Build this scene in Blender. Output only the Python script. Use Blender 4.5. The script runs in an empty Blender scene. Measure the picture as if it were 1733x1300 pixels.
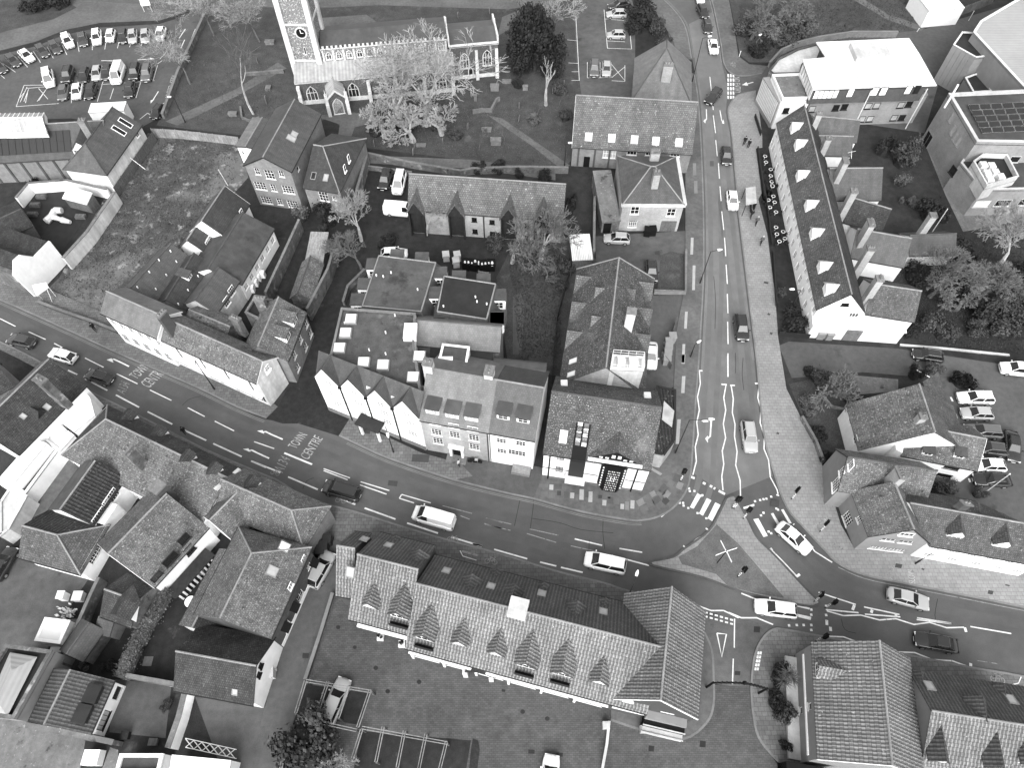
import bpy, math, random
from mathutils import Vector, Matrix
rnd = random.Random(11)
sc = bpy.context.scene
COL = sc.collection
V = Vector
# ------------------------------------------------------------------ camera
F, CX, CY, PITCH, CAMH = 1201.0, 866.5, 650.0, math.radians(58), 82.0
cam = bpy.data.cameras.new('camera'); cam.sensor_width = 36; cam.lens = 36 * F / 1733
cam.clip_start = 1; cam.clip_end = 5000
co = bpy.data.objects.new('camera', cam); COL.objects.link(co)
co.location = (0, 0, CAMH); co.rotation_euler = (math.pi / 2 - PITCH, 0, 0)
sc.camera = co
# ------------------------------------------------------------------ light: pale overcast with a soft sun from the lower left
SUN_EL, SUN_AZ = math.radians(40), math.radians(183)      # azimuth clockwise from +Y
w = bpy.data.worlds.new('World'); sc.world = w; w.use_nodes = True
nt = w.node_tree; bg = nt.nodes['Background']
sky = nt.nodes.new('ShaderNodeTexSky'); sky.sky_type = 'NISHITA'; sky.sun_disc = False
sky.sun_elevation = SUN_EL; sky.sun_rotation = SUN_AZ; sky.dust_density = 4; sky.air_density = 2
bw = nt.nodes.new('ShaderNodeRGBToBW')
nt.links.new(sky.outputs[0], bw.inputs[0]); nt.links.new(bw.outputs[0], bg.inputs[0])
bg.inputs[1].default_value = 0.12
sl = bpy.data.lights.new('sun', 'SUN'); sl.energy = 1.0; sl.angle = math.radians(55)
so = bpy.data.objects.new('sun', sl); COL.objects.link(so)
so.rotation_euler = (math.pi / 2 - SUN_EL, 0, math.pi - SUN_AZ)
so.location = (-40, -40, 120)
sc.view_settings.view_transform = 'Standard'; sc.view_settings.look = 'None'
sc.view_settings.gamma = 1; sc.view_settings.exposure = 1.5
# ------------------------------------------------------------------ measuring helpers
_f = V((0, math.cos(PITCH), -math.sin(PITCH))); _u = V((0, math.sin(PITCH), math.cos(PITCH)))
EYE = V((0, 0, CAMH))
def ray(p): return _f * F + V((p[0] - CX, 0, 0)) - _u * (p[1] - CY)
def at(p, z=0.0):
    d = ray(p); return EYE + d * ((z - CAMH) / d.z)
def proj(P):
    q = P - EYE; k = F / q.dot(_f); return (CX + k * q.x, CY - k * q.dot(_u))
def height(b, ty, z0=0.0):
    B = at(b, z0); lo, hi = 0.0, 60.0
    for i in range(40):
        m = (lo + hi) / 2
        if proj(V((B.x, B.y, m)))[1] > ty: lo = m
        else: hi = m
    return lo
def view(x0, y0, s): return lambda a, b: (x0 + a / s, y0 + b / s)
_s = 1721 / 450
T0, T1, T2, T3 = view(0, 0, _s), view(400, 0, _s), view(800, 0, _s), view(1233, 0, 3.466)
U0, U1, U2, U3 = view(0, 300, _s), view(400, 300, _s), view(800, 300, _s), view(1233, 300, 3.466)
L0, L1, L2, L3 = view(0, 600, _s), view(400, 600, _s), view(800, 600, _s), view(1233, 600, 3.466)
B0, B1, B2, B3 = view(0, 900, 3.249), view(400, 900, 3.249), view(800, 900, 3.249), view(1233, 900, 3.25)
def PX(a, b): return (a, b)
# ------------------------------------------------------------------ materials (all grey: the photograph is black and white)
def mat(name, base, rough=0.85, noise=(), brick=None, wave=None, spots=(), spec=0.25, bump=0.0, metal=0.0, streak=None, coat=0.0):
    tone_ = lambda x: x * (.62 + .38 * min(1, max(0, (x - .2) / .4)))
    base = tone_(base); spots = [(a_, b_, c_, tone_(d_)) for a_, b_, c_, d_ in spots]
    m = bpy.data.materials.new(name); m.use_nodes = True
    t = m.node_tree; n = t.nodes; l = t.links; b = n['Principled BSDF']
    b.inputs['Roughness'].default_value = rough; b.inputs['Specular IOR Level'].default_value = spec
    b.inputs['Metallic'].default_value = metal; b.inputs['Coat Weight'].default_value = coat
    geo = n.new('ShaderNodeNewGeometry'); uv = n.new('ShaderNodeUVMap')
    def mth(op, a, c, clamp=False):
        x = n.new('ShaderNodeMath'); x.operation = op; x.use_clamp = clamp
        for i, y in enumerate((a, c)):
            if isinstance(y, (int, float)): x.inputs[i].default_value = y
            else: l.new(y, x.inputs[i])
        return x.outputs[0]
    def nz(scale, detail=4, vec=None, rough_=0.6):
        x = n.new('ShaderNodeTexNoise'); x.inputs['Scale'].default_value = scale; x.inputs['Detail'].default_value = detail
        x.inputs['Roughness'].default_value = rough_
        l.new(vec or geo.outputs['Position'], x.inputs['Vector']); return x.outputs['Fac']
    val = base; h = None
    for k, (s, a) in enumerate(noise):
        v = mth('MULTIPLY_ADD', nz(s), 4.6 * a); v.node.inputs[2].default_value = 1 - 2.3 * a; v = mth('MAXIMUM', v, .2)
        val = mth('MULTIPLY', v, val)
    if streak:                       # (scale across, amount): weather streaks running down slopes and walls
        mp = n.new('ShaderNodeMapping'); mp.inputs['Scale'].default_value = (streak[0], 0.12 * streak[0], 1)
        l.new(uv.outputs[0], mp.inputs['Vector'])
        v = mth('MULTIPLY_ADD', nz(1.0, 5, mp.outputs[0]), 4.0 * streak[1]); v.node.inputs[2].default_value = 1 - 2.0 * streak[1]; v = mth('MAXIMUM', v, .2)
        val = mth('MULTIPLY', v, val)
    if brick:                        # (width, row, joint tone factor, variation, mortar size, bump)
        bw_, bh_, jt, var, ms, bb = brick
        x = n.new('ShaderNodeTexBrick'); l.new(uv.outputs[0], x.inputs['Vector'])
        x.inputs['Scale'].default_value = 1; x.inputs['Brick Width'].default_value = bw_; x.inputs['Row Height'].default_value = bh_
        x.inputs['Mortar Size'].default_value = ms; x.inputs['Mortar Smooth'].default_value = 0.3; x.inputs['Bias'].default_value = 0
        x.inputs['Color1'].default_value = (1 - var,) * 3 + (1,); x.inputs['Color2'].default_value = (1 + var,) * 3 + (1,)
        x.inputs['Mortar'].default_value = (jt,) * 3 + (1,)
        val = mth('MULTIPLY', x.outputs['Color'], val)
        h = mth('MULTIPLY', x.outputs['Fac'], -bb)
    if wave:                         # (period, axis, depth, tone)  rolls of pantiles / seams
        per, axis, dep, tone = wave
        sp = n.new('ShaderNodeSeparateXYZ'); l.new(uv.outputs[0], sp.inputs[0])
        s = mth('SINE', mth('MULTIPLY', sp.outputs[axis], 2 * math.pi / per), 0)
        s01 = mth('MULTIPLY_ADD', s, 0.5); s01.node.inputs[2].default_value = 0.5
        v = mth('MULTIPLY_ADD', s01, tone); v.node.inputs[2].default_value = 1 - tone * 0.5
        val = mth('MULTIPLY', v, val)
        hh = mth('MULTIPLY', s01, dep); h = hh if h is None else mth('ADD', h, hh)
    for (s, thr, soft, tone) in spots:      # lichen, moss, stains: patches of another tone
        f = mth('MULTIPLY', mth('SUBTRACT', nz(s, 6, None, 0.65), thr), 1.0 / soft, True)
        mx = n.new('ShaderNodeMix'); mx.data_type = 'FLOAT'
        l.new(f, mx.inputs[0]); mx.inputs[3].default_value = tone
        if isinstance(val, (int, float)): mx.inputs[2].default_value = val
        else: l.new(val, mx.inputs[2])
        val = mx.outputs[0]
    if bump:
        hh = mth('MULTIPLY', nz(3.0 if bump < 0 else 8.0, 6), abs(bump)); h = hh if h is None else mth('ADD', h, hh)
    if isinstance(val, (int, float)): b.inputs['Base Color'].default_value = (val, val, val, 1)
    else: l.new(val, b.inputs['Base Color'])
    if h is not None:
        bp = n.new('ShaderNodeBump'); bp.inputs['Distance'].default_value = 1.0; bp.inputs['Strength'].default_value = 1.0
        l.new(h, bp.inputs['Height']); l.new(bp.outputs[0], b.inputs['Normal'])
    return m
M = {}
def mm(k, *a, **kw): M[k] = mat(k, *a, **kw)
# ground
mm('asphalt', .125, .8, [(.12, .2), (1.5, .15), (14, .15)], spots=[(.2, .6, .1, .075), (1.8, .68, .06, .05)], bump=.004)
mm('road_track', .108, .55, [(.07, .25), (.5, .12), (12, .12)], spec=.45)
mm('track_pale', .175, .55, [(.07, .2), (.5, .12), (12, .12)], spec=.45)
mm('tar', .04, .5, [(1, .2)])
mm('road', .12, .62, [(.07, .25), (.7, .12), (12, .16)], spec=.4, bump=.003)
mm('worn_asphalt', .13, .8, [(.1, .35), (1.0, .2), (9, .15)], spots=[(.25, .58, .1, .06)], bump=.004)
mm('dark_yard', .032, .8, [(.15, .3), (1.2, .3), (9, .25)], spots=[(.35, .62, .1, .1)], bump=.005)  # kept near black: deep yard and alley shade is put into this colour
mm('earth', .042, .95, [(.1, .4), (.9, .3), (7, .3)], bump=.02)  # darkened as well, to deepen the shade between buildings
mm('grass', .085, .95, [(.06, .25), (.6, .25), (5, .4)], spots=[(.3, .6, .12, .14)], bump=.03)
mm('dry_lawn', .17, .95, [(.1, .15), (.8, .15), (6, .25)], bump=.02)
mm('rough_grass', .1, .95, [(.05, .3), (.4, .35), (3, .35)], spots=[(.09, .52, .1, .2), (.45, .57, .1, .34), (2.5, .6, .1, .26), (.7, .64, .06, .03)], bump=.05)
mm('slabs', .2, .8, [(.15, .2), (2, .14), (12, .1)], brick=(.62, .45, .55, .14, .025, .004), bump=.002)
mm('slabs_pale', .3, .8, [(.1, .16), (1.2, .12), (9, .08)], brick=(.62, .45, .7, .07, .03, .004), bump=.002)
mm('road_pale', .2, .62, [(.07, .2), (.7, .1), (12, .12)], streak=(.5, .12), spec=.4, bump=.003)  # paler copy of road, with wet sheen put into the colour
mm('path', .16, .85, [(.2, .25), (2, .2), (12, .1)], bump=.004)
mm('block_paving', .13, .8, [(.07, .3), (.9, .2), (9, .1)], brick=(.42, .2, .65, .14, .02, .004), spots=[(.14, .58, .12, .09), (1.5, .68, .06, .06)], bump=.002)
mm('concrete', .22, .85, [(.2, .25), (2, .2), (12, .15)], spots=[(.5, .6, .08, .08), (2.5, .62, .06, .36)], streak=(.8, .2), bump=.003)
mm('pale_concrete', .5, .85, [(.2, .2), (2, .12), (12, .08)], streak=(.8, .18), bump=.003)
mm('kerb', .24, .8, [(.4, .25), (5, .12)])
mm('kerb_dark', .12, .8, [(.4, .25), (5, .15)])
mm('paint', .62, .6, [(.8, .2), (9, .15)], spots=[(3, .6, .12, .2)])
mm('paint_worn', .3, .7, [(.8, .3), (7, .3)], spots=[(2.4, .55, .1, .1)])
for i, tn in enumerate((.08, .13, .18, .26, .4)): mm('slab%d' % i, tn, .8, [(.7, .15), (9, .12)], bump=.003)
# roofs
TL = lambda w_, r_, j, v, b_: (w_, r_, j, v, .025, b_)
mm('slate', .105, .55, [(.12, .2), (1.2, .15)], brick=TL(.3, .26, .72, .14, .006), streak=(1.2, .25), spec=.4)
mm('slate_pale', .2, .55, [(.12, .2), (1.2, .15)], brick=TL(.32, .28, .78, .1, .006), streak=(.9, .25), spec=.4)
mm('slate_dark', .06, .55, [(.12, .25), (1.2, .2)], brick=TL(.3, .26, .7, .2, .006), streak=(1.2, .3), spec=.4)
mm('clay', .14, .85, [(.1, .15), (.8, .18), (7, .3)], brick=TL(.2, .26, .5, .25, .012), spots=[(3, .6, .08, .3)], streak=(1, .25))
mm('clay_dark', .07, .85, [(.1, .2), (.8, .25), (7, .35)], brick=TL(.2, .26, .5, .25, .012), spots=[(2.5, .63, .08, .2)], streak=(1, .25))
mm('clay_moss', .19, .9, [(.1, .2), (.7, .22), (7, .4)], brick=TL(.2, .26, .6, .25, .012), spots=[(4, .58, .07, .36), (1.6, .6, .08, .06)], streak=(.8, .25))
mm('clay_lichen', .12, .9, [(.1, .2), (1, .2)], brick=TL(.3, .3, .5, .25, .02), spots=[(.3, .6, .1, .2), (7, .6, .06, .5)], streak=(1, .2))
mm('clay_grid', .19, .85, [(.1, .2), (1, .2), (5, .2)], brick=TL(.34, .32, .45, .16, .03), spots=[(3, .62, .06, .45)], streak=(.8, .2))
mm('pantile', .24, .75, [(.1, .15), (1, .15), (6, .2)], brick=TL(.34, .4, .4, .14, .02), wave=(.34, 0, .05, .75), spots=[(3, .63, .06, .45)], streak=(.8, .2))
mm('pantile_dark', .12, .75, [(.1, .2), (1, .15), (6, .12)], brick=TL(.36, .34, .6, .14, .015), wave=(.36, 0, .045, .6), streak=(.8, .15))  # darker copy of pantile, also standing in for shade on north slopes
mm('pantile_black', .05, .8, [(.1, .2), (1, .2), (6, .2)], brick=TL(.4, .42, .5, .25, .03), wave=(.4, 0, .05, .7), spots=[(3, .62, .05, .25)])
mm('ridge', .3, .85, [(.5, .25), (5, .2)])
mm('ridge_dark', .12, .85, [(.5, .25), (5, .2)])
mm('lead', .4, .5, [(.15, .2), (1.2, .12)], wave=(.62, 0, .02, .22), streak=(1.6, .2), spec=.4)
mm('lead_dark', .1, .5, [(.1, .25), (1.2, .15)], streak=(.5, .25), spec=.4)
mm('felt', .1, .85, [(.1, .3), (.8, .2), (8, .15)], spots=[(.22, .58, .08, .05)], bump=.004)
mm('felt_dark', .035, .7, [(.1, .3), (.8, .2), (8, .15)], bump=.003)
mm('felt_moss', .1, .9, [(.1, .25), (.8, .25), (8, .2)], spots=[(.35, .56, .1, .21), (1.5, .6, .08, .06)], bump=.01)
mm('white_membrane', .66, .6, [(.08, .08), (1, .05)], streak=(.3, .06))
mm('metal_roof', .36, .45, [(.08, .1), (1, .06)], wave=(.5, 1, .02, .12), spec=.5)
mm('corrugated', .6, .5, [(.3, .2)], wave=(.25, 0, .02, .5), streak=(2, .25))
# walls
BR = (.225, .075, 1.25, .18, .012, .003)
mm('brick', .25, .85, [(.2, .2), (1.5, .15)], brick=BR, streak=(.7, .18))
mm('brick_dark', .1, .85, [(.2, .2), (1.5, .15)], brick=BR, streak=(.7, .2))
mm('brick_pale', .36, .85, [(.2, .18), (1.5, .12)], brick=BR, streak=(.7, .15))
mm('brick_garden', .17, .9, [(.2, .3), (1.2, .35)], brick=BR, spots=[(.6, .58, .1, .4), (.9, .6, .1, .05)], streak=(.9, .3))
mm('brick_mid', .3, .85, [(.2, .12), (1.5, .1)], brick=(.225, .075, 1.2, .12, .012, .003), streak=(.7, .12))
mm('render', .82, .75, [(.15, .06), (1.5, .05)], streak=(.8, .09))
mm('render_dirty', .55, .8, [(.15, .2), (1.5, .15)], streak=(.9, .35))
mm('render_grey', .3, .8, [(.15, .12), (1.5, .06)], streak=(.6, .1))
mm('render_dark', .1, .8, [(.15, .12), (1.5, .06)], streak=(.6, .1))
mm('flint', .24, .85, [(.3, .2), (5, .4)], spots=[(4.5, .55, .08, .6), (6, .6, .06, .06)], bump=.02)
mm('flint_dark', .13, .85, [(.3, .25), (5, .4)], spots=[(4.5, .6, .08, .34), (6, .58, .06, .04)], bump=.02)
mm('stone', .55, .8, [(.5, .2), (4, .15)], streak=(1, .18))
mm('timber', .035, .7, [(2, .3)], streak=(4, .3))
mm('wood', .16, .8, [(.5, .25), (4, .2)], streak=(5, .4))
mm('wood_pale', .3, .8, [(.5, .25), (4, .2)], streak=(5, .4))
mm('white', .82, .5, [(2, .04)])
mm('offwhite', .6, .6, [(1, .12)])
mm('glass', .025, .25, [(.8, .5)], spec=.35)
mm('glass_pale', .42, .25, [(.6, .3)], spec=.6)
mm('glass_white', .8, .3, spec=.6)
mm('black', .01, .75, spec=.15)
mm('dark_metal', .03, .65, spec=.3)
mm('grey_metal', .3, .45, [(2, .1)], spec=.5)
mm('pale_metal', .6, .4, [(2, .08)], spec=.5)
mm('solar', .03, .25, spec=.5)
mm('pot', .3, .8, [(3, .2)])
mm('rubber', .015, .8)
mm('skin', .35, .6); mm('cloth_dark', .02, .9); mm('cloth_mid', .12, .9); mm('cloth_pale', .5, .9)
mm('lamp_glass', .75, .3)
# vegetation
mm('bark', .16, .9, [(1.5, .3), (9, .3)], bump=.02)
mm('bark_pale', .42, .85, [(1.2, .3), (9, .3)], bump=.02)
mm('bark_dark', .06, .9, [(1.5, .3), (9, .3)])
mm('twig', .2, .9, [(.6, .25)]); mm('twig_pale', .34, .9, [(.6, .25)]); mm('twig_dark', .1, .9, [(.6, .3)])
mm('leaf_dark', .032, .7, [(.5, .4), (3, .4)]); mm('leaf', .085, .75, [(.5, .4), (3, .4)]); mm('leaf_pale', .16, .8, [(.5, .4), (3, .4)])
# ------------------------------------------------------------------ mesh builder
import os
DBG = bool(os.environ.get('DBG'))
ORG = {}
def flat_uv(me):
    uvl = me.uv_layers.new(name='UVMap'); vs = me.vertices
    data = [0.0] * (2 * len(me.loops)); Z = V((0, 0, 1))
    for p in me.polygons:
        n = p.normal.copy()
        if n.z < 0: n = -n
        if n.z > .9995: a, b = V((1, 0, 0)), V((0, 1, 0))
        else:
            a = Z.cross(n); a.normalize(); b = n.cross(a)
            if abs(n.z) < 1e-4 and b.z < 0: b = -b
        for li in p.loop_indices:
            c = vs[me.loops[li].vertex_index].co; data[2 * li] = c.dot(a); data[2 * li + 1] = c.dot(b)
    uvl.data.foreach_set('uv', data)
class MB:
    def __init__(s): s.v = []; s.f = []
    def poly(s, pts):
        i = len(s.v); s.v += [V(p) for p in pts]; s.f.append(list(range(i, i + len(pts)))); return s
    def prism(s, pts, vec):
        pts = [V(p) for p in pts]; vec = V(vec); n = len(pts); i = len(s.v)
        nn = V((0, 0, 0))
        for k in range(n): nn += pts[k].cross(pts[(k + 1) % n])
        if nn.dot(vec) > 0: pts.reverse()
        s.v += pts + [p + vec for p in pts]
        s.f.append(list(range(i, i + n))); s.f.append(list(range(i + 2 * n - 1, i + n - 1, -1)))
        for k in range(n):
            k2 = (k + 1) % n; s.f.append([i + k2, i + k, i + n + k, i + n + k2])
        return s
    def obox(s, o, a, b, c):
        o, a, b = V(o), V(a), V(b); return s.prism([o, o + a, o + a + b, o + b], c)
    def box(s, x0, x1, y0, y1, z0, z1): return s.obox((x0, y0, z0), (x1 - x0, 0, 0), (0, y1 - y0, 0), (0, 0, z1 - z0))
    def tube(s, p0, p1, r0, r1=None, n=6, caps=True):
        p0, p1 = V(p0), V(p1); r1 = r0 if r1 is None else r1; d = p1 - p0
        if d.length < 1e-6: return s
        d.normalize(); a = d.orthogonal().normalized(); b = d.cross(a); i = len(s.v)
        for p, r in ((p0, r0), (p1, r1)):
            for k in range(n):
                t = 2 * math.pi * k / n; s.v.append(p + (a * math.cos(t) + b * math.sin(t)) * r)
        for k in range(n):
            k2 = (k + 1) % n; s.f.append([i + k, i + k2, i + n + k2, i + n + k])
        if caps: s.f.append(list(range(i + n - 1, i - 1, -1))); s.f.append(list(range(i + n, i + 2 * n)))
        return s
    def mesh(s, name, off=None, uv=True, smooth=False):
        me = bpy.data.meshes.new(name)
        me.from_pydata([tuple(p - off) if off else tuple(p) for p in s.v], [], s.f)
        if uv: flat_uv(me)
        if smooth: me.polygons.foreach_set('use_smooth', [True] * len(me.polygons))
        return me
    def build(s, name, m, parent=None, smooth=False, uv=True):
        off = ORG.get(parent) if parent else None
        me = s.mesh(name, off, uv, smooth); me.materials.append(M[m] if isinstance(m, str) else m)
        o = bpy.data.objects.new(name, me); COL.objects.link(o)
        if parent: o.parent = parent; ORG[o] = off
        return o
def tag(o, label, cat, group=None):
    o['label'] = label; o['category'] = cat
    if group: o['group'] = group
    return o
def struct(o, parent=None): o['kind'] = 'structure'; return o
def thing(name, label, cat, loc, group=None, rz=0.0):
    o = bpy.data.objects.new(name, None); COL.objects.link(o); o.empty_display_size = .5
    o.location = loc; o.rotation_euler = (0, 0, rz); ORG[o] = V(loc); return tag(o, label, cat, group)
def inst(name, me, m, parent, mtx):
    """an object sharing mesh data, placed by a world matrix under a parent that is not rotated"""
    o = bpy.data.objects.new(name, me); COL.objects.link(o)
    if parent: o.parent = parent; mtx = Matrix.Translation(-ORG[parent]) @ mtx
    o.matrix_local = mtx
    if m: o.material_slots[0].link = 'OBJECT'; o.material_slots[0].material = M[m]
    return o
def sub(name, me, parent, m=None):
    o = bpy.data.objects.new(name, me); COL.objects.link(o); o.parent = parent
    if m: o.material_slots[0].link = 'OBJECT'; o.material_slots[0].material = M[m]
    return o
MESH = {}
def cached(key, fn, m):
    if key not in MESH:
        me = fn(); me.materials.append(M[m]); MESH[key] = me
    return MESH[key]
def copy_tree(o, parent=None):
    c = o.copy(); COL.objects.link(c); c.parent = parent
    for ch in list(o.children): copy_tree(ch, c)
    return c
# ------------------------------------------------------------------ windows (frame with glazing bars; the pane is its own mesh)
def win_frame(w, h, nx, ny, sill):
    b = MB(); t = .07; d = .08
    b.box(-w/2, w/2, -d/2, d/2, 0, t); b.box(-w/2, w/2, -d/2, d/2, h - t, h)
    b.box(-w/2, -w/2 + t, -d/2, d/2, t, h - t); b.box(w/2 - t, w/2, -d/2, d/2, t, h - t)
    for i in range(1, nx): x = -w/2 + w * i / nx; b.box(x - .025, x + .025, -d/2 + .01, d/2 - .01, t, h - t)
    for i in range(1, ny): z = h * i / ny; b.box(-w/2 + t, w/2 - t, -d/2 + .015, d/2 - .015, z - .025, z + .025)
    if sill: b.box(-w/2 - .08, w/2 + .08, -.02, .16, -.1, 0)
    return b.mesh('window')
def win_pane(w, h): return MB().box(-w/2 + .05, w/2 - .05, -.012, .012, .05, h - .05).mesh('pane')
def window(parent, mtx, w, h, nx=2, ny=2, fm='white', gm='glass', sill=True, pane_parent=True):
    w, h = round(w, 2), round(h, 2)
    me = cached(('wf', w, h, nx, ny, sill), lambda: win_frame(w, h, nx, ny, sill), 'white')
    o = inst('window', me, fm, parent, mtx)
    pm = cached(('wp', w, h), lambda: win_pane(w, h), 'glass')
    if pane_parent: sub('pane', pm, o, gm)
    else: inst('pane', pm, gm, parent, mtx)
    return o
# ------------------------------------------------------------------ houses
class House:
    """A, B: pixels of the wall-top corners of one long side at height ze; C: pixel beyond that side, or its depth in metres"""
    def __init__(s, name, label, cat, A, B, C, ze, zr=None, hips=(None, None), z0=-.3, root=None, rp=.5, dirp=None):
        a, b = at(A, ze), at(B, ze); s.L = (b - a).length; s.ex = (b - a).normalized()
        s.ey = V((-s.ex.y, s.ex.x, 0))
        if isinstance(C, (int, float)):
            if C < 0: s.ey = -s.ey
            s.W = abs(C)
        elif C[0] == 'r':            # ('r', pixel on the ridge, pitch): depth and ridge height from both
            if (at(C[1], ze + 2) - b).dot(s.ey) < 0: s.ey = -s.ey
            lo, hi = .5, 40.0
            for i in range(40):
                m_ = (lo + hi) / 2
                if (at(C[1], ze + C[2] * m_/2) - b).dot(s.ey) > m_/2: lo = m_
                else: hi = m_
            s.W = lo; zr = ze + C[2] * lo/2
        else:
            d = (at(C, ze) - b).dot(s.ey)
            if d < 0: s.ey = -s.ey; d = -d
            s.W = d
        if dirp:                     # (pixel, height): the end walls run towards this point (plots that are not square)
            d = at(*dirp) - a; d.z = 0; s.ey = d.normalized(); s.W = s.W / max(.5, abs(s.ey.dot(V((-s.ex.y, s.ex.x, 0)))))
        if isinstance(rp, tuple): q = at(rp[1], zr) - a; rp = q.dot(V((-s.ex.y, s.ex.x, 0)) * (1 if V((-s.ex.y, s.ex.x, 0)).dot(s.ey) > 0 else -1)) / s.W; rp = min(max(rp, .25), .75)
        if isinstance(zr, tuple):    # ('p', pixel on the ridge)
            mid = b + s.ey * (s.W * rp); d = ray(zr[1]); t = (mid - EYE).dot(s.ey) / d.dot(s.ey); zr = EYE.z + d.z * t
        s.o = V((a.x, a.y, 0)); s.ze = ze; s.zr = ze if zr is None else zr; s.hips = hips; s.z0 = z0; s.rp = rp
        s.open = {k: [] for k in 'fblr'}
        if DBG: print('HOUSE', name or (root.name if root else ''), 'L%.1f W%.1f ze%.1f zr%.1f' % (s.L, s.W, s.ze, s.zr))
        c = s.P(s.L/2, s.W/2, 0)
        s.root = root or thing(name, label, cat, c)
    def P(s, u, v, z=0.0): return s.o + s.ex * u + s.ey * v + V((0, 0, z))
    def side(s, k):      # origin, along, inward, length
        pf = V((-s.ex.y, s.ex.x, 0)); pf = pf if pf.dot(s.ey) > 0 else -pf; pr_ = V((-s.ey.y, s.ey.x, 0)); pr_ = pr_ if pr_.dot(s.ex) > 0 else -pr_
        if k == 'f': return s.P(0, 0), s.ex, pf, s.L
        if k == 'b': return s.P(s.L, s.W), -s.ex, -pf, s.L
        if k == 'r': return s.P(s.L, 0), s.ey, -pr_, s.W
        return s.P(0, s.W), -s.ey, pr_, s.W
    def onwall(s, k, p):
        o, e, n, L = s.side(k); d = ray(p); t = (o - EYE).dot(n) / d.dot(n); q = EYE + d * t
        return (q - o).dot(e), q.z
    def rise(s, k):
        if k == 'f': return (s.zr - s.ze) / (s.W * s.rp)
        if k == 'b': return (s.zr - s.ze) / (s.W * (1 - s.rp))
        h = s.hips[0 if k == 'l' else 1]; return (s.zr - s.ze) / (h or .01)
    def onroof(s, k, p):
        o, e, n, L = s.side(k); kk = s.rise(k); nrm = V((0, 0, 1)) - n * kk; o = o + V((0, 0, s.ze))
        d = ray(p); t = (o - EYE).dot(nrm) / d.dot(nrm); q = EYE + d * t
        return (q - o).dot(e), (q - o).dot(n)
    def wmat(s, k, u, z, inset=0.0):
        o, e, n, L = s.side(k); p = o + e * u + n * inset
        return Matrix(((-e.x, -n.x, 0, p.x), (-e.y, -n.y, 0, p.y), (0, 0, 1, z), (0, 0, 0, 1))) if e.cross(-n).z < 0 else Matrix(((e.x, -n.x, 0, p.x), (e.y, -n.y, 0, p.y), (0, 0, 1, z), (0, 0, 0, 1)))
    def win(s, k, pts, w, h, nx=2, ny=2, fm='white', gm='glass', sill=True):
        """pts: pixels of window centres on side k"""
        for p in pts:
            u, z = s.onwall(k, p); s.winm(k, u, z - h/2, w, h, nx, ny, fm, gm, sill)
    def winm(s, k, u, z, w, h, nx=2, ny=2, fm='white', gm='glass', sill=True):
        L = s.side(k)[3]; u = min(max(u, w/2 + .15), L - w/2 - .15)
        for (u0, u1, z0, z1) in s.open[k]:
            if u - w/2 < u1 + .05 and u + w/2 > u0 - .05 and z < z1 + .05 and z + h > z0 - .05: return
        flush = z + h > s.ze - .08 or z < .05
        if not flush: s.open[k].append((u - w/2, u + w/2, z, z + h))
        window(s.root, s.wmat(k, u, z, -.03 if flush else .1), w, h, nx, ny, fm, gm, sill)
    def rows(s, k, us, zs, w, h, nx=2, ny=2, fm='white', gm='glass', sill=True):
        for z in zs:
            for u in us: s.winm(k, u, z, w, h, nx, ny, fm, gm, sill)
    def door(s, k, p, w=1.0, h=2.05, m='black', name='door'):
        u = s.onwall(k, p)[0] if isinstance(p, tuple) else p
        me = cached(('door', w, h), lambda: MB().box(-w/2, w/2, -.02, .05, 0, h).box(-w/2 + .12, -.06, .05, .06, .2, h*.45).box(.06, w/2 - .12, .05, .06, .2, h*.45).box(-w/2 + .12, w/2 - .12, .05, .06, h*.55, h - .2).box(w/2 - .16, w/2 - .08, .06, .11, 1.0, 1.1).mesh('door'), 'black')
        return inst(name, me, m, s.root, s.wmat(k, u, .02, 0))
    def walls(s, m='render', gables=True, name='wall', ztop=None):
        b = MB(); zt = s.ze if ztop is None else ztop
        for k in 'fblr':
            o, e, n, L = s.side(k); ops = s.open[k]
            us = sorted({0, L} | {x for q in ops for x in q[:2]}); zs = sorted({s.z0, zt} | {x for q in ops for x in q[2:]})
            Q = lambda u, z, d=0: o + e * u + n * d + V((0, 0, z))
            if not ops: b.poly([Q(0, s.z0), Q(L, s.z0), Q(L, zt), Q(0, zt)])
            else:
                for i in range(len(us) - 1):
                    for j in range(len(zs) - 1):
                        uc, zc = (us[i] + us[i+1]) / 2, (zs[j] + zs[j+1]) / 2
                        if any(q[0] < uc < q[1] and q[2] < zc < q[3] for q in ops): continue
                        b.poly([Q(us[i], zs[j]), Q(us[i+1], zs[j]), Q(us[i+1], zs[j+1]), Q(us[i], zs[j+1])])
                for (u0, u1, z0, z1) in ops:
                    b.poly([Q(u0, z0), Q(u1, z0), Q(u1, z0, .16), Q(u0, z0, .16)]); b.poly([Q(u0, z1), Q(u1, z1), Q(u1, z1, .16), Q(u0, z1, .16)])
                    b.poly([Q(u0, z0), Q(u0, z1), Q(u0, z1, .16), Q(u0, z0, .16)]); b.poly([Q(u1, z0), Q(u1, z1), Q(u1, z1, .16), Q(u1, z0, .16)])
            if gables and s.zr > s.ze and k in 'lr' and not s.hips[0 if k == 'l' else 1]:
                r = s.rp if k == 'r' else 1 - s.rp
                b.poly([Q(0, zt), Q(L, zt), Q(L * r, s.zr - .05)])
        return b.build(name, m, s.root)
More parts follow.
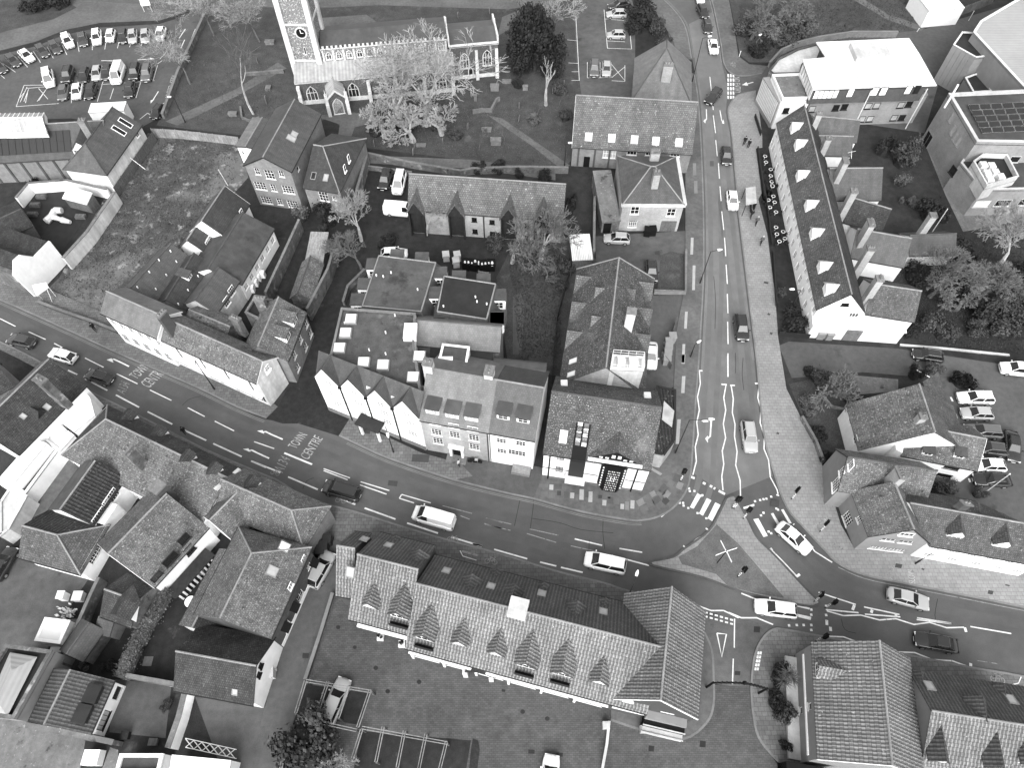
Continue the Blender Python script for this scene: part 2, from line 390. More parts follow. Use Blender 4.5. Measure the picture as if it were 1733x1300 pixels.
    def roof(s, m='slate', oh=.25, og=.12, t=.16, ridge='ridge', name='roof', m2=None, ridge_r=.11):
        L, W, ze, zr = s.L, s.W, s.ze, s.zr; hl, hr = s.hips; vr = W * s.rp
        kf, kb = s.rise('f'), s.rise('b')
        u0 = -og if not hl else -oh; u1 = L + og if not hr else L + oh
        a = (u0, -oh, ze - kf * oh); b_ = (u1, -oh, ze - kf * oh); c = (u1, W + oh, ze - kb * oh); d = (u0, W + oh, ze - kb * oh)
        r0 = (hl if hl else u0, vr, zr); r1 = (L - hr if hr else u1, vr, zr)
        P = lambda q: s.P(*q)
        bf, bb = MB(), MB()
        bf.prism([P(a), P(b_), P(r1), P(r0)], (0, 0, -t)); bb.prism([P(c), P(d), P(r0), P(r1)], (0, 0, -t))
        tgt = bb if m2 else bf
        if not m2: bf.v, bf.f = bf.v, bf.f
        if hl: bf.prism([P(d), P(a), P(r0)], (0, 0, -t))
        if hr: bf.prism([P(b_), P(c), P(r1)], (0, 0, -t))
        if m2: o = bf.build(name, m, s.root); bb.build(name, m2, s.root)
        else:
            off = len(bf.v); bf.v += bb.v; bf.f += [[i + off for i in q] for q in bb.f]; o = bf.build(name, m, s.root)
        if ridge:
            b = MB(); up = V((0, 0, .03)); b.tube(P(r0) + up, P(r1) + up, ridge_r, n=6)
            if hl: b.tube(P(a) + up, P(r0) + up, ridge_r * .9, n=6); b.tube(P(d) + up, P(r0) + up, ridge_r * .9, n=6)
            if hr: b.tube(P(b_) + up, P(r1) + up, ridge_r * .9, n=6); b.tube(P(c) + up, P(r1) + up, ridge_r * .9, n=6)
            b.build('ridge_tiles', ridge, o)
        s.roof_o = o
        for (p, q) in ((a, b_), (c, d)):
            p, q = P(p), P(q); n = (q - p).normalized().cross(V((0, 0, 1))); MB().tube(p + n * .05 - V((0, 0, .1)), q + n * .05 - V((0, 0, .1)), .06, n=5).build('gutter', 'dark_metal', s.root)
        return o
    def mono(s, m='lead', zr=None, oh=.2, t=.15, name='roof'):
        """one slope rising from the front side to the back"""
        k = (zr - s.ze) / s.W; b = MB()
        b.prism([s.P(-.1, -oh, s.ze - k*oh), s.P(s.L + .1, -oh, s.ze - k*oh), s.P(s.L + .1, s.W, zr), s.P(-.1, s.W, zr)], (0, 0, -t)); o = b.build(name, m, s.root)
        w_ = MB()
        for u in (0, s.L): w_.poly([s.P(u, 0, s.ze), s.P(u, s.W, s.ze), s.P(u, s.W, zr - .05)])
        w_.poly([s.P(0, s.W, s.ze), s.P(s.L, s.W, s.ze), s.P(s.L, s.W, zr - .05), s.P(0, s.W, zr - .05)])
        s.monow = w_; s.roof_o = o; return o
    def barge(s, m='white', k='lr', w=.22):
        """boards along the gable verges"""
        b = MB(); oh, og = .25, .16
        for q in k:
            u = -og if q == 'l' else s.L + og - .05
            for vv, kk in ((-oh, s.rise('f')), (s.W + oh, s.rise('b'))):
                b.obox(s.P(u, vv, s.ze - kk * oh - w), s.P(u, s.W * s.rp, s.zr - w) - s.P(u, vv, s.ze - kk * oh - w), s.ex * .05, (0, 0, w - .01))
        return b.build('barge_board', m, s.root)
    def flat(s, m='felt', parapet=.4, pm='concrete', pw=.3, zr=None):
        z = s.ze; b = MB(); b.prism([s.P(0, 0, z), s.P(s.L, 0, z), s.P(s.L, s.W, z), s.P(0, s.W, z)], (0, 0, -.2)); o = b.build('roof', m, s.root); s.roof_o = o
        if parapet:
            b = MB(); c = -.03
            for (u0, u1, v0, v1) in ((c, s.L - c, c, pw), (c, s.L - c, s.W - pw, s.W - c), (c, pw, pw, s.W - pw), (s.L - pw, s.L - c, pw, s.W - pw)):
                b.obox(s.P(u0, v0, z - .05), s.ex * (u1 - u0), s.ey * (v1 - v0), (0, 0, parapet + .05))
            b.build('parapet', pm, s.root)
        return o
    def chimney(s, p, zt, w=.9, d=.6, pots=2, m='brick', zb=None, name='chimney', capm='concrete'):
        q = at(p, zt); zb = s.ze if zb is None else zb; ex, ey = s.ex, s.ey; c = V((q.x, q.y, 0))
        b = MB(); b.obox(c - ex*w/2 - ey*d/2 + V((0, 0, zb)), ex*w, ey*d, (0, 0, zt - zb - .24))
        ch = b.build(name, m, s.root)
        MB().obox(c - ex*(w/2 + .07) - ey*(d/2 + .07) + V((0, 0, zt - .25)), ex*(w + .14), ey*(d + .14), (0, 0, .25)).build('cap', capm, ch)
        for i in range(pots):
            e = ex if w >= d else ey; k = c + e * ((i + .5) / pots - .5) * max(w, d) * .9
            pb = MB(); pb.tube(k + V((0, 0, zt - .02)), k + V((0, 0, zt + .38)), .13, .1, n=8, caps=False)
            pb.tube(k + V((0, 0, zt + .2)), k + V((0, 0, zt + .21)), .1, .1, n=8); pb.build('chimney_pot', 'pot', ch)
        return ch
    def rooflight(s, k, p, w=.8, l=1.1, gm='glass_pale', fm='grey_metal'):
        u, d = s.onroof(k, p) if not (len(p) == 3) else p[1:]
        o, e, n, L = s.side(k); kk = s.rise(k); up = (n + V((0, 0, kk))).normalized(); nr = e.cross(up)
        if nr.z < 0: nr = -nr
        c = o + e * u + n * d + V((0, 0, s.ze + kk * d))
        mtx = Matrix(((e.x, up.x, nr.x, c.x), (e.y, up.y, nr.y, c.y), (e.z, up.z, nr.z, c.z), (0, 0, 0, 1)))
        if mtx.determinant() < 0: mtx = mtx @ Matrix.Scale(-1, 4, (1, 0, 0))
        w, l = round(w, 2), round(l, 2)
        def fr():
            b = MB(); t = .09
            b.box(-w/2, w/2, -l/2, -l/2 + t, -.02, .1); b.box(-w/2, w/2, l/2 - t, l/2, -.02, .1)
            b.box(-w/2, -w/2 + t, -l/2 + t, l/2 - t, -.02, .1); b.box(w/2 - t, w/2, -l/2 + t, l/2 - t, -.02, .1); return b.mesh('rooflight')
        me = cached(('rl', w, l), fr, 'grey_metal'); f = inst('rooflight', me, fm, s.root, mtx)
        pm = cached(('rlp', w, l), lambda: MB().box(-w/2 + .06, w/2 - .06, -l/2 + .06, l/2 - .06, -.01, .06).mesh('pane'), 'glass')
        sub('pane', pm, f, gm); return f
    def dormer(s, k, p, w=1.3, hf=1.2, rg=.6, kind='gable', wm='render', rm='slate', fm='white', gm='glass', nx=2, ny=2, fw=.15, hipb=0.0, ov=.2):
        """p: pixel of the middle of the dormer's foot on the slope"""
        u, d = s.onroof(k, p); o, e, n, L = s.side(k); kk = s.rise(k); zb = s.ze + kk * d; base = o + e * u + n * d
        Q = lambda a, b_, z: base + e * a + n * b_ + V((0, 0, zb + z))
        b = MB(); h = w / 2; dep = hf / kk
        b.poly([Q(-h, 0, -.1), Q(h, 0, -.1), Q(h, 0, hf), Q(-h, 0, hf)])
        for sg in (-h, h): b.poly([Q(sg, 0, -.05), Q(sg, dep, hf), Q(sg, 0, hf)])
        if kind == 'gable' and not hipb: b.poly([Q(-h, 0, hf), Q(h, 0, hf), Q(0, 0, hf + rg - .03)])
        dm = b.build('dormer', wm, s.root)
        r = MB(); f0 = -ov; hh = h + .14; drop = .14 * rg / h if kind == 'gable' else 0
        if kind == 'gable':
            for sg in (-1, 1):
                r.prism([Q(sg * hh, f0, hf - drop), Q(sg * hh, dep - drop / kk, hf - drop), Q(0, (hf + rg) / kk, hf + rg), Q(0, f0 + hipb, hf + rg)], (0, 0, -.09))
            if hipb: r.prism([Q(-hh, f0, hf - drop), Q(hh, f0, hf - drop), Q(0, f0 + hipb, hf + rg)], (0, 0, -.09))
        else:
            r.prism([Q(-hh, f0, hf + .02), Q(hh, f0, hf + .02), Q(hh, (hf + rg) / kk, hf + rg), Q(-hh, (hf + rg) / kk, hf + rg)], (0, 0, -.12))
        r.build('dormer_roof', rm, dm)
        if fm:
            ww, wh = w - 2 * fw, hf - .2
            o_, e_, n_, L_ = s.side(k); pp = base; ee = e if e.cross(-n).z > 0 else -e
            mtx = Matrix(((ee.x, -n.x, 0, pp.x - n.x*.03), (ee.y, -n.y, 0, pp.y - n.y*.03), (0, 0, 1, zb + .1), (0, 0, 0, 1)))
            window(dm, mtx, ww, wh, nx, ny, fm, gm, False, pane_parent=False)
        return dm
    def pipe(s, k, u, zt=None, m='dark_metal'):
        o, e, n, L = s.side(k); zt = s.ze if zt is None else zt; q = o + e * u - n * .08
        MB().tube(q, q + V((0, 0, zt - .1)), .055, n=6).build('downpipe', m, s.root)
# ------------------------------------------------------------------ flat pieces and small builders
def sheet(name, pts, z, m, kind='structure', parent=None):
    b = MB(); b.poly([at(p, z) for p in pts]); o = b.build(name, m, parent)
    if o.data.polygons[0].normal.z < 0: o.data.flip_normals()
    if kind and not parent: o['kind'] = kind
    return o
def slab(name, pts, z, m, parent=None):
    b = MB(); b.prism([at(p, z) for p in pts], (0, 0, -z - .1)); o = b.build(name, m, parent)
    if not parent: o['kind'] = 'structure'
    return o
def offset_line(P, d):
    out = []
    for i, p in enumerate(P):
        a = P[max(i - 1, 0)]; c = P[min(i + 1, len(P) - 1)]; t = (c - a); t.z = 0; t.normalize()
        out.append(p + V((-t.y, t.x, 0)) * d)
    return out
def ribbon(b, P, w, off=0.0):
    A, B_ = offset_line(P, off - w/2), offset_line(P, off + w/2)
    for i in range(len(P) - 1): b.poly([A[i], A[i+1], B_[i+1], B_[i]])
def strip(name, pts, w, z, m, parent, off=0.0):
    P = smooth_line([at(p, z) for p in pts]); b = MB(); ribbon(b, P, w, off); o = b.build(name, m, parent)
    return o
def smooth_line(P, n=4):
    if len(P) < 3: return P
    out = []
    for i in range(len(P) - 1):
        p0, p1, p2, p3 = P[max(i-1, 0)], P[i], P[i+1], P[min(i+2, len(P)-1)]
        for k in range(n):
            t = k / n; out.append(.5 * ((2*p1) + (p2-p0)*t + (2*p0-5*p1+4*p2-p3)*t*t + (3*p1-p0-3*p2+p3)*t**3))
    return out + [P[-1]]
def kerb(pts, parent, m='kerb', w=.2, z=.125, off=0.0, name='kerb'):
    P = smooth_line([at(p, z) for p in pts]); b = MB(); A, B_ = offset_line(P, off - w/2), offset_line(P, off + w/2)
    for i in range(len(P) - 1): b.prism([A[i], A[i+1], B_[i+1], B_[i]], (0, 0, -.2))
    return b.build(name, m, parent)
def garden_wall(name, label, pts, h=1.8, w=.3, m='brick_garden', cap='concrete', cat='wall', group=None, z=0.0, top=True):
    """pts: pixels along the top of the wall if top else along its foot"""
    P = [at(p, h if top else z) for p in pts]; P = [V((p.x, p.y, 0)) for p in P]
    r = thing(name, label, cat, P[0], group); b, c = MB(), MB(); A, B_ = offset_line(P, -w/2), offset_line(P, w/2)
    A2, B2_ = offset_line(P, -w/2 - .04), offset_line(P, w/2 + .04); up = V((0, 0, h - .1)); dn = V((0, 0, -.2))
    for i in range(len(P) - 1):
        b.prism([A[i] + dn, A[i+1] + dn, B_[i+1] + dn, B_[i] + dn], (0, 0, h + .1)); c.prism([A2[i] + up, A2[i+1] + up, B2_[i+1] + up, B2_[i] + up], (0, 0, .1))
    b.build('wall', m, r); c.build('coping', cap, r); return r
def panel_fence(name, label, pts, h=1.8, m='wood', top=True, step=1.85, slats=True):
    P = [at(p, h if top else 0) for p in pts]; P = [V((p.x, p.y, 0)) for p in P]; r = thing(name, label, 'fence', P[0])
    for i in range(len(P) - 1):
        d = P[i+1] - P[i]; L = d.length; n = max(1, round(L / step)); e = d / L; q = V((-e.y, e.x, 0))
        for k in range(n):
            o = P[i] + e * (L * k / n); l = L / n
            MB().obox(o + e*.06 - q*.02 + V((0, 0, .05)), e*(l - .12), q*.04, (0, 0, h - .1 + rnd.uniform(-.03, .03))).obox(o + e*.06 - q*.04 + V((0, 0, h - .1)), e*(l - .12), q*.08, (0, 0, .06)).obox(o + e*.06 - q*.04 + V((0, 0, h*.5)), e*(l - .12), q*.08, (0, 0, .08)).build('fence_panel', m, r)
            MB().obox(o - e*.06 - q*.06 + V((0, 0, -.1)), e*.12, q*.12, (0, 0, h + .15)).build('post', m, r)
    return r

def block(root, pts, z, wm, rm, par=.35, z0=-.3, pm=None, pw=.25, names=('wall', 'roof', 'parapet'), world=False):
    """a flat-roofed volume over a polygon of pixels seen at height z"""
    P = [V(p) for p in pts] if world else [at(p, z) for p in pts]; n = len(P)
    if sum(P[i].x * P[(i+1) % n].y - P[(i+1) % n].x * P[i].y for i in range(n)) < 0: P.reverse()
    w_ = MB(); zt = z + par - .06
    for i in range(n):
        a, b_ = P[i], P[(i+1) % n]; w_.poly([V((a.x, a.y, z0)), V((b_.x, b_.y, z0)), V((b_.x, b_.y, zt)), V((a.x, a.y, zt))])
    wo = w_.build(names[0], wm, root)
    r = MB(); r.prism([V((p.x, p.y, z - .05)) for p in P], (0, 0, -.15)); ro = r.build(names[1], rm, root)
    if par:
        c = MB()
        for i in range(n):
            a, b_ = V((P[i].x, P[i].y, zt)), V((P[(i+1) % n].x, P[(i+1) % n].y, zt)); e = (b_ - a); l = e.length; e = e / l; q = V((-e.y, e.x, 0))
            c.obox(a - q*.05 - e*.04, e*(l - pw + .06), q*(pw + .05), (0, 0, .07)); c.obox(a + q*.02 + e*.05 - V((0, 0, par - .1)), e*(l - .1), q*(pw - .06), (0, 0, par - .1))
        c.build(names[2], pm or wm, root)
    return wo, ro, P
def wall_mtx(a, b, p=None, inset=-.03):
    """frame of a vertical wall running a -> b (outside on the right of a -> b); p: pixel on it"""
    e = (b - a); e.z = 0; e.normalize(); n = V((e.y, -e.x, 0))
    d = ray(p); t = (a - EYE).dot(n) / d.dot(n); q = EYE + d * t
    q = q - n * inset
    return Matrix(((-e.x, n.x, 0, q.x), (-e.y, n.y, 0, q.y), (0, 0, 1, q.z), (0, 0, 0, 1))) if V((-e.x, -e.y, 0)).cross(n).z > 0 else Matrix(((e.x, n.x, 0, q.x), (e.y, n.y, 0, q.y), (0, 0, 1, q.z), (0, 0, 0, 1)))
def wall_window(root, a, b, p, w, h, nx=2, ny=2, fm='white', gm='glass', sill=True, inset=-.03):
    m_ = wall_mtx(a, b, p, inset); m_ = m_ @ Matrix.Translation((0, 0, -h/2)); return window(root, m_, w, h, nx, ny, fm, gm, sill)
def arch_pts(w, h, n=5):
    """pointed arch outline from lower left round to lower right"""
    hs = h - w * .8; out = [(-w/2, 0), (-w/2, hs)]
    for i in range(1, n + 1): t = i / n * math.radians(66); out.append((w/2 - w*math.cos(t), hs + (h - hs) * math.sin(t) / math.sin(math.radians(66)))) if i < n else out.append((0, h))
    return out + [(-x, y) for x, y in reversed(out[:-1])]
def gothic(parent, mtx, w, h, lights=3, name='arched_window', fm='stone', gm='glass'):
    def fr():
        b = MB(); o = arch_pts(w, h); i_ = [(x * (1 - .32 / w), .1 + y * (1 - .22 / h)) for x, y in o]
        for k in range(len(o) - 1):
            b.prism([(o[k][0], .1, o[k][1]), (o[k+1][0], .1, o[k+1][1]), (i_[k+1][0], .1, i_[k+1][1]), (i_[k][0], .1, i_[k][1])], (0, -.16, 0))
        b.box(-w/2 - .06, w/2 + .06, -.06, .16, -.12, .06)
        for k in range(1, lights): x = -w/2 + w * k / lights; b.box(x - .05, x + .05, -.02, .06, 0, h * (.8 if abs(x) < w * .2 else .68))
        if lights > 1: b.box(-w/2 + .1, w/2 - .1, -.02, .05, h * .52, h * .52 + .09)
        return b.mesh(name)
    f = inst(name, cached(('go', w, h, lights), fr, 'stone'), fm, parent, mtx)
    pm = cached(('gop', w, h), lambda: MB().prism([(x, .0, y) for x, y in arch_pts(w * .95, h * .97)], (0, -.03, 0)).mesh('pane'), 'glass')
    sub('pane', pm, f, gm); return f
mm('lettering', .42, .7, [(.8, .3), (7, .3)], spots=[(2.4, .54, .1, .14)])
# ================================================================== ground, roads, pavements
b = MB(); b.box(-700, 700, -300, 1100, -1, 0); struct(b.build('ground', 'earth'))
NK = [(-160, 440), (0, 508), (105, 555), (209, 603), (330, 655), (400, 689), (450, 710), (505, 717), (567, 736), (661, 778), (766, 813), (850, 834), (902, 845), (983, 867), (1061, 881), (1088, 882), (1114, 876), (1140, 861), (1161, 835), (1170, 806), (1174, 757), (1179, 678), (1183, 626), (1187, 561), (1192, 457), (1191, 326), (1184, 183), (1176, 125), (1171, 97), (1163, 52), (1150, 26), (1124, -2), (1095, -25)]
EK = [(1190, -30), (1204, 0), (1218, 65), (1225, 108), (1231, 123)]
EK2 = [(1279, 152), (1250, 159), (1236, 173), (1231, 190), (1237, 222), (1244, 300), (1250, 366), (1266, 499), (1280, 617), (1291, 730), (1311, 808), (1331, 860), (1357, 891), (1395, 932), (1420, 956), (1464, 975), (1541, 991), (1618, 1006), (1733, 1029), (1900, 1062)]
SK = [(1900, 1180), (1728, 1143), (1642, 1128), (1528, 1105), (1448, 1086), (1402, 1078), (1335, 1065)]
SK2 = [(1194, 1035), (1163, 1019), (1068, 1000), (1022, 985), (948, 967), (850, 937), (753, 911), (675, 888), (599, 864), (523, 843), (471, 812), (445, 801), (350, 760), (261, 715), (199, 684), (141, 655), (68, 611), (0, 577), (-160, 505)]
def sm(P, z=0): return [tuple(q) for q in smooth_line([at(p, z) for p in P], 3)]
bR = MB(); bR.poly(sm(NK) + sm(EK) + sm(EK2) + sm(SK) + sm(SK2))
for v in bR.v: v.z = .012
road = struct(bR.build('road', 'road'))
if road.data.polygons[0].normal.z < 0: road.data.flip_normals()
sheet('road_sheen', [(1166, 40), (1180, 125), (1187, 183), (1194, 326), (1195, 457), (1190, 561), (1186, 626), (1182, 678), (1178, 757), (1172, 800), (1230, 838), (1308, 806), (1288, 730), (1277, 617), (1263, 499), (1247, 366), (1241, 300), (1234, 222), (1228, 190), (1232, 150), (1222, 108), (1215, 65), (1205, 20)], .015, 'road_pale')  # same road as the rest; this sheet paints in its brighter wet sheen
def pav(name, front, back, m='slabs', kerbm='kerb', z=.12, kside=1):
    o = slab(name, [proj(p) for p in smooth_line([at(q, z) for q in front], 3)] + back, z, m)
    kerb(front, o, kerbm, .22, z + .006, off=.11 * kside); return o
# pavements
pav('pavement', [(-160, 440), (0, 508), (105, 555), (209, 603), (330, 655), (400, 689), (450, 708)], [(470, 688), (430, 660), (300, 590), (190, 535), (60, 480), (0, 455), (-160, 395)])
slab('side_lane', [(452, 709), (478, 717), (505, 717), (573, 738), (590, 712), (545, 680), (538, 640), (590, 520), (610, 430), (600, 420), (574, 440), (520, 560), (505, 620), (470, 690)], .03, 'dark_yard')
pv2 = pav('pavement', [(573, 738), (615, 758), (661, 778), (766, 813)], [(800, 806), (780, 785), (712, 766), (640, 732), (592, 708)])
pav('pavement', [(766, 813), (850, 834), (902, 845)], [(935, 800), (912, 790), (800, 770), (770, 770)], 'asphalt', z=.112)
pv3 = pav('pavement', [(902, 845), (983, 867), (1061, 881), (1088, 882), (1114, 876), (1140, 861), (1161, 835), (1170, 806), (1174, 757), (1179, 678), (1183, 626), (1187, 561), (1192, 457), (1191, 326), (1184, 183), (1176, 125)], [(1165, 120), (1160, 300), (1160, 480), (1145, 560), (1140, 660), (1090, 760), (1060, 800), (925, 790)], 'path')
pav('pavement', [(1171, 97), (1163, 52), (1150, 26), (1124, -2), (1095, -25)], [(1080, -20), (1110, 20), (1135, 60), (1150, 97)], 'path')
pav('pavement', [(1190, -30), (1204, 0), (1218, 65), (1225, 108), (1240, 125), (1262, 128), (1290, 124)], [(1299, 111), (1268, 108), (1250, 95), (1242, 43), (1228, -30)], 'path')
pv4 = pav('pavement', [(1279, 152), (1250, 159), (1236, 173), (1231, 190), (1237, 222), (1244, 300), (1250, 366), (1266, 499), (1280, 617), (1291, 730), (1311, 808), (1331, 860), (1357, 891), (1395, 932), (1420, 956), (1464, 975), (1541, 991), (1618, 1006), (1733, 1029), (1900, 1062)], [(1900, 1000), (1733, 970), (1445, 926), (1423, 888), (1406, 831), (1383, 762), (1357, 710), (1331, 658), (1317, 571), (1312, 502), (1301, 415), (1291, 337), (1290, 230), (1285, 190)], 'slabs_pale')
pav('pavement', [(1900, 1180), (1728, 1143), (1642, 1128), (1528, 1105), (1448, 1086), (1402, 1078), (1335, 1065), (1308, 1064), (1288, 1082), (1276, 1109), (1271, 1146), (1270, 1171), (1273, 1208), (1282, 1248), (1307, 1281), (1331, 1305), (1340, 1340)], [(1420, 1340), (1350, 1150), (1380, 1120), (1545, 1160), (1900, 1240)])
pav('pavement', [(1194, 1035), (1163, 1019), (1068, 1000), (1022, 985), (948, 967), (850, 937), (753, 911), (675, 888), (599, 864), (523, 843), (471, 812), (445, 801), (350, 760), (261, 715), (199, 684), (141, 655), (68, 611), (0, 577), (-160, 505)], [(-160, 515), (0, 590), (130, 660), (260, 735), (440, 815), (540, 875), (560, 910), (800, 990), (1000, 1040), (1180, 1080)])
# traffic island with its own little triangle of grass
isl = slab('traffic_island', [(1229, 843), (1242, 839), (1250, 851), (1266, 880), (1282, 911), (1311, 940), (1368, 1001), (1387, 1020), (1371, 1026), (1325, 1018), (1254, 1001), (1233, 995), (1188, 977), (1108, 958), (1101, 951), (1139, 943), (1158, 929), (1200, 898), (1221, 861)],  .12, 'slabs_pale')
kerb([(1229, 843), (1242, 839), (1250, 851), (1266, 880), (1282, 911), (1311, 940), (1368, 1001), (1387, 1020), (1371, 1026), (1325, 1018), (1254, 1001), (1188, 977), (1108, 958), (1101, 951), (1139, 943), (1158, 929), (1200, 898), (1221, 861), (1229, 843)], isl, 'kerb_dark', .25, .126)
sheet('grass', [(1148, 943), (1180, 925), (1213, 888), (1250, 921), (1285, 962), (1327, 1012), (1280, 1005), (1233, 993), (1212, 972), (1154, 955)], .13, 'dry_lawn')
# service road and forecourt at the bottom
sheet('service_road', [(1194, 1035), (1335, 1065), (1308, 1064), (1288, 1082), (1276, 1109), (1271, 1146), (1268, 1165), (1205, 1158), (1205, 1100), (1190, 1072)], .014, 'worn_asphalt')
sheet('forecourt', [(1206, 1160), (1270, 1163), (1273, 1208), (1282, 1248), (1307, 1281), (1345, 1345), (1020, 1345), (1032, 1218), (1157, 1250), (1194, 1223), (1206, 1192)], .018, 'block_paving')
pav('pavement', [(1188, 1066), (1203, 1100), (1206, 1146), (1206, 1192), (1194, 1223), (1157, 1249), (1100, 1238), (1034, 1217)], [(1034, 1190), (1130, 1150), (1160, 1080)], 'path')
sheet('courtyard', [(575, 985), (545, 1045), (525, 1150), (500, 1340), (1020, 1345), (1034, 1212), (1036, 1170), (700, 1060)], .008, 'block_paving')
sheet('lane', [(560, 900), (590, 900), (570, 1000), (525, 1150), (495, 1225), (440, 1230), (460, 1150), (500, 1040), (530, 960)], .01, 'asphalt')
sheet('yard', [(440, 1195), (495, 1200), (480, 1345), (390, 1345), (330, 1180)], .006, 'worn_asphalt')
sheet('yard', [(-60, 950), (60, 940), (150, 980), (110, 1040), (80, 1100), (-60, 1110)], .008, 'worn_asphalt')
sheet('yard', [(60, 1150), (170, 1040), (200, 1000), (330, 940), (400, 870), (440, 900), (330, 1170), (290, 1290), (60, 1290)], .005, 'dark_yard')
sheet('yard', [(195, 1150), (290, 1160), (280, 1250), (185, 1240)], .012, 'worn_asphalt')
sheet('yard', [(-60, 1215), (110, 1240), (200, 1270), (200, 1345), (-60, 1345)], .012, 'concrete')
# right-hand drive and car park
sheet('driveway', [(1318, 585), (1335, 578), (1520, 590), (1733, 622), (1900, 640), (1900, 900), (1733, 890), (1660, 870), (1550, 810), (1580, 640), (1460, 630), (1340, 640)], .01, 'asphalt')
sheet('patio', [(1408, 632), (1520, 642), (1520, 662), (1405, 672)], .02, 'concrete')
sheet('garden', [(1335, 650), (1405, 635), (1440, 665), (1440, 780), (1395, 775), (1360, 710)], .016, 'grass')
# car park at the top left, school road, churchyard
sheet('car_park', [(-80, 110), (0, 92), (60, 78), (110, 58), (170, 46), (270, 40), (318, 25), (335, -12), (362, -12), (345, 30), (320, 100), (275, 195), (240, 215), (120, 200), (-80, 205)], .01, 'asphalt')
sheet('grass', [(-80, 100), (0, 85), (60, 70), (110, 50), (170, 38), (270, 34), (315, 20), (330, -15), (300, -30), (-80, -30)], .006, 'path')
sheet('top_road', [(-80, -40), (560, -40), (560, 8), (470, 12), (300, 10), (140, 0), (-80, 4)], .012, 'asphalt')
sheet('grass', [(-80, 6), (0, 0), (100, -5), (130, 12), (90, 32), (0, 55), (-80, 72)], .014, 'grass')
sheet('churchyard_grass', [(320, 100), (345, 30), (365, -40), (1000, -40), (1000, 60), (985, 160), (975, 262), (950, 290), (620, 250), (560, 200), (420, 230), (265, 212)], .008, 'grass')
sheet('path', [(280, 205), (400, 150), (470, 105), (485, 115), (405, 160), (300, 212)], .016, 'path')
sheet('path', [(370, 5), (470, 12), (560, 12), (640, 8), (860, 15), (960, 0), (960, -8), (640, -4), (480, 0), (380, -8)], .018, 'path')
sheet('path', [(540, 30), (620, 24), (640, 38), (545, 48)], .014, 'path')
sheet('path', [(826, 195), (850, 200), (965, 280), (945, 282), (905, 250)], .016, 'path')
sheet('path', [(530, 195), (600, 190), (640, 205), (600, 215), (590, 245), (610, 262), (800, 270), (940, 290), (940, 305), (800, 285), (600, 275), (570, 245), (575, 210)], .012, 'path')
sheet('path', [(850, 28), (890, 12), (960, -20), (970, -10), (900, 25), (840, 62), (846, 45)], .02, 'path')
sheet('rough_grass', [(250, 225), (410, 240), (420, 300), (350, 380), (310, 470), (180, 530), (160, 560), (60, 510), (100, 470), (180, 330), (225, 260)], .01, 'rough_grass')
# hall car park
sheet('car_park', [(970, -40), (1060, -40), (1075, 20), (1075, 100), (1070, 165), (985, 165), (975, 100)], .012, 'worn_asphalt')
sheet('garden', [(1060, -40), (1130, -40), (1145, 30), (1140, 90), (1080, 100), (1075, 20)], .01, 'earth')
sheet('driveway', [(1130, 50), (1165, 60), (1172, 100), (1140, 100)], .016, 'path')
# yards behind the centre block
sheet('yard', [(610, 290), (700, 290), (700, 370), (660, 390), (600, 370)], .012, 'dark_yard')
sheet('garden', [(860, 430), (960, 400), (1010, 440), (960, 640), (860, 620), (840, 470)], .01, 'grass')
sheet('path', [(868, 500), (880, 495), (888, 510), (882, 600), (868, 600)], .016, 'asphalt')
sheet('yard', [(1005, 400), (1165, 390), (1165, 450), (1110, 480), (1010, 450)], .014, 'worn_asphalt')
sheet('grass', [(1118, 432), (1135, 425), (1158, 430), (1158, 495), (1112, 498)], .02, 'grass')
sheet('yard', [(1090, 500), (1160, 500), (1150, 650), (1090, 680)], .018, 'asphalt')
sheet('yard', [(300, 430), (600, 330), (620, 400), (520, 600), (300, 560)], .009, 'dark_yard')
# green and roads at the top right
sheet('grass', [(1228, -40), (1600, -40), (1560, 60), (1420, 65), (1300, 105), (1268, 105), (1252, 92), (1243, 40)], .01, 'grass')
sheet('path', [(1430, -10), (1450, -10), (1500, 22), (1565, 45), (1560, 52), (1500, 32)], .016, 'path')
sheet('service_road', [(1231, 123), (1262, 128), (1299, 112), (1420, 66), (1560, 50), (1733, 0), (1900, -60), (1900, 40), (1600, 100), (1560, 240), (1600, 380), (1560, 390), (1530, 230), (1300, 215), (1279, 152), (1250, 159), (1236, 173)], .013, 'asphalt')
sheet('garden', [(1400, 200), (1600, 230), (1620, 380), (1733, 380), (1733, 600), (1520, 580), (1440, 420)], .015, 'earth')
sheet('path', [(1560, 230), (1580, 228), (1640, 360), (1733, 355), (1733, 372), (1630, 392), (1600, 330)], .02, 'concrete')
def track(pts, offs, m, w=.7):
    P = smooth_line([at(p, .0162) for p in pts], 3)
    for o_ in offs:
        b = MB(); ribbon(b, P, w, -o_); b.build('wheel_track', m, road)
track(NK[0:15], (1.0, 2.7, 4.6, 6.3), 'road_track'); track(NK[18:26], (1.0, 2.6), 'track_pale'); track([(1231, 190), (1237, 222), (1244, 300), (1250, 366), (1266, 499), (1280, 617), (1291, 730)], (1.1, 2.7), 'track_pale')
track([(1331, 860), (1357, 891), (1395, 932), (1420, 956), (1464, 975), (1541, 991), (1618, 1006), (1733, 1029)], (1.2, 2.9), 'road_track'); track([(1642, 1128), (1528, 1105), (1448, 1086), (1402, 1078), (1335, 1065)], (1.2, 2.9), 'road_track')
def seam(f, pts, w=.07): b = MB(); ribbon(b, smooth_line([at(f(*p), .017) for p in pts], 3), w); b.build('road_seam', 'tar', road)
